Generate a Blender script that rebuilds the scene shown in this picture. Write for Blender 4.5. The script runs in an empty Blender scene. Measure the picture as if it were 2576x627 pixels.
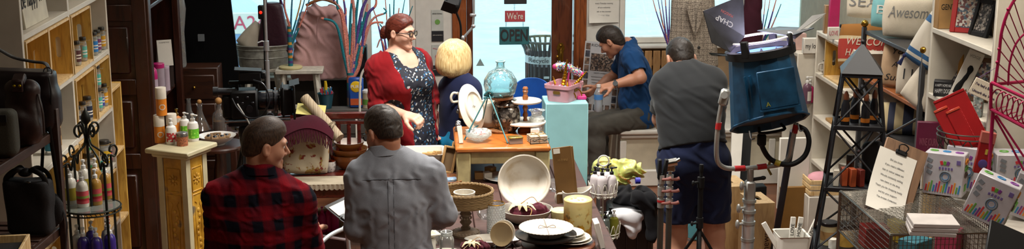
import bpy,bmesh,math,random
import numpy as np
from mathutils import Vector,Matrix,Euler
# camera, world, exposure
scene=bpy.context.scene
col=scene.collection
F_PX,CX,CY=3400.0,1288.0,313.5
CAM_H,PITCH,YAW=2.85,math.radians(12.65),math.radians(4.0)
cam_data=bpy.data.cameras.new('camera');cam=bpy.data.objects.new('camera',cam_data);col.objects.link(cam)
cam_data.sensor_width=36.0;cam_data.lens=F_PX/2576.0*36.0;cam_data.clip_start=0.05;cam_data.clip_end=200
cam.location=(0,0,CAM_H);cam.rotation_euler=(math.radians(90)-PITCH,0,-YAW)
scene.camera=cam
scene.view_settings.view_transform='Standard';scene.view_settings.look='None'
scene.view_settings.gamma=1.0;scene.view_settings.use_curve_mapping=False
scene.view_settings.exposure=0.12
world=bpy.data.worlds.new('sky');scene.world=world;world.use_nodes=True
wn=world.node_tree.nodes;wn['Background'].inputs[0].default_value=(0.66,0.9,1.0,1);wn['Background'].inputs[1].default_value=2.6
def area_light(name,loc,size,power,colr=(1,1,1),rot=(0,0,0),spread=math.pi):
 d=bpy.data.lights.new(name,'AREA');d.shape='RECTANGLE';d.size,d.size_y=size;d.energy=power;d.color=colr;d.spread=spread
 o=bpy.data.objects.new(name,d);col.objects.link(o);o.location=loc;o.rotation_euler=rot
 return o
# ceiling lamps: (x, y, watts, colour); each gets a housing further down
CEIL_Z=3.6
LAMPS=[(0.3,7.0,70,(1.0,.95,.88)),(2.2,5.8,55,(1.0,.93,.82)),(2.0,8.6,55,(1.0,.94,.86)),(0.3,9.3,24,(1.0,.96,.92)),(-1.2,8.4,9,(1.0,.9,.75)),(-0.9,4.2,2.5,(1.0,.9,.78)),(0.8,4.4,27,(1.0,.93,.85))]
for i,(x,y,w,c)in enumerate(LAMPS):
 area_light('ceiling_lamp_light',(x,y,CEIL_Z-.1),(1.1,.25),w,c,spread=math.radians(105 if i in(0,3,6)else 180))
R_=Vector((math.cos(YAW),-math.sin(YAW),0));F_=Vector((math.sin(YAW)*math.cos(PITCH),math.cos(YAW)*math.cos(PITCH),-math.sin(PITCH)))
U_=R_.cross(F_)
def ray(px,py):return F_+R_*((px-CX)/F_PX)-U_*((py-CY)/F_PX)
C_=Vector((0,0,CAM_H))
def PY(px,py,Y):d=ray(px,py);return C_+d*(Y/d.y)
def PZ(px,py,Z):d=ray(px,py);return C_+d*((Z-CAM_H)/d.z)
def PX(px,py,X):d=ray(px,py);return C_+d*(X/d.x)
def SC(Y):return F_PX/(Y*1.0)
# materials
def lin(c):
 if isinstance(c,str):
  c=c.lstrip('#');c=[int(c[i:i+2],16)/255 for i in(0,2,4)]
 return tuple((v/12.92 if v<=.04045 else((v+.055)/1.055)**2.4)for v in c[:3])+(1,)
MATS={}
def newmat(name):
 m=bpy.data.materials.new(name);m.use_nodes=True
 return m,m.node_tree,m.node_tree.nodes['Principled BSDF']
def N(nt,t,**kw):
 n=nt.nodes.new(t)
 for k,v in kw.items():
  if k.startswith('i_'):
   n.inputs[k[2:].replace('_',' ')].default_value=v
  else:setattr(n,k,v)
 return n
def ramp(nt,fac,stops,interp='LINEAR'):
 r=N(nt,'ShaderNodeValToRGB');r.color_ramp.interpolation=interp;e=r.color_ramp.elements
 while len(e)<len(stops):e.new(.5)
 for i,(p,c)in enumerate(stops):e[i].position=p;e[i].color=c if len(c)==4 else tuple(c)+(1,)
 nt.links.new(fac,r.inputs[0]);return r.outputs[0]
def mth(nt,op,a,b=None):
 n=N(nt,'ShaderNodeMath',operation=op)
 for i,v in enumerate((a,b)):
  if v is None:continue
  if isinstance(v,(int,float)):n.inputs[i].default_value=v
  else:nt.links.new(v,n.inputs[i])
 return n.outputs[0]
def mixc(nt,fac,a,b,bt='MIX'):
 n=N(nt,'ShaderNodeMix',data_type='RGBA',blend_type=bt)
 for s,v in((0,fac),(6,a),(7,b)):
  if isinstance(v,(int,float)):n.inputs[s].default_value=v
  elif isinstance(v,tuple):n.inputs[s].default_value=v
  else:nt.links.new(v,n.inputs[s])
 return n.outputs[2]
def objco(nt,scale=(1,1,1),rot=(0,0,0),gen=False,vt='POINT'):
 t=N(nt,'ShaderNodeTexCoord');mp=N(nt,'ShaderNodeMapping');mp.vector_type=vt;mp.inputs['Scale'].default_value=scale;mp.inputs['Rotation'].default_value=rot
 nt.links.new(t.outputs['Generated' if gen else 'Object'],mp.inputs[0]);return mp.outputs[0]
def bump(nt,bs,h,strength=.2,dist=.01):
 b=N(nt,'ShaderNodeBump');b.inputs['Strength'].default_value=strength;b.inputs['Distance'].default_value=dist
 nt.links.new(h,b.inputs['Height']);nt.links.new(b.outputs[0],bs.inputs['Normal'])
def plain(name,c,rough=.5,metal=0.,var=.06,scale=12.,bmp=0.,coat=0.,sheen=0.,spec=.5):
 """one colour with a little procedural unevenness"""
 if name in MATS:return MATS[name]
 m,nt,bs=newmat(name);c=lin(c)
 nz=N(nt,'ShaderNodeTexNoise');nz.inputs['Scale'].default_value=scale;nz.inputs['Detail'].default_value=4
 nt.links.new(objco(nt),nz.inputs['Vector'])
 d=tuple(max(0,v*(1-2.2*var))for v in c[:3])+(1,);l=tuple(min(1,v*(1+1.6*var))for v in c[:3])+(1,)
 nt.links.new(ramp(nt,nz.outputs[0],[(.3,d),(.7,l)]),bs.inputs['Base Color'])
 bs.inputs['Roughness'].default_value=rough;bs.inputs['Metallic'].default_value=metal
 bs.inputs['Specular IOR Level'].default_value=spec
 if coat:bs.inputs['Coat Weight'].default_value=coat
 if sheen:bs.inputs['Sheen Weight'].default_value=sheen
 if bmp:bump(nt,bs,nz.outputs[0],bmp)
 MATS[name]=m;return m
def wood(name,c1,c2,scale=(6,6,.8),rough=.45,rot=(0,0,0),coat=0.,ring=7.):
 if name in MATS:return MATS[name]
 m,nt,bs=newmat(name);co=objco(nt,scale,rot)
 n1=N(nt,'ShaderNodeTexNoise');n1.inputs['Scale'].default_value=ring;n1.inputs['Detail'].default_value=6;n1.inputs['Distortion'].default_value=1.2
 nt.links.new(co,n1.inputs['Vector'])
 nt.links.new(ramp(nt,n1.outputs[0],[(.28,lin(c2)),(.5,lin(c1)),(.72,tuple(min(1,v*1.15)for v in lin(c1)[:3])+(1,))]),bs.inputs['Base Color'])
 bs.inputs['Roughness'].default_value=rough;bs.inputs['Coat Weight'].default_value=coat
 bump(nt,bs,n1.outputs[0],.12,.004);MATS[name]=m;return m
def fabric(name,c,rough=.9,var=.12,weave=260.,folds=0.,sheen=.04):
 if name in MATS:return MATS[name]
 m,nt,bs=newmat(name);c=lin(c)
 n1=N(nt,'ShaderNodeTexNoise');n1.inputs['Scale'].default_value=9;n1.inputs['Detail'].default_value=5
 n2=N(nt,'ShaderNodeTexNoise');n2.inputs['Scale'].default_value=weave;n2.inputs['Detail'].default_value=2
 co=objco(nt);nt.links.new(co,n1.inputs['Vector']);nt.links.new(co,n2.inputs['Vector'])
 f=mth(nt,'ADD',mth(nt,'MULTIPLY',n1.outputs[0],.6),mth(nt,'MULTIPLY',n2.outputs[0],.4))
 nt.links.new(ramp(nt,f,[(.3,tuple(v*(1-2*var)for v in c[:3])+(1,)),(.7,tuple(min(1,v*(1+2*var))for v in c[:3])+(1,))]),bs.inputs['Base Color'])
 bs.inputs['Roughness'].default_value=rough;bs.inputs['Sheen Weight'].default_value=sheen;bs.inputs['Specular IOR Level'].default_value=.25
 bump(nt,bs,f,.35,.003);MATS[name]=m;return m
def glass(name,tint=(.95,.98,.98),alpha=.12,rough=.02,ripple=0.):
 """thin clear glass: see-through with a fresnel gloss; alpha = how much of the body colour shows"""
 if name in MATS:return MATS[name]
 m,nt,bs=newmat(name);nt.nodes.remove(bs);out=nt.nodes['Material Output']
 tr=N(nt,'ShaderNodeBsdfTransparent');tr.inputs[0].default_value=tuple(tint)+(1,)
 gl=N(nt,'ShaderNodeBsdfGlossy');gl.inputs['Roughness'].default_value=rough;gl.inputs[0].default_value=(1,1,1,1)
 di=N(nt,'ShaderNodeBsdfDiffuse');di.inputs[0].default_value=tuple(tint)+(1,)
 lw=N(nt,'ShaderNodeLayerWeight');lw.inputs['Blend'].default_value=.35
 if ripple:
  nz=N(nt,'ShaderNodeTexNoise');nz.inputs['Scale'].default_value=ripple;nt.links.new(objco(nt),nz.inputs['Vector'])
  b=N(nt,'ShaderNodeBump');b.inputs['Strength'].default_value=.8;b.inputs['Distance'].default_value=.02;nt.links.new(nz.outputs[0],b.inputs['Height'])
  nt.links.new(b.outputs[0],gl.inputs['Normal']);nt.links.new(b.outputs[0],lw.inputs['Normal'])
 f=mth(nt,'ADD',mth(nt,'MULTIPLY',lw.outputs['Fresnel'],.9),.03)
 m1=N(nt,'ShaderNodeMixShader');m1.inputs[0].default_value=alpha;nt.links.new(tr.outputs[0],m1.inputs[1]);nt.links.new(di.outputs[0],m1.inputs[2])
 m2=N(nt,'ShaderNodeMixShader');nt.links.new(f,m2.inputs[0]);nt.links.new(m1.outputs[0],m2.inputs[1]);nt.links.new(gl.outputs[0],m2.inputs[2])
 nt.links.new(m2.outputs[0],out.inputs[0]);MATS[name]=m;return m
def emit(name,c,s):
 if name in MATS:return MATS[name]
 m,nt,bs=newmat(name);bs.inputs['Base Color'].default_value=lin(c);bs.inputs['Emission Color'].default_value=lin(c);bs.inputs['Emission Strength'].default_value=s
 MATS[name]=m;return m
def speckle(name,base,spots,scale=40.,rough=.6,thr=.45,gen=False,bmp=0.):
 """voronoi cells: base colour with random cells coloured from spots (prints, florals, photos)"""
 if name in MATS:return MATS[name]
 m,nt,bs=newmat(name);co=objco(nt,gen=gen)
 v=N(nt,'ShaderNodeTexVoronoi');v.inputs['Scale'].default_value=scale;nt.links.new(co,v.inputs['Vector'])
 wn_=N(nt,'ShaderNodeTexWhiteNoise');nt.links.new(v.outputs['Color'],wn_.inputs['Vector'])
 k=len(spots);c=ramp(nt,wn_.outputs['Value'],[(i/k,lin(s))for i,s in enumerate(spots)],'CONSTANT')
 mask=mth(nt,'LESS_THAN',v.outputs['Distance'],thr)
 nt.links.new(mixc(nt,mask,lin(base),c),bs.inputs['Base Color']);bs.inputs['Roughness'].default_value=rough
 if bmp:bump(nt,bs,v.outputs['Distance'],bmp)
 MATS[name]=m;return m
def stripes(name,cols,period,axis=0,rough=.8,warp=0.,gen=False):
 """repeating bands of given (width_fraction, colour) along an object axis"""
 if name in MATS:return MATS[name]
 m,nt,bs=newmat(name);co=objco(nt,gen=gen);s=N(nt,'ShaderNodeSeparateXYZ')
 if warp:
  nz=N(nt,'ShaderNodeTexNoise');nz.inputs['Scale'].default_value=6;nt.links.new(co,nz.inputs['Vector'])
  va=N(nt,'ShaderNodeVectorMath',operation='SCALE');va.inputs['Scale'].default_value=warp;nt.links.new(nz.outputs['Color'],va.inputs[0])
  vb=N(nt,'ShaderNodeVectorMath',operation='ADD');nt.links.new(co,vb.inputs[0]);nt.links.new(va.outputs[0],vb.inputs[1]);co=vb.outputs[0]
 nt.links.new(co,s.inputs[0]);f=mth(nt,'FRACT',mth(nt,'ADD',mth(nt,'DIVIDE',s.outputs[axis],period),100.0))
 st=[];p=0
 for w,c in cols:st.append((p,lin(c)));p+=w
 nt.links.new(ramp(nt,f,st,'CONSTANT'),bs.inputs['Base Color']);bs.inputs['Roughness'].default_value=rough
 MATS[name]=m;return m
# mesh builder
def basis(z,up=Vector((0,0,1))):
 z=z.normalized()
 if abs(z.dot(up))>.98:up=Vector((0,1,0))if abs(z.y)<.9 else Vector((1,0,0))
 x=up.cross(z).normalized();y=z.cross(x);return x,y,z
class MB:
 def __init__(s,xf=None):s.v=[];s.f=[];s.xf=xf or Matrix()
 def add(s,vs,fs,M=None):
  o=len(s.v);T=s.xf@M if M else s.xf
  s.v+=[tuple(T@Vector(p))for p in vs];s.f+=[tuple(i+o for i in q)for q in fs];return s
 def box(s,c,d,rot=None,bv=0.0):
  hx,hy,hz=d[0]/2,d[1]/2,d[2]/2;M=Matrix.Translation(c)
  if rot is not None:M=M@(rot.to_4x4()if hasattr(rot,'to_4x4')else Euler(rot).to_matrix().to_4x4())
  if not bv:
   vs=[(x,y,z)for x in(-hx,hx)for y in(-hy,hy)for z in(-hz,hz)]
   return s.add(vs,[(0,1,3,2),(4,6,7,5),(0,4,5,1),(2,3,7,6),(0,2,6,4),(1,5,7,3)],M)
  b=min(bv,hx*.98,hy*.98,hz*.98);vs=[];ix={}
  for sx in(-1,1):
   for sy in(-1,1):
    for sz in(-1,1):
     ix[(sx,sy,sz)]=len(vs)
     vs+=[(sx*hx,sy*(hy-b),sz*(hz-b)),(sx*(hx-b),sy*hy,sz*(hz-b)),(sx*(hx-b),sy*(hy-b),sz*hz)]
  fs=[]
  def quad(q,n):
   a,b_,c_=Vector(vs[q[0]]),Vector(vs[q[1]]),Vector(vs[q[2]])
   fs.append(tuple(q)if(b_-a).cross(c_-a).dot(Vector(n))>0 else tuple(reversed(q)))
  for ax in range(3):
   o1,o2=[(1,2),(0,2),(0,1)][ax]
   for sg in(-1,1):
    q=[]
    for a_,b_ in((-1,-1),(1,-1),(1,1),(-1,1)):
     k=[0,0,0];k[ax]=sg;k[o1]=a_;k[o2]=b_;q.append(ix[tuple(k)]+ax)
    n=[0,0,0];n[ax]=sg;quad(q,n)
   for sa in(-1,1):
    for sb in(-1,1):
     k0=[0,0,0];k0[o1]=sa;k0[o2]=sb;k0[ax]=-1;k1=list(k0);k1[ax]=1;n=[0,0,0];n[o1]=sa;n[o2]=sb
     quad([ix[tuple(k0)]+o1,ix[tuple(k1)]+o1,ix[tuple(k1)]+o2,ix[tuple(k0)]+o2],n)
  for k,i in ix.items():quad([i,i+1,i+2],k)
  return s.add(vs,fs,M)
 def cyl(s,p0,p1,r0,r1=None,n=16,caps=True):
  r1=r0 if r1 is None else r1;p0,p1=Vector(p0),Vector(p1);x,y,z=basis(p1-p0);vs=[]
  for p,r in((p0,r0),(p1,r1)):
   vs+=[p+(x*math.cos(2*math.pi*i/n)+y*math.sin(2*math.pi*i/n))*r for i in range(n)]
  fs=[(i,(i+1)%n,n+(i+1)%n,n+i)for i in range(n)]
  if caps:fs+=[tuple(reversed(range(n))),tuple(range(n,2*n))]
  return s.add(vs,fs)
 def lathe(s,prof,n=24,c=(0,0,0),M=None,a0=0.,a1=2*math.pi,sx=1.,sy=1.,wob=None):
  full=abs(a1-a0-2*math.pi)<1e-6;k=n if full else n+1;vs=[];fs=[];rings=[]
  for r,z in prof:
   if r<1e-6 and full:rings.append([len(vs)]);vs.append((c[0],c[1],c[2]+z))
   else:
    rings.append(list(range(len(vs),len(vs)+k)))
    for i in range(k):
     a=a0+(a1-a0)*i/n;w=wob(a,z)if wob else 1.
     vs.append((c[0]+r*w*sx*math.cos(a),c[1]+r*w*sy*math.sin(a),c[2]+z))
  for A,B in zip(rings,rings[1:]):
   m=k if full else k-1
   for i in range(m):
    j=(i+1)%k
    if len(A)==1 and len(B)==1:continue
    if len(A)==1:fs.append((A[0],B[j],B[i]))
    elif len(B)==1:fs.append((A[i],A[j],B[0]))
    else:fs.append((A[i],A[j],B[j],B[i]))
  return s.add(vs,fs,M)
 def tube(s,pts,r,n=8,closed=False,caps=True,flat=1.0):
  P=[Vector(p)for p in pts];m=len(P);rs=r if isinstance(r,(list,tuple))else[r]*m;vs=[];fs=[];T=[]
  for i in range(m):
   a=P[(i-1)%m]if(i>0 or closed)else P[0];b=P[(i+1)%m]if(i<m-1 or closed)else P[-1]
   t=b-a;T.append(t.normalized()if t.length>1e-9 else Vector((0,0,1)))
  x,y,z=basis(T[0])
  for i in range(m):
   if i:x=(x-T[i]*x.dot(T[i]));x=x.normalized()if x.length>1e-6 else basis(T[i])[0]
   y=T[i].cross(x)
   vs+=[P[i]+(x*math.cos(2*math.pi*k/n)+y*(flat*math.sin(2*math.pi*k/n)))*rs[i]for k in range(n)]
  for i in range(m if closed else m-1):
   a,b=i*n,((i+1)%m)*n
   fs+=[(a+k,a+(k+1)%n,b+(k+1)%n,b+k)for k in range(n)]
  if caps and not closed:fs+=[tuple(reversed(range(n))),tuple(range((m-1)*n,m*n))]
  return s.add(vs,fs)
 def prism(s,out,z0,z1,M=None):
  n=len(out);ar=sum(out[i][0]*out[(i+1)%n][1]-out[(i+1)%n][0]*out[i][1]for i in range(n))
  if ar<0:out=out[::-1]
  vs=[(x,y,z0)for x,y in out]+[(x,y,z1)for x,y in out]
  return s.add(vs,[tuple(reversed(range(n))),tuple(range(n,2*n))]+[(i,(i+1)%n,n+(i+1)%n,n+i)for i in range(n)],M)
 def ell(s,c,r,n=16,m=10,M=None):
  pr=[(math.sin(math.pi*i/m),-math.cos(math.pi*i/m))for i in range(m+1)]
  T=Matrix.Translation(c)@(M if M else Matrix())@Matrix.Diagonal((r[0],r[1],r[2],1));return s.lathe([(0 if i in(0,m)else a,b)for i,(a,b)in enumerate(pr)],n,M=T)
 def grid(s,fn,nu,nv,cu=False,M=None,t=0.):
  """surface fn(u,v) u,v in 0..1; t = thickness along the vertex normals"""
  mu=nu if cu else nu+1;A=np.array([[fn(i/nu,j/nv)for j in range(nv+1)]for i in range(mu)],float)
  ids=lambda i,j,o=0:o+(i%mu)*(nv+1)+j
  fs=[(ids(i,j),ids(i+1,j),ids(i+1,j+1),ids(i,j+1))for i in range(nu)for j in range(nv)]
  vs=A.reshape(-1,3)
  if not t:return s.add([tuple(p)for p in vs],fs,M)
  du=np.roll(A,-1,0)-np.roll(A,1,0)if cu else np.gradient(A,axis=0);dv=np.gradient(A,axis=1)
  nn=np.cross(du,dv);nn/=(np.linalg.norm(nn,axis=2,keepdims=True)+1e-9);B=(A-nn*t).reshape(-1,3);o=len(vs)
  fs2=[tuple(i+o for i in reversed(q))for q in fs];rim=[]
  for i in range(nu):
   rim.append((ids(i+1,0),ids(i,0),ids(i,0,o),ids(i+1,0,o)));rim.append((ids(i,nv),ids(i+1,nv),ids(i+1,nv,o),ids(i,nv,o)))
  if not cu:
   for j in range(nv):
    rim.append((ids(0,j),ids(0,j+1),ids(0,j+1,o),ids(0,j,o)));rim.append((ids(nu,j+1),ids(nu,j),ids(nu,j,o),ids(nu,j+1,o)))
  return s.add([tuple(p)for p in np.vstack([vs,B])],fs+fs2+rim,M)
 def mesh(s,name,ang=38):
  me=bpy.data.meshes.new(name);me.from_pydata(s.v,[],s.f);me.update()
  if ang:me.polygons.foreach_set('use_smooth',[True]*len(me.polygons));me.set_sharp_from_angle(angle=math.radians(ang))
  return me
 def build(s,name,mat,parent=None,ang=38):
  return obj(name,s.mesh(name,ang),mat,parent)
def obj(name,me,mat,parent=None):
 o=bpy.data.objects.new(name,me);col.objects.link(o)
 if mat:me.materials.append(mat)
 if parent:o.parent=parent
 return o
def tag(o,label=None,cat=None,group=None,kind=None):
 for k,v in(('label',label),('category',cat),('group',group),('kind',kind)):
  if v:o[k]=v
 return o
def thing(name,label,cat,loc=(0,0,0),rz=0.,group=None,rot=None):
 o=bpy.data.objects.new(name,None);col.objects.link(o);o.location=loc;o.rotation_euler=rot if rot else(0,0,rz);o.empty_display_size=.05
 return tag(o,label,cat,group)
def copy_tree(o,parent=None):
 c=o.copy();col.objects.link(c);c.parent=parent
 if parent:c.matrix_parent_inverse=o.matrix_parent_inverse.copy()
 for ch in o.children:copy_tree(ch,c)
 return c
def dup(root,loc,rz=0.,label=None,group=None,scale=None,rot=None):
 c=copy_tree(root);c.location=loc;c.rotation_euler=rot if rot else(0,0,rz)
 if label:c['label']=label
 if group:c['group']=group
 if scale:c.scale=(scale,)*3 if isinstance(scale,(int,float))else scale
 return c
def struct(o):o['kind']='structure';return o
def one(name,mb,mat,label,cat,group=None,loc=None,rz=0.,ang=38,rot=None):
 o=mb.build(name,mat,None,ang);tag(o,label,cat,group)
 if loc is not None:o.location=loc;o.rotation_euler=rot if rot else(0,0,rz)
 return o
def text_mesh(txt,size,ext=.0006,align='CENTER',spacing=1.0,shear=0.,bold=0.):
 cu=bpy.data.curves.new('txt','FONT');cu.body=txt;cu.size=size;cu.extrude=ext;cu.align_x=align;cu.align_y='CENTER'
 cu.space_character=spacing;cu.shear=shear;cu.offset=bold;cu.resolution_u=3
 o=bpy.data.objects.new('txt',cu);col.objects.link(o);dg=bpy.context.evaluated_depsgraph_get();dg.update()
 me=bpy.data.meshes.new_from_object(o.evaluated_get(dg));bpy.data.objects.remove(o);bpy.data.curves.remove(cu);return me
def text(name,txt,size,mat,parent,M,wid=None,warp=None,**kw):
 """lettering as a thin mesh; M places its plane (x right, y up, z out); wid squeezes it to a width; warp(x,y)->z"""
 me=text_mesh(txt,size,**kw);me.materials.clear()
 if wid:
  xs=[v.co.x for v in me.vertices];w=max(xs)-min(xs)
  for v in me.vertices:v.co.x*=wid/w
 if warp:
  for v in me.vertices:v.co.z+=warp(v.co.x,v.co.y)
 me.transform(M);return obj(name,me,mat,parent)
def frame_m(o,x,y):
 x=Vector(x).normalized();y=Vector(y).normalized();z=x.cross(y)
 return Matrix(((x.x,y.x,z.x,o[0]),(x.y,y.y,z.y,o[1]),(x.z,y.z,z.z,o[2]),(0,0,0,1)))
def bez(pts,n=8):
 """smooth curve (Catmull-Rom) through points"""
 P=[Vector(p)for p in pts];out=[]
 for i in range(len(P)-1):
  a=P[i-1]if i else P[0]*2-P[1];b=P[i];c=P[i+1];d=P[i+2]if i+2<len(P)else P[-1]*2-P[-2]
  for k in range(n):
   t=k/n;out.append(.5*((2*b)+(c-a)*t+(2*a-5*b+4*c-d)*t*t+(3*b-a-3*c+d)*t**3))
 out.append(P[-1]);return out
def circ(c,r,n=24,ax='z',a0=0.,a1=2*math.pi,ry=None):
 ry=ry or r;out=[]
 for i in range(n):
  a=a0+(a1-a0)*i/(n if abs(a1-a0-2*math.pi)<1e-6 else n-1);u,v=r*math.cos(a),ry*math.sin(a)
  out.append(Vector(c)+Vector({'z':(u,v,0),'x':(0,u,v),'y':(u,0,v)}[ax]))
 return out
RX,RY,RZ=(lambda a:Matrix.Rotation(a,4,'X')),(lambda a:Matrix.Rotation(a,4,'Y')),(lambda a:Matrix.Rotation(a,4,'Z'))
T_=Matrix.Translation
def rad(d):return math.radians(d)
# implicit surfaces (people, garments, soft goods)
class SDF:
 def __init__(s):s.ops=[]
 def add(s,fn,k=.0):s.ops.append((0,fn,k));return s
 def sub(s,fn,k=.0):s.ops.append((1,fn,k));return s
 def isect(s,fn,k=.0):s.ops.append((2,fn,k));return s
 def disp(s,fn):s.ops.append((3,fn,0));return s
 def ev(s,p):
  d=None;lo=p.min(0);hi=p.max(0)
  for op,fn,k in s.ops:
   bs=getattr(fn,'bs',None)
   if bs is not None and op<2 and np.linalg.norm(np.maximum(np.maximum(lo-bs[0],bs[0]-hi),0))>bs[1]+.07+k:continue
   if d is None and op:continue
   e=fn(p)
   if d is None:d=e;continue
   if op==3:d=d+e;continue
   if op==1:e=-e
   if op==0:
    if k>0:h=np.maximum(k-np.abs(d-e),0)/k;d=np.minimum(d,e)-h*h*k*.25
    else:d=np.minimum(d,e)
   else:
    if k>0:h=np.maximum(k-np.abs(d-e),0)/k;d=np.maximum(d,e)+h*h*k*.25
    else:d=np.maximum(d,e)
  return d if d is not None else np.full(len(p),.5,np.float32)
 def fn(s):
  f=lambda p:s.ev(p);bs=[o[1].bs for o in s.ops if o[0]==0];c=sum(b[0]for b in bs)/len(bs);f.bs=(c,max(np.linalg.norm(b[0]-c)+b[1]for b in bs));return f
 def mesh(s,name,lo,hi,h,B=6):
  lo=np.array(lo,np.float32);hi=np.array(hi,np.float32);nb=np.ceil((hi-lo)/(h*B)).astype(int);n=nb*B+1
  ctr=np.stack(np.meshgrid(*[lo[a]+(np.arange(nb[a])+.5)*h*B for a in range(3)],indexing='ij'),-1).reshape(-1,3).astype(np.float32)
  dc=s.ev(ctr);actv=np.abs(dc)<h*B*1.0+.012
  V=np.full(tuple(n),1.,np.float32);sg=np.where(dc.reshape(tuple(nb))<0,-1.,1.)
  V[:-1,:-1,:-1]=np.repeat(np.repeat(np.repeat(sg,B,0),B,1),B,2)
  ids=np.argwhere(actv.reshape(tuple(nb)));ids=ids[np.lexsort((ids[:,0]//3,ids[:,2]//3))];off=np.stack(np.meshgrid(*[np.arange(B+1)]*3,indexing='ij'),-1).reshape(-1,3)
  for c0 in range(0,len(ids),120):
   g=(ids[c0:c0+120,None,:]*B+off[None]).reshape(-1,3);V[g[:,0],g[:,1],g[:,2]]=s.ev(lo+g.astype(np.float32)*h)
  v,f=surface_nets(V);me=bpy.data.meshes.new(name);me.vertices.add(len(v));me.vertices.foreach_set('co',(lo+v*h).astype(np.float32).ravel())
  me.loops.add(len(f)*4);me.loops.foreach_set('vertex_index',f.astype(np.int32).ravel());me.polygons.add(len(f));me.polygons.foreach_set('loop_start',np.arange(0,len(f)*4,4,dtype=np.int32))
  me.update(calc_edges=True);me.polygons.foreach_set('use_smooth',np.ones(len(f),bool));me.validate();return me
def surface_nets(V):
 S=V<0;nx,ny,nz=V.shape;cs=[(i,j,k)for i in(0,1)for j in(0,1)for k in(0,1)]
 cnt=sum(S[i:nx-1+i,j:ny-1+j,k:nz-1+k].astype(np.int8)for i,j,k in cs);act=(cnt>0)&(cnt<8)
 idx=np.full(act.shape,-1,np.int64);ii=np.argwhere(act);idx[act]=np.arange(len(ii));pos=np.zeros((len(ii),3));w=np.zeros(len(ii))
 for a in cs:
  for ax in range(3):
   if a[ax]:continue
   b=list(a);b[ax]=1;pa=ii+a;pb=ii+b;va=V[pa[:,0],pa[:,1],pa[:,2]];vb=V[pb[:,0],pb[:,1],pb[:,2]];m=(va<0)!=(vb<0)
   t=va[m]/(va[m]-vb[m]);q=np.tile(np.array(a,float),(m.sum(),1));q[:,ax]+=t;pos[m]+=q;w[m]+=1
 pos=ii+pos/w[:,None];F=[]
 for ax in range(3):
  sl0=[slice(None)]*3;sl1=[slice(None)]*3;sl0[ax]=slice(0,-1);sl1[ax]=slice(1,None);A=S[tuple(sl0)];Bm=S[tuple(sl1)];e=np.argwhere(A!=Bm);o1,o2=(ax+1)%3,(ax+2)%3
  ok=(e[:,o1]>0)&(e[:,o2]>0)&(e[:,o1]<V.shape[o1]-1)&(e[:,o2]<V.shape[o2]-1);e=e[ok];ins=A[e[:,0],e[:,1],e[:,2]];q=[]
  for d1,d2 in((1,1),(0,1),(0,0),(1,0)):
   c=e.copy();c[:,o1]-=d1;c[:,o2]-=d2;q.append(idx[c[:,0],c[:,1],c[:,2]])
  q=np.stack(q,1);q[~ins]=q[~ins][:,::-1];F.append(q)
 return pos,np.vstack(F)
A3=lambda v:np.array(tuple(v),np.float32)
def s_cone(a,b,ra,rb=None):
 a,b=A3(a),A3(b);rb=ra if rb is None else rb;ba=b-a;L=float(ba@ba)+1e-12
 def f(p):
  t=np.clip(((p-a)@ba)/L,0,1);return np.linalg.norm(p-a-t[:,None]*ba,axis=1)-(ra+(rb-ra)*t)
 f.bs=((a+b)/2,L**.5/2+max(ra,rb));return f
def s_flat(a,b,ra,rb,u,q):
 """cone between a and b squeezed by q along direction u"""
 a,b=A3(a),A3(b);u=A3(Vector(u).normalized());ba=b-a;L=float(ba@ba)+1e-12
 def f(p):
  t=np.clip(((p-a)@ba)/L,0,1);v=p-a-t[:,None]*ba;v=v+np.outer((v@u)*(1/q-1),u);return(np.linalg.norm(v,axis=1)-(ra+(rb-ra)*t))*min(q,1.)
 f.bs=((a+b)/2,L**.5/2+max(ra,rb));return f
def s_ell(c,r,R=None):
 c,r=A3(c),A3(r);Rm=np.array(R.to_3x3(),np.float32)if R is not None else None
 def f(p):
  q=p-c
  if Rm is not None:q=q@Rm
  k0=np.linalg.norm(q/r,axis=1);k1=np.linalg.norm(q/(r*r),axis=1)+1e-9;return k0*(k0-1)/k1
 f.bs=(c,float(r.max()));return f
def s_box(c,d,r=.01,R=None):
 c=A3(c);hd=A3(d)/2-r;Rm=np.array(R.to_3x3(),np.float32)if R is not None else None
 def f(p):
  q=p-c
  if Rm is not None:q=q@Rm
  q=np.abs(q)-hd;return np.linalg.norm(np.maximum(q,0),axis=1)+np.minimum(q.max(1),0)-r
 f.bs=(c,float(np.linalg.norm(hd+r)));return f
def s_plane(o,n):
 o,n=A3(o),A3(Vector(n).normalized());return lambda p:(p-o)@n
def s_off(fn,r):return lambda p:fn(p)-r
def folds(amp,freq,dirv,warp=.5,seed=0):
 """soft cloth folds running across dirv"""
 d=A3(Vector(dirv).normalized());rs=np.random.RandomState(seed);K=rs.normal(size=(4,3)).astype(np.float32)*freq*.45;ph=rs.rand(4)*6.28
 def f(p):
  w=sum(np.sin(p@K[i]+ph[i])for i in range(4))*warp;return amp*np.sin((p@d)*freq+w*1.6)*(.6+.4*np.sin(p@K[0]*.7+ph[1]))
 return f
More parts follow.
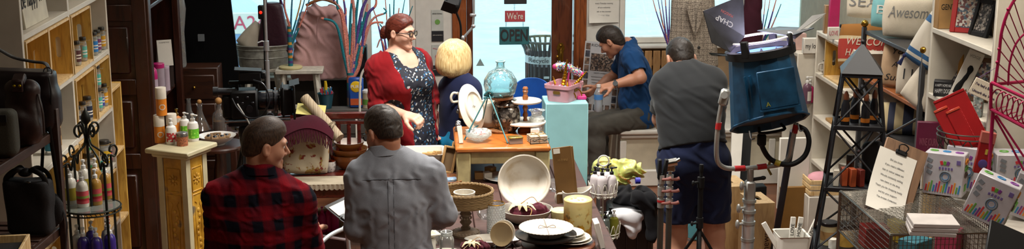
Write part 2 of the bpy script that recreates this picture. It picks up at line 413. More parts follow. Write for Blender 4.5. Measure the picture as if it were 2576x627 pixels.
# THE SETTING
YB=11.0
XL,XR=-2.16,3.2
WHITE=plain('painted_white','#cfc9bd',.45,var=.04);TRIMW=plain('trim_white','#dcd8ce',.4,var=.03)
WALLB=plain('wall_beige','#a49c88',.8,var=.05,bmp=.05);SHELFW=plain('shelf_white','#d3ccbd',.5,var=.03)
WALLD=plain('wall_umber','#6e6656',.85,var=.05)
def floor_mat():
 m,nt,bs=newmat('floor_boards');co=objco(nt)
 b=N(nt,'ShaderNodeTexBrick');b.inputs['Scale'].default_value=1;b.inputs['Brick Width'].default_value=.9;b.inputs['Row Height'].default_value=.085;b.inputs['Mortar Size'].default_value=.002
 b.inputs['Color1'].default_value=lin('#7a4a30');b.inputs['Color2'].default_value=lin('#663a26');b.inputs['Mortar'].default_value=lin('#2a150c')
 n1=N(nt,'ShaderNodeTexNoise');n1.inputs['Scale'].default_value=5;mp=objco(nt,(1,12,1));nt.links.new(mp,n1.inputs['Vector'])
 nt.links.new(co,b.inputs['Vector']);nt.links.new(mixc(nt,.35,b.outputs[0],ramp(nt,n1.outputs[0],[(.3,lin('#4a2616')),(.7,lin('#96603f'))])),bs.inputs['Base Color']);bs.inputs['Roughness'].default_value=.35;return m
struct(MB().box(((XL+XR)/2,5,-.05),(XR-XL+.4,13,.1)).build('floor',floor_mat()))
struct(MB().box(((XL+XR)/2,4.8,CEIL_Z+.05),(XR-XL+.4,12.6,.1)).build('ceiling',plain('ceiling_paint','#a39d90',.8)))
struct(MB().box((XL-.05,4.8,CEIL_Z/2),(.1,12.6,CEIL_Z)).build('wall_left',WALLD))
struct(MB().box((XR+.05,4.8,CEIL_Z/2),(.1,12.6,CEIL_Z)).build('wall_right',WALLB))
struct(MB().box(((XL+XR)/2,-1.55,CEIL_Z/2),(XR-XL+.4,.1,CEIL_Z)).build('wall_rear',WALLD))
# ceiling lamp housings (above the frame)
LAMPM=emit('lamp_diffuser','#fff4e0',2.0);LAMPH=plain('lamp_housing','#e6e4de',.4)
places=['over the display table','over the near right shelving','over the far right shelving','over the shop doorway','over the dark armoire','over the handbag rack','over the near aisle']
for(x,y,w,c),pl in zip(LAMPS,places):
 t=thing('ceiling_lamp','white rectangular ceiling lamp '+pl,'lamp',(x,y,CEIL_Z),group='ceiling lamps')
 MB().box((0,0,-.03),(1.2,.32,.06),bv=.01).build('housing',LAMPH,t);MB().box((0,0,-.066),(1.12,.26,.01)).build('diffuser',LAMPM,t)
# shop front: x positions taken from the photograph on the plane y = YB
def fx(px):return PY(px,150,YB).x
def fz(py,px=1288):return PY(px,py,YB).z
TOP=CEIL_Z
wall_b=MB()
def wseg(x0,x1,z0,z1,mb=wall_b,y=YB,t=.18):mb.box(((x0+x1)/2,y+t/2,(z0+z1)/2),(x1-x0,t,z1-z0))
xw0,xw1=fx(470),fx(1047)
xd0,xd1=fx(1138),fx(1474)
xw2,xw3=fx(1556),fx(2035)
ZS_L,ZS_R,ZH=.82,fz(109,1620),3.2
wseg(XL-.1,xw0,0,TOP);wseg(xw1,xd0,0,TOP);wseg(xd1,xw2,0,TOP);wseg(xw3,XR+.1,0,TOP)
wseg(xw0,xw1,0,ZS_L);wseg(xw0,xw1,ZH,TOP);wseg(xw2,xw3,0,ZS_R);wseg(xw2,xw3,ZH,TOP);wseg(xd0,xd1,2.55,TOP)
struct(wall_b.build('wall_back',plain('front_wall_paint','#cfccc4',.7,var=.03)))
PANE=glass('window_pane_glass',(.96,1,1),.02)
def window(name,x0,x1,z0,z1,mull):
 t=bpy.data.objects.new(name,None);col.objects.link(t);t.location=(0,0,0);struct(t);f=.05
 fr=MB()
 for x in(x0+f/2,x1-f/2):fr.box((x,YB+.05,(z0+z1)/2),(f,.1,z1-z0),bv=.006)
 for z in(z0+f/2,z1-f/2):fr.box(((x0+x1)/2,YB+.05,z),(x1-x0-2*f,.1,f),bv=.006)
 fr.build('window_frame',TRIMW,t);xs=[x0+f]+mull+[x1-f]
 for m in mull:MB().box((m,YB+.05,(z0+z1)/2),(.07,.1,z1-z0-2*f),bv=.006).build('mullion',TRIMW,t)
 for a,b in zip(xs,xs[1:]):MB().box(((a+b)/2,YB+.06,(z0+z1)/2),(b-a-.02,.006,z1-z0-2*f+.02)).build('pane',PANE,t)
 MB().box(((x0+x1)/2,YB-.03,z0-.015),(x1-x0+.1,.16,.03),bv=.008).build('window_sill',TRIMW,t)
 return t
window('window_1',xw0,xw1,ZS_L,ZH,[fx(925)])
window('window_2',xw2,xw3,ZS_R,ZH,[fx(1872)])
# door
DW=wood('door_mahogany','#8a4a22','#5c2c12',(5,5,.6),.35,coat=.3);DWD=wood('door_dark_wood','#5a2c16','#38180b',(5,5,.6),.35,coat=.3)
dr=bpy.data.objects.new('door_1',None);col.objects.link(dr);struct(dr)
g0,g1=fx(1191),fx(1388);st1=fx(1440)
MB().box(((xd0+g0-.055)/2,YB+.05,1.3),(g0-.055-xd0,.14,2.6),bv=.008).build('jamb',DW,dr)
MB().box(((st1+xd1)/2+.005,YB+.05,1.3),(xd1-st1-.01,.14,2.6),bv=.008).build('jamb',DW,dr)
MB().box(((st1+xd1)/2-.02,YB-.03,1.3),(.035,.03,2.6),bv=.008).build('jamb_moulding',DW,dr)
MB().box((g0-.027,YB+.06,1.2),(.05,.06,2.3),bv=.006).build('door_stile',DWD,dr)
MB().box(((g1+st1)/2,YB+.06,1.2),(st1-g1,.06,2.3),bv=.006).build('door_stile',DWD,dr)
MB().box(((g0+g1)/2,YB+.06,.2),(g1-g0,.06,.36),bv=.006).build('bottom_rail',DWD,dr)
MB().box(((g0+g1)/2,YB+.06,2.3),(g1-g0,.06,.14),bv=.006).build('top_rail',DWD,dr)
MB().box(((g0+g1)/2,YB+.06,1.3),(g1-g0-.004,.008,1.84)).build('pane',PANE,dr)
BRASS=plain('brass','#b08a3a',.28,1.0,.1);p=PY(1411,146,YB)
h=MB().prism([(-.028,-.1),(-.034,-.07),(-.022,-.055),(-.022,.055),(-.034,.07),(-.028,.1),(-.011,.125),(0,.12),(.011,.125),(.028,.1),(.034,.07),(.022,.055),(.022,-.055),(.034,-.07),(.028,-.1),(.008,-.125),(0,-.12),(-.008,-.125)],0,.008,T_((p.x,YB+.03,p.z))@RX(rad(90)))
h.tube(bez([(p.x,YB+.02,p.z+.075),(p.x-.004,YB-.03,p.z+.06),(p.x-.006,YB-.04,p.z),(p.x-.004,YB-.03,p.z-.06),(p.x,YB+.02,p.z-.075)],5),.008,8)
for dz in(.1,-.1):h.ell((p.x,YB+.015,p.z+dz),(.012,.008,.012),10,6)
h.ell((p.x-.03,YB-.01,p.z+.012),(.014,.012,.014),10,6);h.cyl((p.x-.03,YB+.03,p.z+.012),(p.x-.03,YB-.01,p.z+.012),.005,n=8)
h.build('door_handle',BRASS,dr)
# window seats either side of the door
SEAT_Z=.47;YS=10.32
s1=MB().box(((xw0+xd0)/2-.1,(YS+YB)/2,SEAT_Z/2),(xd0-xw0-.1,YB-YS-.004,SEAT_Z-.004));struct(s1.build('trim_1',plain('seat_dark_panel','#3a3632',.7)))
struct(MB().box(((xw0+xw1)/2,YB-.012,(SEAT_Z+.78)/2),(xw1-xw0,.02,.78-SEAT_Z)).build('trim_4',plain('dark_dado','#4a443e',.7)))
def right_seat():
 a,b=fx(1550)-.05,XR-.002;t=bpy.data.objects.new('trim_2',None);col.objects.link(t);struct(t)
 MB().box(((a+b)/2,(YS+.03+YB)/2,SEAT_Z/2-.02),(b-a,YB-YS-.034,SEAT_Z-.04)).build('seat_body',plain('seat_cream','#c9c0a8',.55,var=.04),t)
 MB().box(((a+b)/2,(YS+YB)/2-.005,SEAT_Z-.02),(b-a+.03,YB-YS+.03,.04),bv=.012).build('seat_top',TRIMW,t)
 MB().box(((a+b)/2,YS+.02,SEAT_Z-.06),(b-a,.03,.03),bv=.01).build('cornice',TRIMW,t)
 MB().box(((a+b)/2,YS+.015,.07),(b-a,.03,.14),bv=.012).build('plinth',TRIMW,t)
 for k in range(3):MB().box((a+.02+k*.6,YS+.022,SEAT_Z/2+.02),(.05,.02,.24),bv=.004).build('panel_stile',TRIMW,t)
 MB().box((a+.32,YS+.25,SEAT_Z+.012),(.5,.36,.02),bv=.004).build('wooden_seat_board',wood('seat_board','#a9743f','#8a5a2c'),t)
right_seat()
# street outside
GP=plain('pavement_concrete','#b9c4c4',.9,var=.06,scale=3,bmp=.1)
struct(MB().box((.5,16.2,-.2),(30,10,.1)).build('floor_pavement',GP));struct(MB().box((.5,31,-.3),(60,20,.1)).build('floor_street',plain('street_asphalt','#b9c4c4',.9)))
# LEFT SIDE: bookcase, crates, jars, armoire, pedestal, racks
PINE=wood('crate_pine','#cfa64e','#b08338',(7,7,.9),.5);PINE2=wood('pine_edge','#dfc08c','#c49a5e',(7,7,.9),.5)
XF=-1.83;BD=.32
def yat(px,X=XF,py=150):return PX(px,py,X).y
yA,yM,yE=yat(62),yat(181),yat(276)
SH=[2.22,1.88,1.535,1.19,.845,.5,.155]
bk=thing('bookcase','tall off-white bookcase of jar candles and pine crates beside the armoire','bookcase',(XF-BD/2,(yA+yE)/2,0))
def bkb(name,x0,x1,y0,y1,z0,z1,mat=SHELFW,par=bk):
 c=bk.location;return MB().box(((x0+x1)/2-c.x,(y0+y1)/2-c.y,(z0+z1)/2),(x1-x0,y1-y0,z1-z0),bv=.003).build(name,mat,par)
for y in(yA,yM,yE):bkb('upright',XF-BD,XF,y-.012,y+.012,0,2.4)
for z in SH:
 bkb('shelf',XF-BD,XF,yA+.0125,yM-.0125,z-.028,z);bkb('shelf',XF-BD,XF,yM+.0125,yE-.0125,z-.028,z)
bkb('back_panel',XF-BD,XF-BD+.008,yA+.013,yE-.013,.16,2.38,plain('bookcase_back','#9a968a',.7))
def holeplate(mb,w,h,sw,sh,t,M):
 """w x h plate with an upright stadium-shaped hand hole, in the local xy plane"""
 n=32;inn=[];out=[]
 for i in range(n):
  a=2*math.pi*(i+.5)/n;dx,dy=math.cos(a),math.sin(a);r=sw/2;L=sh/2-r
  inn.append((r*dx,r*dy+(L if dy>0 else-L)))
  k=min((w/2)/abs(dx)if abs(dx)>1e-6 else 9,(h/2)/abs(dy)if abs(dy)>1e-6 else 9);out.append([k*dx,k*dy])
 for sx in(-1,1):
  for sy in(-1,1):
   j=min(range(n),key=lambda q:abs(out[q][0]-sx*w/2)+abs(out[q][1]-sy*h/2));out[j]=[sx*w/2,sy*h/2]
 vs=[(x,y,z)for z in(0,t)for ring in(out,inn)for x,y in ring];fs=[]
 for i in range(n):
  j=(i+1)%n;fs+=[(i,n+i,n+j,j),(2*n+i,2*n+j,3*n+j,3*n+i),(n+i,3*n+i,3*n+j,n+j),(i,j,2*n+j,2*n+i)]
 return mb.add(vs,fs,M)
def crate(loc,w,h,d,label,group='pine crates in the bookcase',hole=True,rz=0.):
 """open pine box lying on its side, mouth towards +x; local origin bottom centre of its mouth"""
 t=thing('pine_crate',label,'crate',loc,rz,group);k=.012
 MB().box((-d/2,0,k/2),(d,w,k)).build('board',PINE2,t);MB().box((-d/2,0,h-k/2),(d,w,k)).build('board',PINE2,t)
 for s in(-1,1):
  b=MB();yy=s*(w/2-k/2);holeplate(b,.13,h-2*k,.026,.11,k,frame_m((-.065,yy+k/2,h/2),(1,0,0),(0,0,1)));b.box((-.065-d/2,yy,h/2),(d-.13,k,h-2*k));b.build('end_board',PINE,t)
  MB().box((.001,s*(w/2-k/2),h/2),(.004,k,h)).build('front_edge',PINE2,t)
 MB().box((-d+k/2,0,h/2),(k,w-2*k,h-2*k)).build('back_board',PINE,t);return t
def crate_px(p0,p1,z,h,label,d=.285):
 y0,y1=yat(p0)+.006,yat(p1)+.05;return crate((XF+.004,(y0+y1)/2,z),y1-y0,h,d,label)
crate_px(64,118,1.535,.312,'pine crate on its side in the bookcase holding a kraft tube')
crate_px(124,174,1.535,.312,'pine crate on its side in the bookcase behind the white lidded jar')
crate_px(183,228,1.535,.312,'pine crate beside an open space with brown and teal candle jars in front')
crate_px(183,228,1.19,.312,'pine crate on its side around the navy labelled candle jar')
crate_px(236,268,1.19,.312,'pine crate on its side around a double stack of candle jars')
crate_px(125,174,.845,.312,'pine crate behind the iron stand scroll with a grey box in it')
crate_px(183,226,.845,.312,'pine crate behind the iron rack finial around the green label jar')
crate_px(230,268,.5,.312,'pine crate low in the bookcase by the far upright')
crate_px(183,226,.5,.312,'pine crate low in the bookcase behind the lotion bottles')
crate_px(70,125,.5,.312,'pine crate low in the bookcase behind the black handbags')
# mason jar candles
JG=glass('jar_glass',(.93,.95,.93),.18,.05);WAX=plain('candle_wax','#e6e2d6',.4,var=.02);LID=plain('jar_lid_zinc','#5d5c58',.35,.9,.15);TWINE=plain('twine','#8d7448',.9)
def jar_meshes(r,h):
 g=MB().lathe([(0,.002),(r*.9,.002),(r,.012),(r,h*.72),(r*.82,h*.83),(r*.8,h)],20).mesh('jar')
 w=MB().lathe([(0,.006),(r*.88,.006),(r*.94,.014),(r*.94,h*.66),(0,h*.66)],20).mesh('wax')
 l=MB().lathe([(0,h*1.0+.001),(r*.84,h*.998),(r*.86,h*.99),(r*.86,h*.86),(r*.8,h*.86)],20).mesh('lid')
 b=MB().lathe([(r*1.012,h*.16),(r*1.012,h*.62)],16,a0=-1.5,a1=1.3).mesh('label')
 tw=MB().tube(circ((0,0,h*.84),r*.86,16),.0025,5,True);tw.tube(bez([(r*.86,0,h*.84),(r*1.1,.01,h*.84),(r*1.25,.03,h*.8),(r*1.2,.05,h*.83)],4),.0022,5);return g,w,l,b,tw.mesh('twine')
JM={}
for k,(r,h)in{'s':(.021,.135),'m':(.026,.142),'t':(.017,.11),'b':(.037,.16)}.items():
 JM[k]=jar_meshes(r,h)
 for me,mt in zip(JM[k],(JG,WAX,LID,None,TWINE)):
  if mt:me.materials.append(mt)
def printed(c):return stripes('jar_label_'+c[1:],[(.42,c),(.08,'#e8e4da'),(.1,c),(.08,'#e8e4da'),(.32,c)],.09,2,.6)
def link(me,name,parent,mat=None):
 if mat is not None and not len(me.materials):me=me.copy();me.materials.append(mat)
 o=bpy.data.objects.new(name,me);col.objects.link(o);o.parent=parent;return o
LBLM={}
def jar(loc,size,c,label,group='candle jars on the left bookcase',rz=0.):
 t=thing('candle_jar',label,'jar',loc,rz,group);g,w,l,b,tw=JM[size]
 for me,n in((g,'jar_glass'),(w,'wax'),(l,'lid'),(tw,'twine')):link(me,n,t)
 if(size,c)not in LBLM:m2=b.copy();m2.materials.append(printed(c));LBLM[(size,c)]=m2
 link(LBLM[(size,c)],'paper_label',t);return t
def onshelf(px,py,z,rmax=.0):
 p=PZ(px,py,z);x=min(max(p.x,XF-BD+.05),XF-.037);return(x,PX(px,py,x).y,z)
U=1.535+.0125
def jrow(px,py,z,s,c,l):
 X=XF-.042 if s=='b' else XF-.031;return jar((X,PX(px,py,X).y,z),s,c,l)
jrow(194,142,U,'s','#5a3436','candle jar with plum-brown label, leftmost on the upper shelf')
jrow(210,137,U,'s','#62b5a6','candle jar with mint green label and twine on the upper shelf')
jrow(238,131,1.535,'s','#2c80c8','candle jar with bright blue label on the upper shelf')
jrow(246,121,1.535,'s','#7d3e6e','candle jar with violet label next to the orange one on the upper shelf')
jrow(257,114,1.535,'s','#d09a1c','candle jar with orange label at the far end of the upper shelf')
L2=1.19+.0125
jrow(195,297,L2,'s','#39404e','candle jar with slate label at the left of the lower crate')
jrow(209,291,L2,'s','#4a3c4a','candle jar with grey-purple label in the lower crate')
jrow(222,293,L2,'m','#1d2a44','large candle jar with navy label in the lower crate')
a1=jrow(240,273,L2,'s','#7a3038','candle jar with maroon label under another jar in the far crate')
a2=jrow(249,265,L2,'s','#55b8a8','candle jar with mint label under another jar in the far crate')
jrow(256,258,L2,'t','#3b48a0','small candle jar with royal blue label in the far crate')
jrow(263,252,L2,'s','#e0a01e','candle jar with orange label and twine in the far crate')
jar((a1.location.x,a1.location.y,L2+.136),'s','#7a3038','candle jar with maroon label stacked on top in the far crate')
jar((a2.location.x,a2.location.y,L2+.136),'s','#55b8a8','candle jar with mint label stacked on top in the far crate')
L3=.845+.0125
b1=jrow(225,425,L3,'b','#2f7a46','large jar with green label under a smaller jar behind the iron rack')
jar((b1.location.x,b1.location.y-.01,L3+.161),'s','#3d9450','candle jar with green label stacked on a larger jar')
jrow(249,412,.845,'s','#1f8a80','candle jar with deep teal label below the orange ones')
jrow(264,405,.845,'b','#d8ae24','large candle jar with yellow label below the far crate')
jrow(274,396,.845,'s','#d0486a','candle jar with pink label below the far crate')
jrow(264,520,.5,'s','#b5523a','candle jar with rust label low behind the iron rack')
jrow(255,530,.5,'s','#51606e','candle jar with grey-blue label low behind the iron rack')
jrow(203,560,.5+.0125,'b','#8a8a86','large plain jar low behind the iron rack')
# things in the near bay
def tubejar(loc,r,h,lidh,body,lidm,label,name='kraft_tube',cat='container',group=None,band=None):
 t=thing(name,label,cat,loc,0,group);MB().lathe([(0,0),(r,0),(r,h-lidh),(0,h-lidh)],20).build('body',body,t)
 MB().lathe([(r*1.03,h-lidh),(r*1.03,h-.003),(r*.97,h),(0,h)],20).build('lid',lidm,t)
 if band:MB().lathe([(r*1.015,h*band[0]),(r*1.015,h*band[1])],20).build('paper_label',band[2],t)
 return t
KRAFT=plain('kraft_card','#a9824f',.8);PAPER=plain('white_paper','#d8d4ca',.7,var=.02);PINKPR=plain('pink_print','#b0405a',.7)
tubejar(onshelf(75,168,U),.032,.2,.035,KRAFT,LID,'tall kraft tube with grey lid and pink writing in the near crate',band=(.12,.42,PAPER))
tubejar(onshelf(147,174,U),.05,.1,.014,plain('white_ceramic','#dcd8cf',.3,var=.02),KRAFT,'white ceramic jar with kraft lid in the near crate','lidded_jar','jar')
p=onshelf(104,172,U)
hd=MB().cyl(p,(p[0],p[1],U+.012),.028,n=16);hd.cyl((p[0],p[1],U+.012),(p[0],p[1],U+.085),.009,.013,10)
hd.ell((p[0],p[1],U+.098),(.022,.014,.03),12,8)
for k,(dx,dz)in enumerate(((-.03,.15),(-.012,.165),(.008,.165),(.024,.155),(.04,.12))):hd.tube(bez([(p[0],p[1]+dx*.2,U+.1),(p[0],p[1]+dx*.7,U+.12),(p[0]+.01,p[1]+dx,U+dz)],4),[.007]*8+[.004],8)
one('jewellery_hand',hd,plain('polished_gold','#c09038',.22,1.),'gold hand-shaped ring holder in the near crate','ornament')
p=onshelf(105,150,U)
one('photo_card',MB().box((0,0,.06),(.003,.08,.11),(0,rad(-10),0)).box((-.02,0,.05),(.002,.03,.1),(0,rad(15),0)),speckle('card_photo','#c8c6c2',['#3a3a40','#86888c','#e2e0dc'],40,.4,.6),'black and white photo card leaning inside the near crate','card',loc=(XF-.24,p[1],U+.004))
p=onshelf(160,335,1.19)
bx=thing('gift_box','kraft box with teal sleeve on the middle left shelf','box',(XF-.09,yat(158),1.19));MB().box((0,0,.055),(.09,.075,.11),bv=.002).build('box_body',KRAFT,bx);MB().box((0,0,.15),(.09,.075,.08),bv=.002).build('sleeve',plain('teal_card','#2f7f93',.6),bx)
t=tubejar((XF-.05,yat(159)-.17,1.19),.03,.11,.02,JG,LID,'small glass bottle with teal label on the middle left shelf','glass_bottle','bottle',band=(.2,.62,plain('teal_label','#1d6a80',.6)))
bx=thing('gift_box','brown box with grey front label behind the iron scroll','box',(XF-.1,yat(163),.859));MB().box((0,0,.07),(.11,.15,.14),bv=.003).build('box_body',wood('brown_box','#6b4a2c','#56381f'),bx);MB().box((.057,.05,.075),(.003,.05,.12)).build('paper_label',plain('slate_label','#4d5358',.7),bx)
# lettered board on the top shelf
sg=thing('lettered_board','cream board with black brush script on the top left shelf','sign',(XF-.045,(yat(64,XF-.045)+yat(128,XF-.045))/2,1.8805),rot=(0,rad(-6),0))
yw=yat(128,XF-.045)-yat(64,XF-.045)-.03
MB().box((0,0,.15),(.02,yw,.3),bv=.002).build('board',plain('sign_cream','#c9c2ae',.7),sg)
INK=plain('sign_ink','#22221f',.8)
text('lettering','be happy for',.11,INK,sg,frame_m((.0115,-.02,.13),(0,1,0),(0,0,1)),wid=yw*.98,shear=.35)
text('lettering','this moment',.1,INK,sg,frame_m((.0115,0,.25),(0,1,0),(0,0,1)),wid=yw*.8,shear=.35)
# pine ladder shelf between bookcase and armoire
ls=thing('pine_shelf','narrow open pine shelf standing at the end of the bookcase','shelf',(-2.0,yE+.17,0));LW=.29;x1=.17
for s in(-1,1):MB().box((x1-.18,s*.125,.64),(.34,.02,1.28),bv=.003).build('side_board',PINE,ls)
for z in(1.265,.87,.44,.06):MB().box((x1-.18,0,z),(.34,.229,.02),bv=.003).build('shelf_board',PINE2,ls)
t=thing('pump_bottle','tall cream lotion bottle with kraft lid on the pine shelf','bottle',(-1.9,yE+.13,1.2755));MB().lathe([(0,0),(.026,0),(.028,.01),(.028,.2),(0,.2)],20).build('body',plain('cream_card','#c9bd9c',.6),t);MB().lathe([(.029,.2),(.029,.235),(.02,.24),(0,.24)],20).build('lid',KRAFT,t);MB().lathe([(.0285,.12),(.0285,.14)],14,a0=-1.6,a1=.2).build('printed_mark',INK,t)
t=tubejar((-1.91,yE+.1,.8805),.032,.14,.03,plain('dark_tube','#4a4640',.5),LID,'dark tube on the middle board of the pine shelf','dark_tube')
# armoire
AW=wood('armoire_mahogany','#3a180a','#1d0b04',(4,4,.5),.4,coat=.15);AWD=wood('armoire_dark','#220e06','#140803',(4,4,.5),.5)
ax1=-1.68;ay0=yat(377,ax1);ay1=yat(456,ax1);ar=thing('armoire','dark mahogany armoire with open shelves of pink bottles','cabinet',(ax1,ay0,0))
D_=.47;L_=ay1-ay0
def ab(n,c,d,m=AW,bv=.004,par=ar):return MB().box(c,d,bv=bv).build(n,m,par)
ab('side_panel',(-D_/2,.02,1.2),(D_,.03,2.4));ab('side_panel',(-D_/2,L_-.02,1.2),(D_,.03,2.4));ab('back_panel',(-D_+.01,L_/2,1.2),(.02,L_-.07,2.4),AWD)
for z in(.6,1.03,1.68,.1):ab('shelf',(-D_/2-.01,L_/2,z),(D_-.06,L_-.08,.025))
for y in(.03,L_-.045):ab('front_stile',(-.012,y,1.2),(.045,.07,2.4))
ab('top_board',(-D_/2,L_/2,2.41),(D_+.06,L_+.06,.03))
# raised frame-and-panel work on the side that faces the aisle
for x in(-.05,-D_+.05):ab('panel_stile',(x,-.004,1.2),(.085,.022,2.4))
for z in(2.3,1.47+.22,1.22,.74,.08):ab('panel_rail',(-D_/2,-.003,z),(D_-.18,.02,.1))
for z0,z1 in((1.75,2.24),(1.28,1.63),(.8,1.16),(.14,.68)):ab('raised_panel',(-D_/2,-.002,(z0+z1)/2),(D_-.24,.022,z1-z0-.05),bv=.012)
cr=MB()
for i in range(11):a=i/10;cr.box((.012,.08+a*(L_-.2),2.1-.0+.17*(2*abs(a-.5))**2*-1+.12),(.03,.09,.12),(rad(0),0,0),bv=.01)
cr.build('carved_apron',plain('carved_walnut','#6b4a36',.6,bmp=.6,scale=40),ar)
PINKB=plain('pink_bottle','#b81e6e',.3);PINKW=plain('pale_bottle','#b9a7b6',.35)
def armo(px,py,mk):p=PZ(px,py,1.0425);x=min(max(p.x,ax1-.36),ax1-.06);return(x,PX(px,py,x).y,1.0425)
def pump(loc,r,h,body,label,capm,labelc=None,name='pump_bottle',group=None,shoulder=.75,nozzle=True,rz=0.,lb=(.15,.62),lang=(-1.7,1.2)):
 t=thing(name,label,'bottle',loc,rz,group);hb=h*.74
 MB().lathe([(0,0),(r*.92,0),(r,.008),(r,hb*shoulder),(r*.85,hb*.9),(r*.4,hb*.985),(r*.36,hb)],20).build('body',body,t)
 c=MB().lathe([(r*.42,hb),(r*.42,hb+h*.08),(r*.2,hb+h*.1),(r*.14,hb+h*.18),(r*.34,hb+h*.185),(r*.34,hb+h*.24),(0,hb+h*.26)],14)
 if nozzle:c.box((r*.6,0,hb+h*.215),(r*1.3,r*.34,h*.045),bv=.002)
 c.build('pump',capm,t)
 if labelc:MB().lathe([(r*1.015,hb*lb[0]),(r*1.015,hb*lb[1])],16,a0=lang[0],a1=lang[1]).build('paper_label',labelc,t)
 return t
PW=plain('pump_white','#d9d8d4',.3);PB=plain('pump_black','#1a1a1c',.35)
pump(armo(386,250,0),.036,.3,PINKB,'hot pink bottle on the armoire shelf, nearest the side panel',plain('pink_cap','#8e2a66',.4),PINKW,nozzle=False,lang=(-2,0))
tubejar(armo(402,240,0),.04,.22,.03,plain('clear_pale','#a79aa6',.25),PINKB,'pale canister with pink and silver lid on the armoire shelf','canister')
for k,(px,py,l)in enumerate(((418,232,'nearer'),(428,225,'farther'))):tubejar(armo(px,py,0),.03,.17,.02,PINKW,PINKW,'lilac-grey tube on the armoire shelf, %s of two'%l,'tube_bottle','bottle','lilac tubes in the armoire')
tc=thing('tent_card','white folded advert card picturing pink bottles in the armoire','card',armo(415,168,0)[0:2]+(1.0425,),rad(40))
tc.location=(ax1-.075,yat(416,ax1-.075),1.0425);zz=.15;tc.rotation_euler=(0,0,rad(20))
MB().box((0,0,zz+.09),(.1,.003,.18),(rad(-14),0,0)).box((0,.045,zz+.09),(.1,.003,.18),(rad(14),0,0)).build('card',PAPER,tc)
MB().box((0,.02,zz/2),(.1,.07,zz)).build('riser',plain('dark_riser','#2a1a18',.6),tc)
pk=MB();pk.lathe([(0,0),(.014,0),(.014,.06),(.006,.07),(.006,.09),(0,.09)],10,(-.015,0,0));pk.lathe([(0,0),(.013,0),(.013,.045),(0,.045)],10,(.02,0,0))
o=pk.build('printed_picture',PINKB,tc);o.scale=(1,.12,1);o.location=(0,-.016,zz+.025);o.rotation_euler=(rad(-14),0,0)
text('lettering','COSMETICS',.013,INK,tc,T_((0,.016,zz+.16))@RX(rad(90-14)))
# foil-topped glass vase and drawer chest behind the armoire, tall black board
p=PY(486,165,9.75)
vs=thing('glass_vase','tall glass vase with dried gold leaves beside the armoire','vase',(p.x-.1,9.75,1.1225));MB().lathe([(0,0),(.05,0),(.055,.02),(.05,.25),(.07,.42),(.06,.5),(.05,.53)],20).build('glass',JG,vs)
fo=MB();rnd=random.Random(4)
for i in range(40):a,z,r=rnd.random()*6.28,rnd.random()*.5,rnd.random()*.04;fo.ell((r*math.cos(a),r*math.sin(a),.03+z),(.012,.004,.02),6,4,RZ(a)@RX(rnd.random()))
fo.build('dried_leaves',plain('dried_leaf','#8c7a4a',.7),vs)
ch=thing('drawer_chest','small brown wooden drawer chest under the glass vase','chest',(p.x+.01,9.75,0));CH=wood('chest_wood','#3a1d0e','#241008',(1,5,5),.45)
MB().box((0,.06,.56),(.34,.22,1.12),bv=.005).build('carcass',CH,ch)
for i in range(5):
 d=MB().box((0,-.056,.98-i*.21),(.29,.02,.18),bv=.006).build('drawer',CH,ch);MB().ell((0,-.075,.98-i*.21),(.012,.012,.012),10,6).build('knob',BRASS,d)
bp=thing('black_board','tall black foam board propped upright left of the window','board',(0,0,0));q0,q1=PY(486,110,10.15),PY(590,110,10.0)
vv=[PY(440,620,10.0),PY(608,240,10.0),PY(573,-60,10.15),PY(440,-60,10.15)]
vv[0]=Vector((vv[0].x,9.93,.48));x2=vv[1];kx=(vv[1].x-vv[2].x)/(vv[1].z-vv[2].z);vv[1]=Vector((x2.x+kx*(.48-x2.z),9.93,.48))
nrm=Vector((0,.03,0));MB().add([tuple(v)for v in vv]+[tuple(v+nrm)for v in vv],[(0,1,2,3),(7,6,5,4),(0,4,5,1),(1,5,6,2),(2,6,7,3),(3,7,4,0)]).build('board',plain('black_board','#060607',.9,spec=.1),bp,0)
p=PY(505,96,9.99);MB().box((p.x,p.y+.02,p.z),(.045,.02,.05)).build('paper_tag',plain('grey_tag','#6d7378',.7),bp)
# painted pedestal and the bottles on it
PT=plain('pedestal_paint','#b9b08f',.5,var=.05);ped_z=1.0;pc=PZ(456,366,ped_z);ANG=rad(-26)
pd=thing('painted_pedestal','cream pillar pedestal with distressed yellow tin panels','pedestal',(pc.x,pc.y,0),ANG)
TIN=None
def tin():
 m,nt,bs=newmat('yellow_tin');co=objco(nt);n1=N(nt,'ShaderNodeTexNoise');n1.inputs['Scale'].default_value=9;n1.inputs['Detail'].default_value=6;nt.links.new(co,n1.inputs['Vector'])
 v=N(nt,'ShaderNodeTexVoronoi');v.inputs['Scale'].default_value=38;nt.links.new(co,v.inputs['Vector'])
 c=ramp(nt,n1.outputs[0],[(.3,lin('#8a5f14')),(.5,lin('#b98a28')),(.62,lin('#c99c3c')),(.68,lin('#70604a'))]);nt.links.new(c,bs.inputs['Base Color']);bs.inputs['Roughness'].default_value=.4;bump(nt,bs,v.outputs['Distance'],.25,.004);return m
TIN=tin();W=.205
MB().box((0,0,ped_z-.014),(.3,.3,.028),bv=.006).build('top_slab',PT,pd);MB().box((0,0,ped_z-.04),(.25,.25,.024),bv=.008).build('moulding',PT,pd)
for sx in(-1,1):
 for sy in(-1,1):MB().box((sx*(W/2-.02),sy*(W/2-.02),.475),(.04,.04,.95),bv=.003).build('corner_post',PT,pd)
MB().box((0,0,.475),(W-.03,W-.03,.95)).build('core',PT,pd)
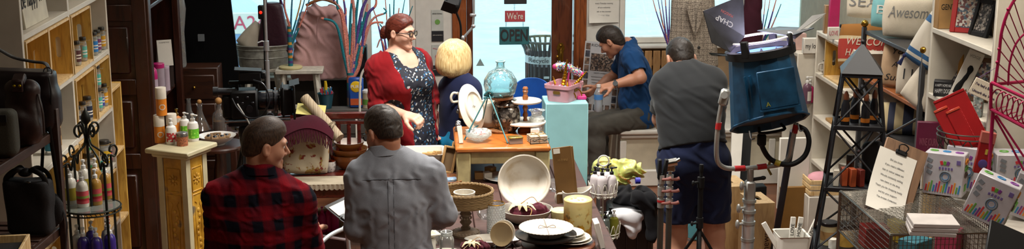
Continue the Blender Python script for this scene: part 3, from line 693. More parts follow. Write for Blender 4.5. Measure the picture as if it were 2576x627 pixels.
for f in range(4):
 M=RZ(f*math.pi/2);b=MB(M);y=-W/2+.012
 b.box((0,y,.48),(W-.084,.01,.92));b.build('tin_panel',TIN,pd);r=MB(M)
 for z0,z1 in((.74,.88),(.06,.72)):
  for(a,c_,w_,h_)in((-.048,(z0+z1)/2,.008,z1-z0),(.048,(z0+z1)/2,.008,z1-z0),(0,z0,.1,.008),(0,z1,.1,.008)):r.box((a,y-.006,c_),(w_,.008,h_),bv=.003)
 for a in range(8):r.ell((.024*math.cos(a*.785),y-.006,.81+.024*math.sin(a*.785)),(.014,.005,.008),8,5,RY(-a*.785))
 r.ell((0,y-.007,.81),(.012,.008,.012),8,5)
 for i in range(14):z=.62-i*.036;r.ell((.012*math.sin(i*1.4),y-.006,z),(.013,.005,.014),8,5)
 for sg_ in(-1,1):r.tube(bez([(sg_*.03,y-.006,.68),(sg_*.015,y-.006,.66),(sg_*.03,y-.006,.6),(sg_*.022,y-.006,.4),(sg_*.03,y-.006,.12)],5),.004,5)
 r.build('embossed_relief',TIN,pd)
MB().box((0,0,.05),(.26,.26,.1),bv=.01).build('base',PT,pd)
ORG=plain('orange_card','#cf7a1c',.5);CREAMC=plain('cream_card2','#cfc6b6',.55)
def otube(loc,label):
 t=thing('cardboard_tube',label,'container',loc,0,'orange and white cardboard tubes');r,h=.031,.165
 MB().lathe([(0,0),(r,0),(r,h*.62),(r,h*.62)],20).build('orange_body',ORG,t);MB().lathe([(r*1.02,h*.6),(r*1.02,h-.002),(r*.98,h),(0,h)],20).build('white_lid',CREAMC,t)
 text('printed_mark','O',.05,CREAMC,t,T_((r*.35,-r*.96,h*.3))@RZ(rad(20))@RX(rad(90)),warp=lambda x,y:-x*x/(2*r));return t
def onped(px,py):p=PZ(px,py,ped_z);return(p.x,p.y,ped_z)
t1=otube(onped(403,358),'orange and white tube under another at the left of the pedestal');a=t1.location
otube((a.x+.02,a.y-.005,ped_z+.166),'orange and white tube stacked on top on the pedestal');otube((a.x+.066,a.y+.03,ped_z),'orange and white tube standing behind the others on the pedestal')
WB=plain('white_bottle','#d8d6d0',.3,var=.02)
pump(onped(432,362),.032,.155,WB,'white pump bottle with red label on the pedestal',PW,speckle('red_label','#b02a30',['#b02a30','#c8c0b4'],60),rz=rad(-40),nozzle=False)
pump(onped(487,354),.033,.165,WB,'white pump bottle with bright green label nearest the slab corner',PW,speckle('green_label','#5cae22',['#5cae22','#8fd04a'],80),rz=rad(-40))
pump(onped(466,343),.03,.15,WB,'white pump bottle with green label behind the others',PW,MATS['green_label'],rz=rad(-40))
pump(onped(447,342),.029,.17,ORG,'orange bottle with gold pump at the back of the pedestal',BRASS,CREAMC,nozzle=False,lb=(.7,.9),lang=(0,6.28))
t=tubejar(onped(459,366),.033,.078,.022,plain('copper_salts','#9a5a3c',.5,var=.3,scale=120),plain('silver_lid','#a9a5a0',.25,.9),'squat jar of copper bath salts with silver lid','salts_jar','jar')
# wrought iron rack with lotion bottles
IRON=plain('wrought_iron','#23261f',.5,.6,.2);rc_=PY(231,520,6.62);RZ0=rc_.z;rk=thing('iron_rack','black wrought iron tiered rack with scroll top holding lotion bottles','rack',(rc_.x,rc_.y,0),rad(18));RR=.128;ztop=PY(214,295,6.62).z
zp=PY(270,400,6.62).z
for k in range(4):
 a=k*math.pi/2+.5;c,s_=math.cos(a),math.sin(a)
 MB().cyl((RR*c,RR*s_,0),(RR*c,RR*s_,zp),.0065,n=8).build('post',IRON,rk)
 pts=[(.008,ztop-.1),(.02,ztop-.14),(.055,ztop-.17),(.085,ztop-.2),(.1,ztop-.25),(.115,zp-.0),(.15,zp-.012),(.165,zp+.02),(.15,zp+.045),(.128,zp+.04),(.122,zp+.02),(.136,zp+.012)]
 MB().tube(bez([(r*c,r*s_,z)for r,z in pts],5),.0055,6).build('scroll',IRON,rk)
 pts=[(.008,ztop-.13),(.014,ztop-.08),(.035,ztop-.035),(.06,ztop-.04),(.068,ztop-.065),(.052,ztop-.09),(.036,ztop-.08),(.04,ztop-.06)]
 MB().tube(bez([(r*c,r*s_,z)for r,z in pts],5),.0055,6).build('scroll',IRON,rk)
MB().cyl((0,0,RZ0),(0,0,ztop-.03),.007,n=8).build('centre_rod',IRON,rk)
MB().lathe([(.006,-.04),(.022,-.02),(.024,0),(.016,.02),(.006,.035),(0,.05)],14,(0,0,ztop)).build('finial',IRON,rk)
for z in(RZ0,RZ0-.27,RZ0-.54):
 sh_=MB();sh_.tube(circ((0,0,z),RR+.012,36),.005,6,True);sh_.tube(circ((0,0,z-.018),RR+.012,36),.004,6,True)
 for k in range(40):a=k*math.pi/20;sh_.tube([((RR+.012)*math.cos(a),(RR+.012)*math.sin(a),z),((RR+.012)*math.cos(a+.08),(RR+.012)*math.sin(a+.08),z-.018)],.002,4)
 sh_.build('gallery_ring',IRON,rk);MB().lathe([(0,z-.004),(RR+.01,z-.004),(RR+.01,z+.002),(0,z+.002)],32).build('glass_shelf',glass('shelf_glass',(.45,.5,.46),.35),rk)
REDL=stripes('lotion_label_red',[(.35,'#b8434a'),(.12,'#9c1c26'),(.13,'#7d8a3a'),(.4,'#c04a50')],.1,2);HON=plain('honey_soap','#a47a34',.25);GOLDL=plain('gold_label','#9c8c2c',.5);CREAMB=plain('cream_bottle','#cbc7ba',.3)
lot=[(180,512,CREAMB,GOLDL,'cream lotion bottle with gold label at the left of the iron rack'),(210,520,CREAMB,REDL,'cream lotion bottle with red patterned label at the front of the iron rack'),(243,514,HON,REDL,'honey coloured soap bottle beside the front rod of the iron rack'),(268,500,HON,REDL,'honey coloured soap bottle at the right of the iron rack'),(187,492,CREAMB,REDL,'cream lotion bottle at the back left of the iron rack'),(214,488,CREAMB,GOLDL,'cream lotion bottle hidden at the back of the iron rack'),(243,484,HON,GOLDL,'honey soap bottle with gold label at the back of the iron rack')]
zs=RZ0+.0025
for px,py,b,l,lab in lot:p=PZ(px,py,zs);pump((p.x,p.y,zs),.0305,.185,b,lab,PW,l,'lotion_bottle','lotion bottles on the iron rack',nozzle=False,rz=rad(-75))
PUR=plain('purple_soap','#3a2a7a',.25);CLR=plain('pale_soap','#a8a5a0',.25)
zs2=RZ0-.27+.0025
for i,(dx,dy,b,lab)in enumerate(((-.075,-.03,CLR,'pale lotion bottle on the lower tier of the iron rack, far left'),(-.035,-.075,PUR,'purple soap bottle low on the iron rack, behind the front rod'),(.03,-.085,PUR,'purple soap bottle with white pump at the front of the lower tier'),(.085,-.035,PUR,'purple soap bottle at the right of the lower tier'),(-.02,.03,PUR,'purple soap bottle in the middle of the lower tier'),(.055,.045,CLR,'pale soap bottle at the back of the lower tier'))):
 pump((rc_.x+dx,rc_.y+dy,zs2),.0295,.185,b,lab,PW,None,'soap_bottle','soap bottles on the lower tier of the iron rack',nozzle=(i==2),rz=rad(-75))
# handbag rack at the near left
RB=wood('rack_brown','#3d261c','#2a1811',(5,.8,5),.5);DKL=plain('dark_leather','#1d1317',.38,var=.15,scale=30,bmp=.1);BRL=plain('brown_leather','#2a1614',.42,var=.2,scale=25,bmp=.15);BLK=plain('black_canvas','#131114',.8,bmp=.15,scale=200);OLV=plain('olive_canvas','#3b3a30',.8,bmp=.15,scale=200);STRAP=plain('strap_dark','#0d0b0c',.5)
E_=PY(147,320,6.05);z1=E_.z;G_=PZ(40,388,z1);RA=-math.atan2(E_.x-G_.x,E_.y-G_.y);z2=PY(147,556,6.05).z
rk2=thing('bag_rack','dark brown slatted wooden rack holding handbags','rack',(E_.x,E_.y,0),RA);LR=1.35;DR=.36
pp=PX(119,400,E_.x-.03);py_=-(E_.y-pp.y)/math.cos(RA)
for y in(py_,-LR):MB().box((.028,y,(z1+.11)/2),(.03,.03,z1+.11),bv=.004).build('post',RB,rk2)
for y in(-.02,-LR+.05):MB().box((-DR,y,(z1+.03)/2),(.028,.028,z1+.03),bv=.004).build('post',RB,rk2)
for z in(z1,z2,.5):
 for x in(.0,-DR):MB().box((x,-LR/2,z-.02),(.022,LR,.04),bv=.003).build('rail',RB,rk2)
 for i in range(17):MB().box((-DR/2,-.04-i*.077,z-.008),(DR-.02,.05,.014),bv=.002).build('slat',RB,rk2)
pe=E_
def bag(name,label,sdf,lo,hi,mat,loc,rz,res=.008):
 t=thing(name,label,'bag',loc,rz,'handbags on the brown rack');obj('bag_body',sdf.mesh('bag_body',lo,hi,res),mat,t);return t
# bags: built with their broad side towards -y (the camera)
bz=z1+.002
def atY(px,Y,z):return(PY(px,300,Y).x,Y,z)
s=SDF().add(s_box((0,0,.145),(.44,.12,.29),.045)).add(s_box((0,0,.1),(.46,.13,.2),.05),.03).disp(folds(.006,22,(1,0,.3),.6,3));s.isect(s_plane((0,0,.28),(.06,0,1)),.01)
t=bag('shoulder_bag','large plum-black leather shoulder bag on the upper rack shelf',s,(-.27,-.1,-.02),(.27,.1,.33),DKL,atY(18,5.98,bz),0)
MB().tube(bez([(.2,0,.26),(.185,0,.3),(.13,0,.31),(.05,0,.33),(-.03,0,.375),(-.12,0,.39),(-.2,0,.33),(-.21,0,.26)],8),.017,8,flat=.35).build('shoulder_strap',STRAP,t)
MB().tube(circ((.2,-.03,.27),.018,14,'y'),.003,6,True).build('strap_ring',plain('steel_ring','#8d8f92',.25,1.),t);MB().tube(bez([(.21,-.06,.25),(.217,-.068,.2),(.215,-.068,.13)],4),.004,6).build('zip_pull',STRAP,t)
s=SDF().add(s_box((0,0,.14),(.15,.09,.28),.05)).add(s_ell((0,-.04,.08),(.07,.035,.08)),.03).disp(folds(.004,40,(1,0,.2),.6,5))
t=bag('leather_backpack','small dark brown leather backpack with two gold studs',s,(-.11,-.1,-.02),(.11,.1,.3),BRL,atY(62,5.72,bz),0,.006)
MB().box((0,-.035,.285),(.05,.06,.03),(.4,0,0),bv=.006).box((0,-.064,.262),(.045,.012,.05),bv=.004).build('buckle_flap',BRL,t)
st=MB()
for x in(-.011,.011):st.ell((x,-.0715,.265),(.006,.004,.006),8,6)
st.build('gold_studs',plain('gold_stud','#c8b020',.3,1.),t);MB().tube(bez([(.07,-.02,.22),(.085,-.03,.14),(.082,-.02,.04)],4),.006,6,flat=.5).build('side_strap',BRL,t);MB().box((.09,-.03,.05),(.024,.006,.007),(0,-.5,0)).build('zip_pull',MATS['steel_ring'],t)
s=SDF().add(s_box((0,0,.1),(.2,.09,.2),.03)).disp(folds(.005,35,(1,0,.2),.6,7))
t=bag('olive_pouch','olive grey canvas bag at the left edge of the rack',s,(-.13,-.08,-.02),(.13,.08,.23),OLV,atY(-22,5.5,bz),0);MB().box((.06,-.05,.17),(.03,.006,.03)).build('leather_tag',STRAP,t)
s=SDF().add(s_box((0,0,.13),(.2,.1,.26),.03)).disp(folds(.006,26,(1,0,.2),.6,9));s.isect(s_plane((0,0,.25),(0,0,1)),.01)
t=bag('black_tote','black canvas tote with knotted handles on the lower rack shelf',s,(-.14,-.1,-.02),(.14,.1,.3),BLK,atY(58,5.85,z2+.002),rad(-8))
for sy in(-.025,.025):MB().tube(bez([(-.09,sy,.22),(-.085,sy,.26),(-.04,sy,.295),(0,0,.285),(.04,sy,.295),(.085,sy,.26),(.09,sy,.17)],6),.012,8,flat=.4).build('handle',STRAP,t)
MB().ell((-.01,0,.28),(.03,.03,.02),12,8).build('knot',STRAP,t);MB().ell((.02,-.045,.247),(.012,.006,.006),8,6).build('snap',MATS['steel_ring'],t)
s=SDF().add(s_ell((0,0,0),(.055,.03,.085))).disp(folds(.003,50,(1,0,.2),.6,11));PPX=pp.x+.045;q=PY(128,528,pp.y-.045)
t=thing('crossbody_pouch','round black crossbody pouch hanging from the rack post','bag',(q.x,q.y,q.z),0,'handbags on the brown rack');obj('bag_body',s.mesh('bag_body',(-.08,-.06,-.12),(.08,.06,.12),.006),BLK,t)
zt=z1+.11-q.z
MB().tube(bez([(.045,0,.04),(.03,.01,.2),(.012,.02,zt-.06),(0,.03,zt-.03),(-.01,.02,zt-.06),(-.02,.01,.25),(-.045,0,.05)],6),.009,6,flat=.35).build('strap',STRAP,t)
MB().tube(circ((-.02,-.028,.03),.014,14,'y'),.004,6,True).build('ring',BRASS,t);MB().box((.02,-.03,.02),(.008,.006,.035),(0,.4,0)).build('zip_pull',MATS['steel_ring'],t)
MB().tube(bez([(.05,0,.02),(.065,-.005,-.06),(.05,0,-.2)],5),.007,6,flat=.4).build('loose_strap',STRAP,t)
q=PY(18,540,5.3);ct=thing('wooden_box','pale wooden box with dark contents at the bottom left corner','box',(q.x-.03,5.25,z2+.002),rad(6))
MB().box((0,0,.006),(.2,.26,.012)).build('bottom',PINE2,ct)
for sx in(-1,1):MB().box((sx*.094,0,.07),(.012,.26,.14),bv=.002).build('side_board',PINE2,ct)
for sy in(-1,1):MB().box((0,sy*.124,.07),(.176,.012,.14),bv=.002).build('end_board',PINE2,ct)
MB().box((0,0,.1),(.17,.22,.03),bv=.01).build('dark_contents',BLK,ct)
# PEOPLE
def skin_mat(name,c,red):
 m,nt,bs=newmat(name);co=objco(nt);n1=N(nt,'ShaderNodeTexNoise');n1.inputs['Scale'].default_value=14;n1.inputs['Detail'].default_value=3;nt.links.new(co,n1.inputs['Vector'])
 nt.links.new(ramp(nt,n1.outputs[0],[(.35,lin(c)),(.75,lin(red))]),bs.inputs['Base Color']);bs.inputs['Roughness'].default_value=.5;bs.inputs['Subsurface Weight'].default_value=.12
 bs.inputs['Subsurface Radius'].default_value=(.01,.004,.002);bs.inputs['Subsurface Scale'].default_value=1.;return m
def hair_mat(name,c,hi,size=(.006,.006,.07),rot=(0,0,0),rough=.5,bm=.25):
 m,nt,bs=newmat(name);co=objco(nt,size,rot,vt='TEXTURE');n1=N(nt,'ShaderNodeTexNoise');n1.inputs['Scale'].default_value=1;n1.inputs['Detail'].default_value=5;n1.inputs['Distortion'].default_value=.3;nt.links.new(co,n1.inputs['Vector'])
 nt.links.new(ramp(nt,n1.outputs[0],[(.32,lin(c)),(.7,lin(hi))]),bs.inputs['Base Color']);bs.inputs['Roughness'].default_value=rough;bs.inputs['Specular IOR Level'].default_value=.35;bump(nt,bs,n1.outputs[0],bm,.004);return m
def plaid_mat():
 m,nt,bs=newmat('buffalo_plaid');co=objco(nt);s=N(nt,'ShaderNodeSeparateXYZ')
 nz=N(nt,'ShaderNodeTexNoise');nz.inputs['Scale'].default_value=5;nt.links.new(co,nz.inputs['Vector']);va=N(nt,'ShaderNodeVectorMath',operation='SCALE');va.inputs['Scale'].default_value=.03;nt.links.new(nz.outputs['Color'],va.inputs[0])
 vb=N(nt,'ShaderNodeVectorMath',operation='ADD');nt.links.new(co,vb.inputs[0]);nt.links.new(va.outputs[0],vb.inputs[1]);nt.links.new(vb.outputs[0],s.inputs[0])
 def band(o,per,ph):
  f=mth(nt,'FRACT',mth(nt,'ADD',mth(nt,'DIVIDE',o,per),50+ph));return ramp(nt,f,[(0,(0,0,0)),(.1,(.25,.25,.25)),(.17,(0,0,0)),(.46,(0.5,.5,.5)),(.52,(1,1,1)),(.92,(1,1,1)),(.97,(.4,.4,.4))])
 u=mth(nt,'ADD',s.outputs[0],mth(nt,'MULTIPLY',s.outputs[1],.6));a=band(u,.1,.2);b=band(s.outputs[2],.11,.1)
 c1=mixc(nt,a,lin('#6a0a14'),lin('#12111a'));c2=mixc(nt,b,lin('#820c18'),lin('#0c0e16'))
 ck=mixc(nt,.5,c1,c2);n2=N(nt,'ShaderNodeTexNoise');n2.inputs['Scale'].default_value=220;nt.links.new(co,n2.inputs['Vector'])
 nt.links.new(mixc(nt,.12,ck,n2.outputs[0],'OVERLAY'),bs.inputs['Base Color']);bs.inputs['Roughness'].default_value=.95;bs.inputs['Specular IOR Level'].default_value=.1;bump(nt,bs,n2.outputs[0],.25,.003);return m
def leaf_print(name,base,cols,scale):
 """dark cloth with scattered pale leaf shapes: voronoi cells stretched differently in two layers"""
 m,nt,bs=newmat(name);c=lin(base)
 for k,(cl,sc,rot,thr)in enumerate(cols):
  co=objco(nt,sc,rot,vt='TEXTURE');v=N(nt,'ShaderNodeTexVoronoi');v.inputs['Scale'].default_value=scale;v.inputs['Randomness'].default_value=.9;nt.links.new(co,v.inputs['Vector'])
  c=mixc(nt,mth(nt,'LESS_THAN',v.outputs['Distance'],thr),c,lin(cl))
 nt.links.new(c,bs.inputs['Base Color']);bs.inputs['Roughness'].default_value=.8;return m
def smooth(me,n=2):
 bm=bmesh.new();bm.from_mesh(me)
 for _ in range(n):bmesh.ops.smooth_vert(bm,verts=bm.verts,factor=.5,use_axis_x=True,use_axis_y=True,use_axis_z=True)
 bm.to_mesh(me);bm.free();me.polygons.foreach_set('use_smooth',[True]*len(me.polygons));return me
LENS=glass('lens_glass',(.97,.98,1),0.)
for n_ in LENS.node_tree.nodes:
 if n_.type=='LAYER_WEIGHT':n_.inputs[0].default_value=.08
class Person:
 """joints in metres relative to the feet; lat = left->right, front = where the chest points"""
 def __init__(s,name,label,loc,J,head,face,skin,hs=1.0,build=1.0,girth=1.0):
  s.t=thing(name,label,'person',loc);s.J={k:Vector(v)for k,v in J.items()};s.sk=skin;s.hs=hs;s.b=build;s.g=girth
  j=s.J;s.lat=(j['shR']-j['shL']).normalized();s.up=(j['neck']-j['pelvis']).normalized();s.front=s.up.cross(s.lat).normalized()
  f=Vector(face).normalized();r=f.cross(Vector((0,0,1))).normalized();u=r.cross(f);s.H=Matrix(((r.x,f.x,u.x,0),(r.y,f.y,u.y,0),(r.z,f.z,u.z,0),(0,0,0,1)));s.hc=Vector(head);s.HM=T_(s.hc)@s.H@Matrix.Scale(hs,4)
 def h(s,x,y,z):return s.HM@Vector((x,y,z))
 def torso(s,S,o=0.):
  j=s.J;k=s.b;g=s.g;fr=s.front;lat=s.lat
  plat=(j['hipR']-j['hipL']).normalized();hl=(j['hipR']-j['hipL']).length
  S.add(s_flat(j['pelvis'],j['waist'],.155*g+o,.138*g+o,fr,.72),.05);S.add(s_flat(j['waist'],j['chest'],.138*g+o,.158*k+o,fr,.7),.08)
  S.add(s_flat(j['chest'],j['chest'].lerp(j['neck'],.55),.158*k+o,.12*k+o,fr,.66),.06)
  for sd in('L','R'):
   S.add(s_cone(j['chest'].lerp(j['neck'],.7).lerp(j['sh'+sd],.35),j['sh'+sd],.062*k+o,.06*k+o),.06);S.add(s_cone(j['neck']+s.up*.02,j['sh'+sd].lerp(j['neck'],.25),.045*k+o,.045*k+o),.05)
   S.add(s_ell(j['hip'+sd]-fr*.03+s.up*.01,(.095*g+o,.1*g+o,.1*g+o)),.05)
  return S
 def arm(s,S,sd,o=0.,end=1.,elbow_only=False):
  j=s.J;a,b,c=j['sh'+sd],j['el'+sd],j['wr'+sd];k=s.b
  S.add(s_cone(a,b,.056*k+o,.043*k+o),.035)
  if not elbow_only:S.add(s_cone(b,b.lerp(c,.35),.042*k+o,.043*k+o),.02);S.add(s_cone(b.lerp(c,.35),c,.043*k+o,(.028+.012*(o>0))*k+o),.02)
  return S
 def leg(s,S,sd,o=0.,taper=1.):
  j=s.J;a,b,c=j['hip'+sd],j['kn'+sd],j['an'+sd];g=s.g
  S.add(s_cone(a,b,.086*g+o,.06*g+o*1.0),.04);S.add(s_cone(b,b.lerp(c,.35),.056*g+o,.058*g+o),.03);S.add(s_cone(b.lerp(c,.35),c,.057*g+o,.038*g+o*1.2),.03);return S
 def hand(s,S,sd,d=None,n=None,curl=.5,spread=.0):
  j=s.J;w=j['wr'+sd];d=Vector(d).normalized()if d else(w-j['el'+sd]).normalized();n=Vector(n)if n else s.front;n=(n-d*n.dot(d)).normalized();sv=d.cross(n)
  sv=sv if(sd=='L')else-sv
  R=Matrix((sv,d,n)).transposed();S.add(s_box(w+d*.045,(.076,.088,.026),.012,R),.02)
  for i,(off,L)in enumerate(((.028,.07),(.0095,.08),(-.0095,.074),(-.028,.058))):
   p=w+d*.085+sv*off;ang=0.
   F=SDF();q=p
   for sg,r0 in((.45,.0098),(.3,.0088),(.25,.008)):
    ang+=curl*(1.0 if sg==.45 else 1.2)*.8;dd=(d*math.cos(ang)+n*math.sin(ang)+sv*off*spread*6).normalized();q2=q+dd*L*sg;F.add(s_cone(q,q2,r0,r0*.92),.004);q=q2
   F.add(s_cone(w+d*.06+sv*off,p,.0105,.01),.006);S.add(F.fn(),.005)
  p0=w+d*.02+sv*.03;p1=w+d*.05+sv*.055+n*.012;p2=p1+(d*.8+sv*.25+n*(.35+curl*.3)).normalized()*.032;p3=p2+(d*.9+n*(.3+curl*.4)-sv*.1).normalized()*.026
  T=SDF().add(s_cone(p0,p1,.016,.0125)).add(s_cone(p1,p2,.0125,.0105),.006).add(s_cone(p2,p3,.0105,.009),.005);S.add(T.fn(),.012);s.palm=w+d*.07+n*.03;return S
 def head(s,S):
  k=s.hs;h=s.h;R=s.H;e=lambda c,r:s_ell(h(*c),[v*k for v in r],R);c_=lambda a,b,r0,r1:s_cone(h(*a),h(*b),r0*k,r1*k)
  G=SDF().add(e((0,-.012,.032),(.075,.096,.086))).add(e((0,.026,-.03),(.057,.062,.083)),.045)
  for sx in(-1,1):G.add(c_((sx*.047,.0,-.046),(sx*.015,.073,-.097),.02,.016),.025);G.add(e((sx*.042,.06,-.03),(.022,.025,.022)),.03);G.add(c_((sx*.012,.094,.026),(sx*.048,.078,.024),.009,.008),.02);G.sub(e((sx*.031,.104,.004),(.017,.017,.012)),.014)
  G.add(c_((0,.09,.014),(0,.12,-.028),.008,.0105),.01);G.add(c_((-.011,.102,-.037),(.011,.102,-.037),.0085,.0085),.01);G.add(e((0,.079,-.102),(.018,.017,.015)),.02)
  G.add(c_((-.017,.088,-.066),(.017,.088,-.066),.0065,.0065),.01);G.add(c_((-.014,.087,-.077),(.014,.087,-.077),.0075,.0075),.009)
  for sx in(-1,1):E=SDF().add(e((sx*.085,-.014,-.008),(.012,.021,.033))).sub(e((sx*.096,-.006,-.004),(.009,.012,.02)),.006);G.add(E.fn(),.008)
  S.add(G.fn(),.014);S.add(s_cone(s.J['neck']-s.up*.02,h(0,-.03,-.05),.058*s.b**.5,.05*s.b**.5),.016);return S
 def body(s,res=.006,hands=None,legs=True):
  S=SDF();s.torso(S)
  for sd in 'LR':s.arm(S,sd);s.leg(S,sd)
  for sd in 'LR':
   f=s.front;a=s.J['an'+sd];ft=Vector(s.J.get('toe'+sd,a+Vector((f.x,f.y,0)).normalized()*.17+Vector((0,0,-.045))));S.add(s_cone(a+Vector((0,0,-.03)),ft,.04,.03),.03)
  for sd in 'LR':s.hand(S,sd,**((hands or{}).get(sd,{})))
  s.head(S);pts=list(s.J.values())+[s.hc];lo=[min(p[i]for p in pts)-.24 for i in range(3)];hi=[max(p[i]for p in pts)+.24 for i in range(3)];s.lo,s.hi=lo,hi
  return obj('body',S.mesh('body',lo,hi,res),s.sk,s.t)
 def cloth(s,name,S,mat,res=.006,par=None,sm=2):return obj(name,smooth(S.mesh(name,s.lo,s.hi,res),sm),mat,par or s.t)
 def ear_pts(s):return[s.h(sx*.08,-.012,-.008)for sx in(-1,1)]
 def hair_short(s,mat,thick=.012,top=.012,front=(.085,.05),back=(-.06,-.085),noise=.003,ear=True,nape=-.062):
  k=s.hs;R=s.H;S=SDF().add(s_ell(s.h(0,-.012,.034),[k*v for v in(.076+thick,.097+thick,.086+thick)],R)).add(s_ell(s.h(0,.015,.075),[k*v for v in(.064,.08,.048+top)],R),.03)
  S.add(s_cone(s.h(0,-.055,-.03),s.h(0,-.045,-.075),.055*k,.045*k),.03)
  d=Vector((0,back[0]-front[0],back[1]-front[1]));n=s.H.to_3x3()@Vector((0,-d.z,d.y));n=-n if n.dot(s.H.to_3x3()@Vector((0,1,-1)))<0 else n
  S.isect(s_plane(s.h(0,*front),n),.012);S.isect(s_plane(s.h(0,0,nape),s.H.to_3x3()@Vector((0,.25,-1))),.008)
  if ear:
   for p in s.ear_pts():S.sub(s_ell(p+s.H.to_3x3()@Vector((0,.0,-.012)),[k*v for v in(.03,.022,.04)],R),.008)
  if noise:S.disp(folds(noise,150,R.to_3x3()@Vector((1,.4,.2)),.7,2))
  return obj('hair',S.mesh('hair',[c-.2 for c in s.hc],[c+.2 for c in s.hc],.004),mat,s.t)
 def glasses(s,mat,w=.045,hgt=.032):
  g=MB(s.HM)
  for sx in(-1,1):
   g.tube([(sx*.033+w/2*math.copysign(abs(math.cos(a))**.55,math.cos(a)),.112-abs(math.cos(a))*.004,.002+hgt/2*math.copysign(abs(math.sin(a))**.55,math.sin(a)))for a in[i*math.pi/10 for i in range(20)]],.0034,6,True)
   g.tube([(sx*.057,.108,.008),(sx*.074,.08,.01),(sx*.084,.0,.008),(sx*.084,-.03,-.008)],.003,6)
  g.tube([(-.012,.113,.006),(0,.116,.009),(.012,.113,.006)],.0024,6);o=g.build('glasses',mat,s.t)
  l=MB(s.HM)
  for sx in(-1,1):l.ell((sx*.034,.111,.002),(w/2,.001,hgt/2),14,6)
  l.build('lenses',LENS,o)
 def eyes(s,iris):
  for sx in(-1,1):
   e=MB(s.HM).ell((sx*.031,.0785,.003),(.0125,.0115,.0105),14,10).build('eye',plain('eye_white','#d8d2cb',.2),s.t);MB(s.HM).ell((sx*.031+.001,.0885,.002),(.0056,.0024,.0056),10,6).build('iris',iris,e)
 def brows(s,mat):
  b=MB(s.HM)
  for sx in(-1,1):b.tube([(sx*.014,.104,.022),(sx*.032,.1,.028),(sx*.05,.084,.022)],[.003,.0034,.002],6)
  b.build('eyebrows',mat,s.t)
 def lips(s,mat):
  MB(s.HM).tube([(-.02,.089,-.07),(-.008,.0955,-.066),(0,.0955,-.068),(.008,.0955,-.066),(.02,.089,-.07)],[.0015,.004,.0035,.004,.0015],6).tube([(-.018,.0895,-.072),(0,.0955,-.0765),(.018,.0895,-.072)],[.0015,.0055,.0015],6).build('lips',mat,s.t)
def collar(P,mat,r=.066,h=.045,tilt=.25,open_=.5,par=None,c=None):
 """folded shirt collar: a stand with a turned-down leaf, open at the throat"""
 n=P.J['neck']+P.up*.012 if c is None else c;u=(P.up-P.front*tilt).normalized()if False else P.up;f=(P.front-u*P.front.dot(u)).normalized();l=f.cross(u);Mx=Matrix(((l.x,f.x,u.x,n.x),(l.y,f.y,u.y,n.y),(l.z,f.z,u.z,n.z),(0,0,0,1)))
 def fn(a,b):
  ang=math.pi/2+open_*.5+a*(2*math.pi-open_);prof=[(r*1.0,-.01),(r*.98,h*.5),(r*.99,h),(r*1.08,h*.95),(r*1.2,h*.5),(r*1.32,h*.08)]
  x=b*(len(prof)-1);i=min(int(x),len(prof)-2);t=x-i;rr=prof[i][0]*(1-t)+prof[i+1][0]*t;zz=prof[i][1]*(1-t)+prof[i+1][1]*t
  lean=.014*(-math.sin(ang));dip=-.03*max(0,math.sin(ang))**2;return(rr*math.cos(ang),rr*math.sin(ang)*.95,zz+lean+dip)
 m=MB(Mx);m.grid(fn,40,10,t=.003);return m.build('collar',mat,par or P.t)
DENIM=fabric('shirt_grey_chambray','#80838a',.9,.12,420.);NAVY=fabric('navy_cloth','#141a30',.9,.1,400.);BLK_T=fabric('charcoal_cotton','#222426',.95,.08,500.,sheen=.1);KHAKI=fabric('trouser_grey','#4b4842',.9,.1,400.);JEAN=fabric('dark_jeans','#1a1d2a',.9,.1,400.)
def stand_legs(J,hipz,x,y,sp=.1,toe=(0,1)):
 J.update(hipL=(x-.085,y,hipz),hipR=(x+.085,y,hipz),knL=(x-sp,y+.02,hipz*.54),knR=(x+sp,y+.02,hipz*.54),anL=(x-sp-.01,y-.01,.09),anR=(x+sp+.01,y-.01,.09));return J
# man in the plaid shirt (seen from behind, looking to the right)
Y0=5.75;root=Vector((PY(650,400,Y0).x,Y0,0));jp=lambda px,py,dy=0.:PY(px,py,Y0+dy)-root
J=dict(neck=jp(657,448,.01),shL=jp(553,497,-.01),shR=jp(752,508,.0),chest=jp(650,560,.0));J['waist']=Vector((.0,.0,1.02));J['pelvis']=Vector((0,0,.92))
J.update(elL=J['shL']+Vector((-.03,.04,-.27)),elR=J['shR']+Vector((.045,.05,-.26)));J.update(wrL=J['elL']+Vector((.08,.2,.02)),wrR=J['elR']+Vector((-.02,.22,.03)));stand_legs(J,.88,0,0)
P=Person('person','man in a red and black plaid shirt seen from behind, looking right',root,J,jp(666,366,.0),(.93,.36,-.16),skin_mat('skin_plaid_man','#a5765c','#b98268'),.9,1.0,1.0)
P.body(.0048);PLAID=plaid_mat();S=SDF();P.torso(S,.013)
for sd in 'LR':P.arm(S,sd,.012)
S.disp(folds(.004,95,(.5,.3,1),.9,1));S.isect(s_plane((0,0,.84),(0,0,-1)),.01);S.sub(s_cone(J['neck']+Vector((0,0,.075)),J['neck']+Vector((0,0,.2)),.075,.1),.01)
for sd in 'LR':S.isect(s_off(s_cone(P.J['el'+sd],P.J['el'+sd],2.),0),0)
P.cloth('shirt',S,PLAID);collar(P,PLAID,.067,.05)
S=SDF();P.torso(S,.008);[P.leg(S,sd,.014)for sd in 'LR'];S.isect(s_plane((0,0,.98),(0,0,1)),.005);S.isect(s_plane((0,0,.07),(0,0,-1)),.005);P.cloth('trousers',S,JEAN,.008)
P.hair_short(hair_mat('hair_brown','#1c120c','#4a3424',(.004,.004,.02)),.004,.024,(.088,.062),(-.05,-.05),.001,nape=-.035);P.brows(MATS.get('x')or plain('brow_brown','#2e2016',.8));P.eyes(plain('iris_brown','#2a1a10',.2))
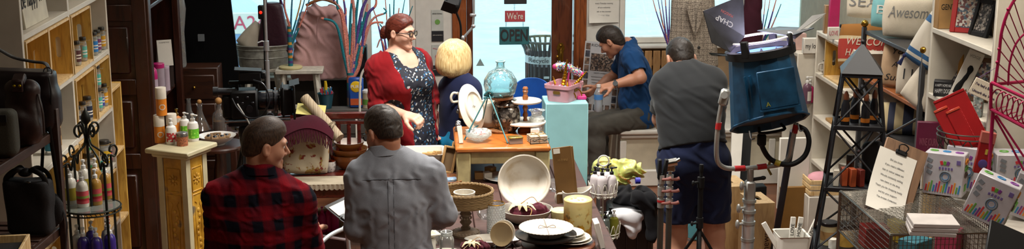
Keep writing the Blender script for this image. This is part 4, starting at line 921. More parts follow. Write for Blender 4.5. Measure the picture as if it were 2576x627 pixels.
S=SDF();k_=.9;S.add(s_cone(P.h(.047,.002,-.048),P.h(.015,.073,-.098),.0212*k_,.0175*k_));S.add(s_cone(P.h(-.047,.002,-.048),P.h(-.015,.073,-.098),.0212*k_,.0175*k_),.01);S.add(s_ell(P.h(0,.079,-.102),[.0175,.0165,.015],P.H),.015)
obj('beard_stubble',S.mesh('beard',[c-.16 for c in P.hc],[c+.16 for c in P.hc],.004),hair_mat('stubble','#4a3426','#86644e',(.003,.003,.003)),P.t)
# man in the grey chambray shirt (from behind, head bowed to the left)
root=Vector((PY(985,400,Y0).x,Y0,0));J=dict(neck=jp(972,400,.01),shL=jp(910,447,.0),shR=jp(1080,440,.0),chest=jp(985,505,.0));J['waist']=Vector((.015,0,1.03));J['pelvis']=Vector((.02,.0,.93))
J.update(elL=jp(896,575,-.01),elR=jp(1120,540,.0));J.update(wrL=jp(905,588,.24),wrR=jp(1070,560,.27));stand_legs(J,.89,.02,0)
P=Person('person','man in a grey chambray shirt seen from behind, reading a clipboard',root,J,jp(966,333,.02),(-.55,.8,-.4),skin_mat('skin_grey_man','#9c6a50','#b47c60'),.89,.94,.84)
P.body(.006,{'L':dict(n=(0.2,.1,1),curl=.7),'R':dict(n=(-.2,.2,.8),curl=.6)});S=SDF();P.torso(S,.013)
for sd in 'LR':P.arm(S,sd,.012)
S.disp(folds(.0032,125,(1,.3,.15),.6,4));S.isect(s_plane((0,0,.8),(0,0,-1)),.01);S.sub(s_cone(J['neck']+Vector((0,0,.075)),J['neck']+Vector((0,0,.2)),.072,.1),.01)
for sd in 'LR':d=(P.J['wr'+sd]-P.J['el'+sd]).normalized();S.sub(s_cone(P.J['el'+sd].lerp(P.J['wr'+sd],.55)+d*.07,P.J['wr'+sd]+d*.3,.07,.09),.004)
P.cloth('shirt',S,DENIM);collar(P,DENIM,.062,.048);sh=P.t.children[-2]
# yoke seam and back pleat
yk=MB();back=lambda lx,z:P.J['chest']+P.lat*lx+Vector((0,-.13,0))+Vector((0,0,z))
S=SDF();P.torso(S,.013);S.disp(folds(.0032,125,(1,.3,.15),.6,4))
def onback(lx,z,off=.001):
 p=np.array([[P.J['chest'].x+lx,y,z]for y in np.linspace(-.3,.05,140)],np.float32);d=S.ev(p);i=int(np.argmax(d<off));return Vector(p[i].tolist())
zy=jp(985,441).z
yk.tube([onback(-.13+.26*i/24,zy+.006*math.cos((i-12)/8))for i in range(25)],.0022,5)
for lx in(-.012,.012):yk.tube([onback(lx+.0,zy-i*.018)for i in range(18)],.0016,5)
yk.build('yoke_seam',plain('seam_thread','#43454a',.9),sh);MB().box(onback(0,zy+.004)+Vector((0,-.003,0)),(.02,.004,.016)).build('locker_loop',DENIM,sh)
S=SDF();P.torso(S,.008);[P.leg(S,sd,.014)for sd in 'LR'];S.isect(s_plane((0,0,.98),(0,0,1)),.005);S.isect(s_plane((0,0,.07),(0,0,-1)),.005);P.cloth('trousers',S,JEAN,.008)
P.hair_short(hair_mat('hair_dark','#120e0b','#3a2d24',(.005,.005,.012)),.008,.014,(.088,.06),(-.06,-.075),.0015,nape=-.026);P.glasses(plain('glasses_black','#101014',.3));P.eyes(MATS['iris_brown']);P.brows(MATS['brow_brown'])
GREYMAN=P
# clipboard in his hand
pw=PY(893,540,Y0+.3);cb=thing('clipboard','black clipboard with white sheets held by the man in grey','clipboard',pw,rot=(rad(16),rad(-14),rad(34)))
MB().box((.03,0,0),(.21,.29,.004),bv=.001).build('board',plain('clip_black','#15151a',.4),cb);MB().box((.03,-.012,.004),(.19,.26,.004)).build('paper',PAPER,cb);MB().box((-.055,-.02,.009),(.03,.1,.008),bv=.003).tube(bez([(-.06,-.05,.012),(-.085,-.04,.02),(-.085,0,.02),(-.06,.01,.012)],4),.003,6).build('clip',plain('clip_steel','#6b6d70',.3,1.),cb)
# woman in the red cardigan
Y0=8.2;root=Vector((PY(1020,300,Y0).x,Y0,0));J=dict(neck=jp(1002,142,.0),chest=jp(1015,205,-.03));J['shR']=jp(950,174,-.06);J['shL']=jp(1053,156,.13)
J['waist']=jp(1022,280,.02);J['pelvis']=jp(1022,345,.02);J.update(elR=jp(950,272,-.1),elL=jp(1083,240,.17),wrR=jp(1022,291,-.26),wrL=jp(1088,300,.12))
hz=J['pelvis'].z-.04;J.update(hipR=(J['pelvis'].x-.08,J['pelvis'].y-.04,hz),hipL=(J['pelvis'].x+.08,J['pelvis'].y+.05,hz),knR=(J['pelvis'].x-.06,J['pelvis'].y-.05,.48),knL=(J['pelvis'].x+.09,J['pelvis'].y+.05,.48),anR=(J['pelvis'].x-.06,J['pelvis'].y-.04,.08),anL=(J['pelvis'].x+.09,J['pelvis'].y+.06,.08))
P=Person('person','woman in a red cardigan and dark floral dress with black glasses',root,J,jp(1007,81,-.02),(.87,-.46,-.08),skin_mat('skin_red_woman','#c99a84','#d4a48e'),.83,.98,1.12)
P.body(.004,{'R':dict(n=(0.1,.3,-1),curl=.9),'L':dict(curl=.5)})
DRESS=leaf_print('floral_dress','#121624',[('#1f5a80',(1,1,1.6),(0,1.1,.4),.26),('#2a4a78',(1,1,2),(0,-.4,1.2),.22),('#b9bcbc',(1,1,2.6),(0,.5,.6),.2),('#c4c6c4',(1,1,2.6),(0,-.6,.6),.18),('#9fa8ac',(1,1,2.4),(0,1.4,.6),.17)],44)
fr=P.front;S=SDF();P.torso(S,.01)
for sx in(-1,1):S.add(s_ell(P.J['chest']+P.lat*sx*.075+fr*.085-P.up*.0,(.075,.075,.07)),.06)
S.add(s_cone(P.J['pelvis'],P.J['pelvis']-Vector((0,0,.4)),.17,.2),.08);S.disp(folds(.003,90,(1,.5,.2),.7,8));S.isect(s_plane((0,0,.55),(0,0,-1)),.01)
S.sub(s_ell(P.J['neck']+fr*.055-P.up*.035,(.085,.075,.1),None),.012);S.sub(s_cone(P.J['neck']+P.up*.05,P.J['neck']+P.up*.3,.09,.14),.01);P.cloth('dress',S,DRESS)
CARD=fabric('red_knit','#7a0c14',.95,.1,300.);S=SDF();P.torso(S,.02)
for sx in(-1,1):S.add(s_ell(P.J['chest']+P.lat*sx*.085+fr*.08,(.078,.078,.08)),.06)
S.add(s_cone(P.J['pelvis'],P.J['pelvis']-Vector((0,0,.18)),.178,.19),.08)
Rf=Matrix((P.lat,fr,P.up)).transposed();S.sub(s_box(P.J['waist']+fr*.3+P.up*.0+P.lat*-.03,(.19,.6,1.3),.02,Rf),.02);S.sub(s_box(P.J['neck']+fr*.2,(.2,.34,.3),.05,Rf),.02)
S.sub(s_cone(P.J['neck']+P.up*.045,P.J['neck']+P.up*.3,.1,.16),.01)
for sd in 'LR':P.arm(S,sd,.015)
d=(P.J['wrR']-P.J['elR']).normalized();S.sub(s_cone(P.J['elR']+d*.13,P.J['wrR']+d*.3,.075,.08),.004);d=(P.J['wrL']-P.J['elL']).normalized();S.sub(s_cone(P.J['elL']+d*.1,P.J['wrL']+d*.3,.07,.08),.004)
S.disp(folds(.0035,85,(.4,.3,1),.9,12));S.isect(s_plane((0,0,.78),(0,0,-1)),.01);P.cloth('cardigan',S,CARD)
HR=hair_mat('hair_auburn','#3a1610','#6e3022',(.09,.006,.006),(0,-.3,2.63),.42);hr=P.hair_short(HR,.01,.012,(.082,.068),(-.06,-.095),.001);MB(P.HM).ell((0,-.128,-.018),(.038,.036,.05),16,12).ell((.008,-.136,-.04),(.026,.026,.03),12,8).build('bun',HR,hr)
P.glasses(MATS['glasses_black'],.047,.034);P.eyes(plain('iris_grey','#38423f',.2));P.brows(plain('brow_auburn','#4a241a',.8));P.lips(plain('lip_rose','#a0584e',.4))
MB().tube(bez([P.J['neck']+P.lat*.055+P.up*.0-fr*0.0,P.J['neck']+P.lat*.04+fr*.09-P.up*.04,P.J['neck']+fr*.105-P.up*.075,P.J['neck']-P.lat*.04+fr*.09-P.up*.04,P.J['neck']-P.lat*.055],6),.0012,5).ell(P.J['neck']+fr*.107-P.up*.08,(.005,.005,.005),8,6).build('necklace',plain('silver_chain','#c8c8c8',.2,1.),P.t)
S=SDF();[P.leg(S,sd,.006)for sd in 'LR'];S.isect(s_plane((0,0,.07),(0,0,-1)),.005);P.cloth('leggings',S,plain('black_knit','#0d0d10',.9),.009)
# blonde woman in the navy top
Y0=8.3;root=Vector((PY(1150,300,Y0).x,Y0,0));J=dict(neck=jp(1152,196,.0),shL=jp(1132,222,.1),shR=jp(1182,224,-.07),chest=jp(1158,258,.0),waist=jp(1156,305,.0),pelvis=jp(1156,345,.0))
J.update(elL=jp(1140,305,.2),elR=jp(1196,310,-.02),wrL=jp(1180,330,.36),wrR=jp(1210,345,.16));hz=J['pelvis'].z-.04
J.update(hipL=(J['pelvis'].x-.05,.06,hz),hipR=(J['pelvis'].x+.05,-.05,hz),knL=(J['pelvis'].x-.05,.07,.45),knR=(J['pelvis'].x+.06,-.04,.45),anL=(J['pelvis'].x-.05,.05,.08),anR=(J['pelvis'].x+.06,-.05,.08))
P=Person('person','blonde woman with a bob in a navy top, back to the camera',root,J,jp(1146,150,.01),(.75,.65,-.08),skin_mat('skin_blonde','#c99c84','#d4a890'),.96,.82,.8)
P.body(.0065);NV=fabric('navy_top','#151c3c',.9,.1,400.);S=SDF();P.torso(S,.012)
for sd in 'LR':P.arm(S,sd,.013)
S.disp(folds(.003,40,(.4,.3,1),.7,3));S.isect(s_plane((0,0,P.J['pelvis'].z+.0),(0,0,-1)),.01);S.sub(s_cone(P.J['neck']+Vector((0,0,.05)),P.J['neck']+Vector((0,0,.3)),.08,.1),.01);P.cloth('top',S,NV)
S=SDF();P.torso(S,.01);[P.leg(S,sd,.018)for sd in 'LR'];S.isect(s_plane((0,0,P.J['waist'].z-.03),(0,0,1)),.005);S.isect(s_plane((0,0,.07),(0,0,-1)),.005);P.cloth('trousers',S,fabric('bright_blue_cloth','#1b88b8',.9),.009)
R=P.H;k=.98;S=SDF().add(s_ell(P.h(0,-.014,.036),[k*v for v in(.098,.117,.1)],R)).add(s_ell(P.h(0,-.018,-.04),[k*v for v in(.106,.118,.085)],R),.05)
S.sub(s_box(P.h(0,.12,-.06),(.11,.14,.2),.04,R),.03);S.isect(s_plane(P.h(0,-.03,-.105),R.to_3x3()@Vector((0,.1,-1))),.02);S.disp(folds(.0014,120,R.to_3x3()@Vector((1,.6,0)),.35,6))
obj('hair',S.mesh('hair',[c-.2 for c in P.hc],[c+.2 for c in P.hc],.004),hair_mat('hair_blonde','#b28e58','#e6d29e',(.007,.007,.14),(0,0,0),.4,.15),P.t);P.eyes(MATS['iris_grey'])
# man in the blue polo, sitting on the window seat
Y0=10.5;root=Vector((PY(1600,300,Y0).x,Y0,0));J=dict(neck=jp(1578,118,.03),shL=jp(1592,152,-.15),shR=jp(1577,146,.2),chest=jp(1598,190,.02),waist=jp(1610,250,.03),pelvis=jp(1612,292,.03))
J.update(elL=jp(1612,196,-.26),wrL=jp(1540,214,-.33),elR=jp(1545,190,.3),wrR=jp(1500,222,.22),hipL=jp(1606,300,-.09),hipR=jp(1602,298,.14),knL=jp(1496,318,-.2),knR=jp(1500,305,.1),anL=jp(1502,440,-.2),anR=jp(1515,440,-.02))
J['toeL']=J['anL']+Vector((-.16,-.03,-.04));J['toeR']=J['anR']+Vector((-.16,-.02,-.04))
P=Person('person','man in a blue polo shirt sitting on the window seat with a bottle',root,J,jp(1538,104,.0),(-.72,.4,-.62),skin_mat('skin_polo_man','#b07c62','#bf886c'),.97,1.03,.98)
P.body(.0065,{'L':dict(n=(-.1,.3,-1),curl=.75)});palmL=None
POLO=fabric('blue_polo','#17406e',.9,.1,420.);S=SDF();P.torso(S,.015);S.add(s_ell(P.J['waist']+P.front*.05,(.13,.14,.12)),.06)
for sd in 'LR':P.arm(S,sd,.018,elbow_only=True);S.sub(s_cone(P.J['sh'+sd].lerp(P.J['el'+sd],.98),P.J['sh'+sd].lerp(P.J['el'+sd],1.6),.08,.08),.004)
S.disp(folds(.005,85,(.3,.2,1),.9,14));S.isect(s_plane(P.J['pelvis']-P.up*.07,-P.up),.01);S.sub(s_cone(P.J['neck']+P.up*.085,P.J['neck']+P.up*.25,.075,.1),.01);P.cloth('polo_shirt',S,POLO);collar(P,POLO,.068,.04)
S=SDF();P.torso(S,.009);[P.leg(S,sd,.02)for sd in 'LR'];S.isect(s_plane(P.J['waist'],P.up),.005);S.disp(folds(.005,75,(1,.2,.4),.9,15));S.isect(s_plane((0,0,P.J['anL'].z-.01),(0,0,-1)),.005);P.cloth('trousers',S,KHAKI,.008)
SHOE=plain('dark_shoe','#1b1a1a',.5)
for sd in 'LR':S=SDF().add(s_cone(P.J['an'+sd]-Vector((-.02,0,.035)),P.J['toe'+sd],.05,.04));P.cloth('shoe',S,SHOE,.008)
P.hair_short(hair_mat('hair_black','#15100d','#3a2f27',(.005,.005,.02)),.009,.012,(.086,.06),(-.06,-.075),.001);P.eyes(MATS['iris_brown'])
w0=P.J['wrL'].lerp(P.J['elL'],.1);ax=(P.J['elL']-P.J['wrL']).normalized();x_,y_,_=basis(ax);wt=MB();wt.tube([w0+(x_*math.cos(a)+y_*math.sin(a))*.034 for a in[i*math.pi/8 for i in range(16)]],.009,8,True,flat=.4)
wt=wt.build('wrist_watch',plain('watch_steel','#8f9294',.25,1.),P.t);cdir=Vector((-.1,-1,.4)).normalized();MB().cyl(w0+cdir*.03,w0+cdir*.042,.02,n=18).build('watch_face',plain('watch_dial','#3c4246',.2),wt)
POLOMAN=P
# water bottle hanging from his hand
hp=root+P.J['wrL']+(P.J['wrL']-P.J['elL']).normalized()*.085;bt=PY(1505,280,hp.y);wb=thing('water_bottle','clear plastic water bottle with blue label in the seated man\'s hand','bottle',(bt.x,hp.y,bt.z));zt=hp.z-bt.z
MB().lathe([(0,.0),(.03,.0),(.034,.012),(.033,.05),(.034,.1),(.034,.14),(.02,.17),(.013,.185),(.013,.2)],20).build('body',glass('water_plastic',(.9,.95,1),.25),wb);MB().lathe([(.0345,.095),(.0345,.135)],20).build('paper_label',plain('water_label','#4a86c8',.5),wb);MB().lathe([(.016,.19),(.016,.21),(0,.212)],14).build('cap',PW,wb);MB().lathe([(0,.004),(.029,.004),(.032,.014),(.031,.09),(0,.09)],18).build('water',glass('water_fill',(.85,.92,.97),.4),wb)
# man in the charcoal T-shirt and navy shorts, bending forward
Y0=7.7;root=Vector((PY(1745,400,Y0).x,Y0,0));J=dict(neck=jp(1716,188,.16),shL=jp(1674,218,.1),shR=jp(1790,208,.1),chest=jp(1736,250,.05),waist=jp(1738,325,.0),pelvis=jp(1744,385,-.02))
J.update(elL=jp(1660,300,.2),elR=jp(1806,262,.22),wrL=jp(1680,330,.42),wrR=jp(1806,300,.42),hipL=jp(1706,412,-.01),hipR=jp(1786,410,.0),knL=jp(1702,590,.03),knR=jp(1797,590,.03),anL=jp(1694,752,-.03),anR=jp(1805,752,-.02))
P=Person('person','man in a charcoal T-shirt and navy shorts bending forward, back to camera',root,J,jp(1712,148,.26),(-.12,.85,-.55),skin_mat('skin_tshirt_man','#b08068','#bd8c72'),.98,1.06,1.06)
P.body(.006,{'R':dict(n=(-1,.2,0),curl=.5),'L':dict(n=(1,.2,0),curl=.5)});S=SDF();P.torso(S,.024)
for sd in 'LR':P.arm(S,sd,.02,elbow_only=True);S.sub(s_cone(P.J['sh'+sd].lerp(P.J['el'+sd],.98),P.J['sh'+sd].lerp(P.J['el'+sd],1.7),.085,.085),.004)
S.disp(folds(.0042,70,(.5,.2,1),.9,21));S.isect(s_plane(P.J['pelvis']+P.up*.035,-P.up),.004);S.sub(s_cone(P.J['neck']+P.up*.055,P.J['neck']+P.up*.25,.075,.1),.01);P.cloth('t_shirt',S,BLK_T)
S=SDF();P.torso(S,.012);[P.leg(S,sd,.035)for sd in 'LR'];S.add(s_cone(P.J['hipL'],P.J['hipR'],.1,.1),.05);S.isect(s_plane(P.J['pelvis']+P.up*.05,P.up),.005);S.disp(folds(.005,70,(1,.3,.3),.9,22));S.isect(s_plane((0,0,jp(1790,556).z),(0,0,-1)),.004);P.cloth('shorts',S,fabric('navy_shorts','#141c38',.9,.1,400.))
for sd in 'LR':f=Vector((P.front.x,P.front.y,0)).normalized();a=P.J['an'+sd];S=SDF().add(s_cone(a-Vector((0,.02,.04)),a+Vector((0,.16,-.045)),.05,.042));P.cloth('shoe',S,SHOE,.008)
P.hair_short(MATS.get('h')or hair_mat('hair_black2','#120e0b','#2e251f',(.005,.005,.02)),.008,.008,(.088,.06),(-.06,-.08),.001,nape=-.05)
# MIDDLE LEFT: camera rig, side tables, settle, window display
DKW=wood('dark_table_wood','#3a1c12','#24100a',(4,4,1),.35,coat=.3)
# round side table with a bowl of trinkets
p=PZ(548,362,.77);st_=thing('side_table','dark round pedestal side table with a turned leg','table',(p.x,p.y,0))
MB().lathe([(0,.735),(.15,.735),(.175,.745),(.18,.76),(.175,.77),(0,.77)],32).build('table_top',DKW,st_)
MB().lathe([(.03,.735),(.02,.68),(.032,.6),(.04,.5),(.025,.42),(.03,.36),(.05,.28),(.04,.2),(.045,.12)],18).build('turned_leg',DKW,st_)
for k in range(3):a=k*2.094+.5;MB().tube(bez([(.03*math.cos(a),.03*math.sin(a),.2),(.13*math.cos(a),.13*math.sin(a),.12),(.22*math.cos(a),.22*math.sin(a),.02)],6),[.03]*8+[.02]*5,8).build('foot',DKW,st_)
CER=plain('glazed_white','#d9d6d0',.22,var=.02)
bw=one('white_bowl',MB().lathe([(0,.004),(.05,0),(.055,.012),(.09,.03),(.118,.055),(.124,.062),(.118,.06),(.088,.036),(.05,.018),(0,.016)],36),CER,'wide white bowl of small boxed trinkets on the side table','bowl',loc=(p.x,p.y-.02,.771))
TB=plain('trinket_card','#8a6c4a',.7)
rnd=random.Random(2);spots=[(-.05,.0,'flat at the left'),(-.01,-.03,'lying at the front'),(.035,-.015,'lying at the right'),(.0,.03,'standing upright'),(.06,.02,'at the far right'),(-.03,.045,'behind the upright one')]
for x,y,w in spots:
 t=thing('trinket_box','small kraft trinket box with dark window, %s in the white bowl'%w,'box',(p.x+x,p.y-.02+y,.771+(.045 if w!='standing upright' else .05)),rad(rnd.uniform(-40,40)),'trinket boxes in the bowl',rot=(rad(75)if 'upright' in w else rad(rnd.uniform(5,20)),0,rad(rnd.uniform(-30,30))))
 MB().box((0,0,.008),(.045,.045,.016),bv=.002).build('box_body',TB,t);MB().ell((0,0,.016),(.014,.014,.006),12,6).build('trinket',plain('dark_gem','#1d2028',.15),t)
# console behind with decanters
c0,c1=PY(463,330,9.28),PY(604,330,9.28);cz=.76;cs_=thing('console_table','dark narrow console table holding the decanters','table',((c0.x+c1.x)/2,9.3,0));cw=c1.x-c0.x
MB().box((0,0,cz-.015),(cw,.26,.03),bv=.005).build('table_top',DKW,cs_);MB().box((0,0,cz-.07),(cw-.06,.2,.08)).build('apron',DKW,cs_)
for sx in(-1,1):
 for sy in(-1,1):MB().box((sx*(cw/2-.04),sy*.1,(cz-.03)/2),(.04,.04,cz-.03),bv=.004).build('leg',DKW,cs_)
DG=glass('decanter_glass',(.8,.82,.82),.1,.03);CORK=plain('cork_ball','#b5854c',.6);LIQ=glass('amber_liquid',(.45,.2,.06),.5)
def decanter(px,Y,prof,liq,ball,label):
 q=PY(px,330,Y);t=thing('decanter',label,'decanter',(q.x,Y,cz+.001),0,'decanters on the console');MB().lathe(prof,24).build('glass',DG,t)
 if liq:MB().lathe(liq,20).build('liquid',LIQ,t)
 if ball:MB().ell((0,0,prof[-1][1]+ball*.75),(ball,ball,ball),16,10).build('cork_stopper',CORK,t)
decanter(505,9.25,[(0,.002),(.07,.002),(.072,.01),(.055,.04),(.028,.1),(.018,.14),(.018,.175),(.024,.19)],[(0,.006),(.066,.006),(.052,.038),(.04,.06),(0,.06)],.0165,'flared glass decanter with a small cork ball stopper')
decanter(553,9.22,[(0,.002),(.046,.002),(.048,.01),(.048,.1),(.042,.125),(.02,.15),(.016,.175),(.022,.195)],[(0,.006),(.043,.006),(.043,.07),(0,.07)],.024,'square-shouldered glass decanter with a large cork ball stopper')
decanter(478,9.3,[(0,.002),(.05,.002),(.06,.02),(.05,.07),(.02,.13),(.014,.2),(.016,.215)],None,0,'plain glass decanter without stopper at the left of the console')
# cinema camera on tripod
CB=plain('camera_black','#0a0b0d',.6,var=.15,scale=60,spec=.3);CB2=plain('camera_grey','#2a2c30',.35,.4);STEEL=plain('steel','#8f9296',.28,1.)
q=PY(640,254,6.95);cr_=thing('cinema_camera','black cinema camera with matte box and follow focus on a tripod','camera',(q.x,q.y,q.z),rad(6))
MB().box((-.06,0,-.01),(.16,.12,.15),bv=.012).build('camera_body',CB,cr_);MB().box((-.16,0,-.02),(.06,.1,.12),bv=.01).build('battery',CB,cr_)
for i in range(4):MB().box((-.1+i*.03,-.062,.03-(i%2)*.03),(.018,.006,.012),bv=.002).build('button',CB2,cr_)
MB().cyl((-.03,-.06,-.03),(-.03,-.068,-.03),.02,n=16).build('dial',CB2,cr_)
MB().lathe([(.045,0),(.05,.01),(.05,.05),(.056,.055),(.056,.09),(.05,.095),(.05,.12),(.06,.13),(.06,.14),(0,.14)],24,M=T_((.02,0,.0))@RY(rad(90))).build('lens',plain('lens_black','#14161a',.25),cr_)
MB().lathe([(.062,.1),(.066,.1),(.066,.112),(.062,.112)],28,M=T_((.02,0,.0))@RY(rad(90))).build('lens_ring',CB2,cr_)
mbx=MB();mbx.box((.195,0,.0),(.08,.14,.14),bv=.006).box((.17,0,.0),(.012,.16,.16),bv=.003).box((.235,0,.0),(.014,.18,.18),bv=.003);mbx=mbx.build('matte_box',CB,cr_)
MB().box((.24,0,.09),(.06,.17,.004),(0,rad(-12),0)).build('top_flag',CB,mbx)
for(y,z)in((-.08,.07),(-.08,-.06),(.08,.07)):MB().cyl((.228,y,z),(.228,y-.008,z),.005,n=8).build('blue_knob',plain('blue_knob','#1c6a90',.4),mbx)
rd=MB()
for y in(-.035,.035):rd.cyl((-.18,y,-.1),(.21,y,-.1),.0075,n=10)
rd.build('rod',STEEL,cr_);MB().box((.09,-.05,-.085),(.04,.03,.05),bv=.004).cyl((.09,-.065,-.08),(.09,-.09,-.08),.028,n=20).build('follow_focus',CB2,cr_)
MB().box((-.05,0,.1),(.2,.03,.018),bv=.006).box((-.1,0,.08),(.02,.025,.03)).box((.02,0,.08),(.02,.025,.03)).build('top_handle',CB,cr_)
MB().box((-.02,-.01,.135),(.13,.08,.05),bv=.006).box((.06,-.01,.14),(.03,.07,.036),bv=.006).build('monitor',CB,cr_);MB().box((-.03,0,.165),(.16,.1,.008),(0,rad(4),0)).build('monitor_hood',CB,cr_)
MB().cyl((-.21,-.03,.06),(-.1,-.03,.055),.02,n=16).cyl((-.24,-.03,.06),(-.21,-.03,.06),.026,n=16).build('viewfinder',CB2,cr_)
MB().tube(bez([(.0,-.06,.12),(.06,-.09,.1),(.09,-.1,.02),(.04,-.1,-.06),(-.04,-.09,-.07),(-.1,-.08,-.02),(-.13,-.07,.03)],8),.005,8).build('cable',CB2,cr_);MB().tube(bez([(-.1,-.065,.0),(-.06,-.08,-.06),(-.03,-.08,-.12),(-.04,-.07,-.2)],8),.004,6).build('white_cable',plain('cable_white','#b5b3ac',.5),cr_)
MB().box((-.05,0,-.115),(.22,.09,.02),bv=.004).box((-.05,0,-.16),(.1,.1,.07),bv=.015).cyl((-.05,0,-.19),(-.05,0,-.26),.05,.04,20).build('fluid_head',CB,cr_);MB().cyl((-.08,.03,-.16),(-.14,.3,-.2),.009,n=10).cyl((-.12,.2,-.185),(-.145,.32,-.205),.013,n=10).build('pan_handle',CB,cr_)
for k in range(3):
 a=k*2.094+2.4;L=q.z-.26;e=(-.05+.45*math.cos(a),.45*math.sin(a),-q.z+.012)
 for s_ in(-.018,.018):MB().cyl((-.05+.03*math.cos(a)-s_*math.sin(a),.03*math.sin(a)+s_*math.cos(a),-.25),(e[0]-s_*math.sin(a),e[1]+s_*math.cos(a),e[2]),.011,n=8).build('leg_tube',CB,cr_)
cr_.scale=(.86,.95,1.0)
# chrome stand with a tally lamp
Ys=9.75;q=PY(670,110,Ys);sd_=thing('light_stand','chrome light stand with a red tally lamp beside the galvanised tub','stand',(q.x,Ys,0));CHR=plain('chrome','#c4c6c8',.28,.6,.05)
MB().cyl((0,0,.1),(0,0,1.16),.016,n=14).build('lower_pole',CHR,sd_);MB().cyl((0,0,1.16),(0,0,2.3),.011,n=14).build('upper_pole',CHR,sd_);MB().cyl((0,0,q.z-.05),(0,0,q.z+.02),.02,n=16).build('collar',CHR,sd_);MB().tube([(0,0,q.z+.01),(-.03,-.01,q.z+.02),(-.06,-.02,q.z+.01)],.006,8).build('locking_knob',CHR,sd_)
for k in range(3):a=k*2.094+1.;MB().cyl((0,0,.3),(.35*math.cos(a),.35*math.sin(a),.012),.011,n=8).build('leg',CHR,sd_)
zt=PY(660,30,Ys).z;tl=MB().box((-.028,-.01,zt),(.04,.04,.1),bv=.006).build('tally_box',CB,sd_);MB().ell((-.028,-.031,zt),(.011,.005,.011),10,6).build('red_lamp',emit('tally_red','#ff1808',3),tl);MB().tube(bez([(-.02,.01,zt-.05),(-.016,.01,zt-.2),(-.02,.012,zt-.4),(-.017,.01,zt-.7)],6),.005,6).build('cable',CB,sd_)
# chrome-framed chair in the aisle
q=PY(798,580,7.15);chv=thing('tubular_chair','chair with a bent chrome tube frame half hidden behind the plaid shirt','chair',(q.x-.1,q.y,0),rad(-30))
for sx in(-1,1):MB().tube(bez([(sx*.2,.2,.01),(sx*.2,.2,.3),(sx*.2,.17,q.z-.03),(sx*.2,.12,q.z),(sx*.2,-.05,q.z-.01),(sx*.2,-.15,q.z-.08),(sx*.2,-.2,.3),(sx*.2,-.2,.01)],8),.012,10).build('frame_tube',CHR,chv)
MB().box((0,0,.44),(.4,.4,.04),bv=.015).build('seat',plain('chair_vinyl','#3a1a16',.5),chv);MB().box((0,.19,.54),(.38,.03,.1),bv=.01).build('backrest',MATS['chair_vinyl'],chv)
# dark red settle with cushions and bowls
RWD=wood('settle_red_wood','#54170f','#300c08',(4,4,4),.28,coat=.5);YF=8.9;sz=.45;xb0,xb1=PY(690,470,YF).x,PY(1108,470,YF).x;bw_=xb1-xb0;se=thing('settle_bench','dark red wooden settle with slatted back below the window','bench',((xb0+xb1)/2,YF,0));bd=.42
MB().box((0,bd/2,sz-.015),(bw_,bd,.03),bv=.006).build('seat',RWD,se);MB().box((0,.03,sz-.065),(bw_-.08,.025,.07),bv=.004).build('front_apron',RWD,se);MB().box((0,bd-.02,.84),(bw_,.035,.05),bv=.008).build('top_rail',RWD,se);MB().box((0,bd-.02,.79),(bw_-.06,.02,.025),bv=.004).build('moulded_rail',RWD,se);MB().box((0,bd-.02,sz+.05),(bw_-.06,.025,.04),bv=.004).build('lower_rail',RWD,se)
n=15
for i in range(n):
 x=-bw_/2+.07+(bw_-.14)*i/(n-1);o=(i%5-2)*.012
 MB().tube(bez([(x+o,bd-.02,sz+.06),(x+o*.2,bd-.03,sz+.18),(x,bd-.02,.785)],5),.014,6,flat=.5).build('back_slat',RWD,se)
for sx in(-1,1):
 MB().box((sx*(bw_/2-.025),bd-.025,.43),(.05,.05,.86),bv=.006).build('rear_post',RWD,se);MB().box((sx*(bw_/2-.025),.03,.33),(.05,.05,.66),bv=.006).build('front_post',RWD,se);MB().box((sx*(bw_/2-.025),bd/2,.665),(.06,bd,.03),bv=.01).build('armrest',RWD,se)
# lace runner hanging over the seat edge
lc=MB();xa,xe=PY(716,480,YF).x,PY(884,480,YF).x
lc.grid(lambda u,v:(xa+(xe-xa)*u,YF-.008+.004*math.sin(u*90),sz+.003-v*(.03+.012*abs(math.sin(u*42)))),120,4,t=.002);lc.box(((xa+xe)/2,YF+.1,sz+.0025),(xe-xa,.22,.003))
one('lace_runner',lc,fabric('lace','#b7ab94',.95),'cream lace runner hanging over the settle seat edge','cloth')
def cushion(name,w,h,d,mat,label,loc,rot,group=None,cat='cushion',par=None,n=26,pinch=.12):
 t=thing(name,label,cat,loc,group=group,rot=rot);m=MB()
 for s_ in(-1,1):
  def fn(u,v,s_=s_):
   a,b=2*u-1,2*v-1;x=a*(1-pinch*b*b*(1-.4*abs(a)));y=b*(1-pinch*a*a*(1-.4*abs(b)));th=max(0,(1-a**4)*(1-b**4))**.55
   return(x*w/2,s_*d/2*th*(1+.05*math.sin(9*a+3*b)),y*h/2+h/2)
  m.grid(fn if s_<0 else(lambda u,v,f=fn:f(1-u,v)),n,n)
 m.build('cover',mat,t);return t
def cush_y(w,h,d,pinch=.12):
 """front surface depth of a cushion at local (x, z from centre) for lettering"""
 def f(x,y):
  a,b=max(-1,min(1,2*x/w)),max(-1,min(1,2*y/h));return d/2*max(0,(1-a**4)*(1-b**4))**.55*(1+.05*math.sin(9*a+3*b))
 return f
FLOR=None
def floral(name,base,c):
 m,nt,bs=newmat(name);co=objco(nt);n1=N(nt,'ShaderNodeTexNoise');n1.inputs['Scale'].default_value=17;n1.inputs['Detail'].default_value=3;nt.links.new(co,n1.inputs['Vector']);n2=N(nt,'ShaderNodeTexNoise');n2.inputs['Scale'].default_value=30;nt.links.new(co,n2.inputs['Vector'])
 a=ramp(nt,n1.outputs[0],[(.56,(0,0,0)),(.6,(1,1,1))]);b=ramp(nt,n2.outputs[0],[(.3,lin(c[0])),(.5,lin(c[1])),(.7,lin(c[2]))],'CONSTANT');nt.links.new(mixc(nt,a,lin(base),b),bs.inputs['Base Color']);bs.inputs['Roughness'].default_value=.9;return m
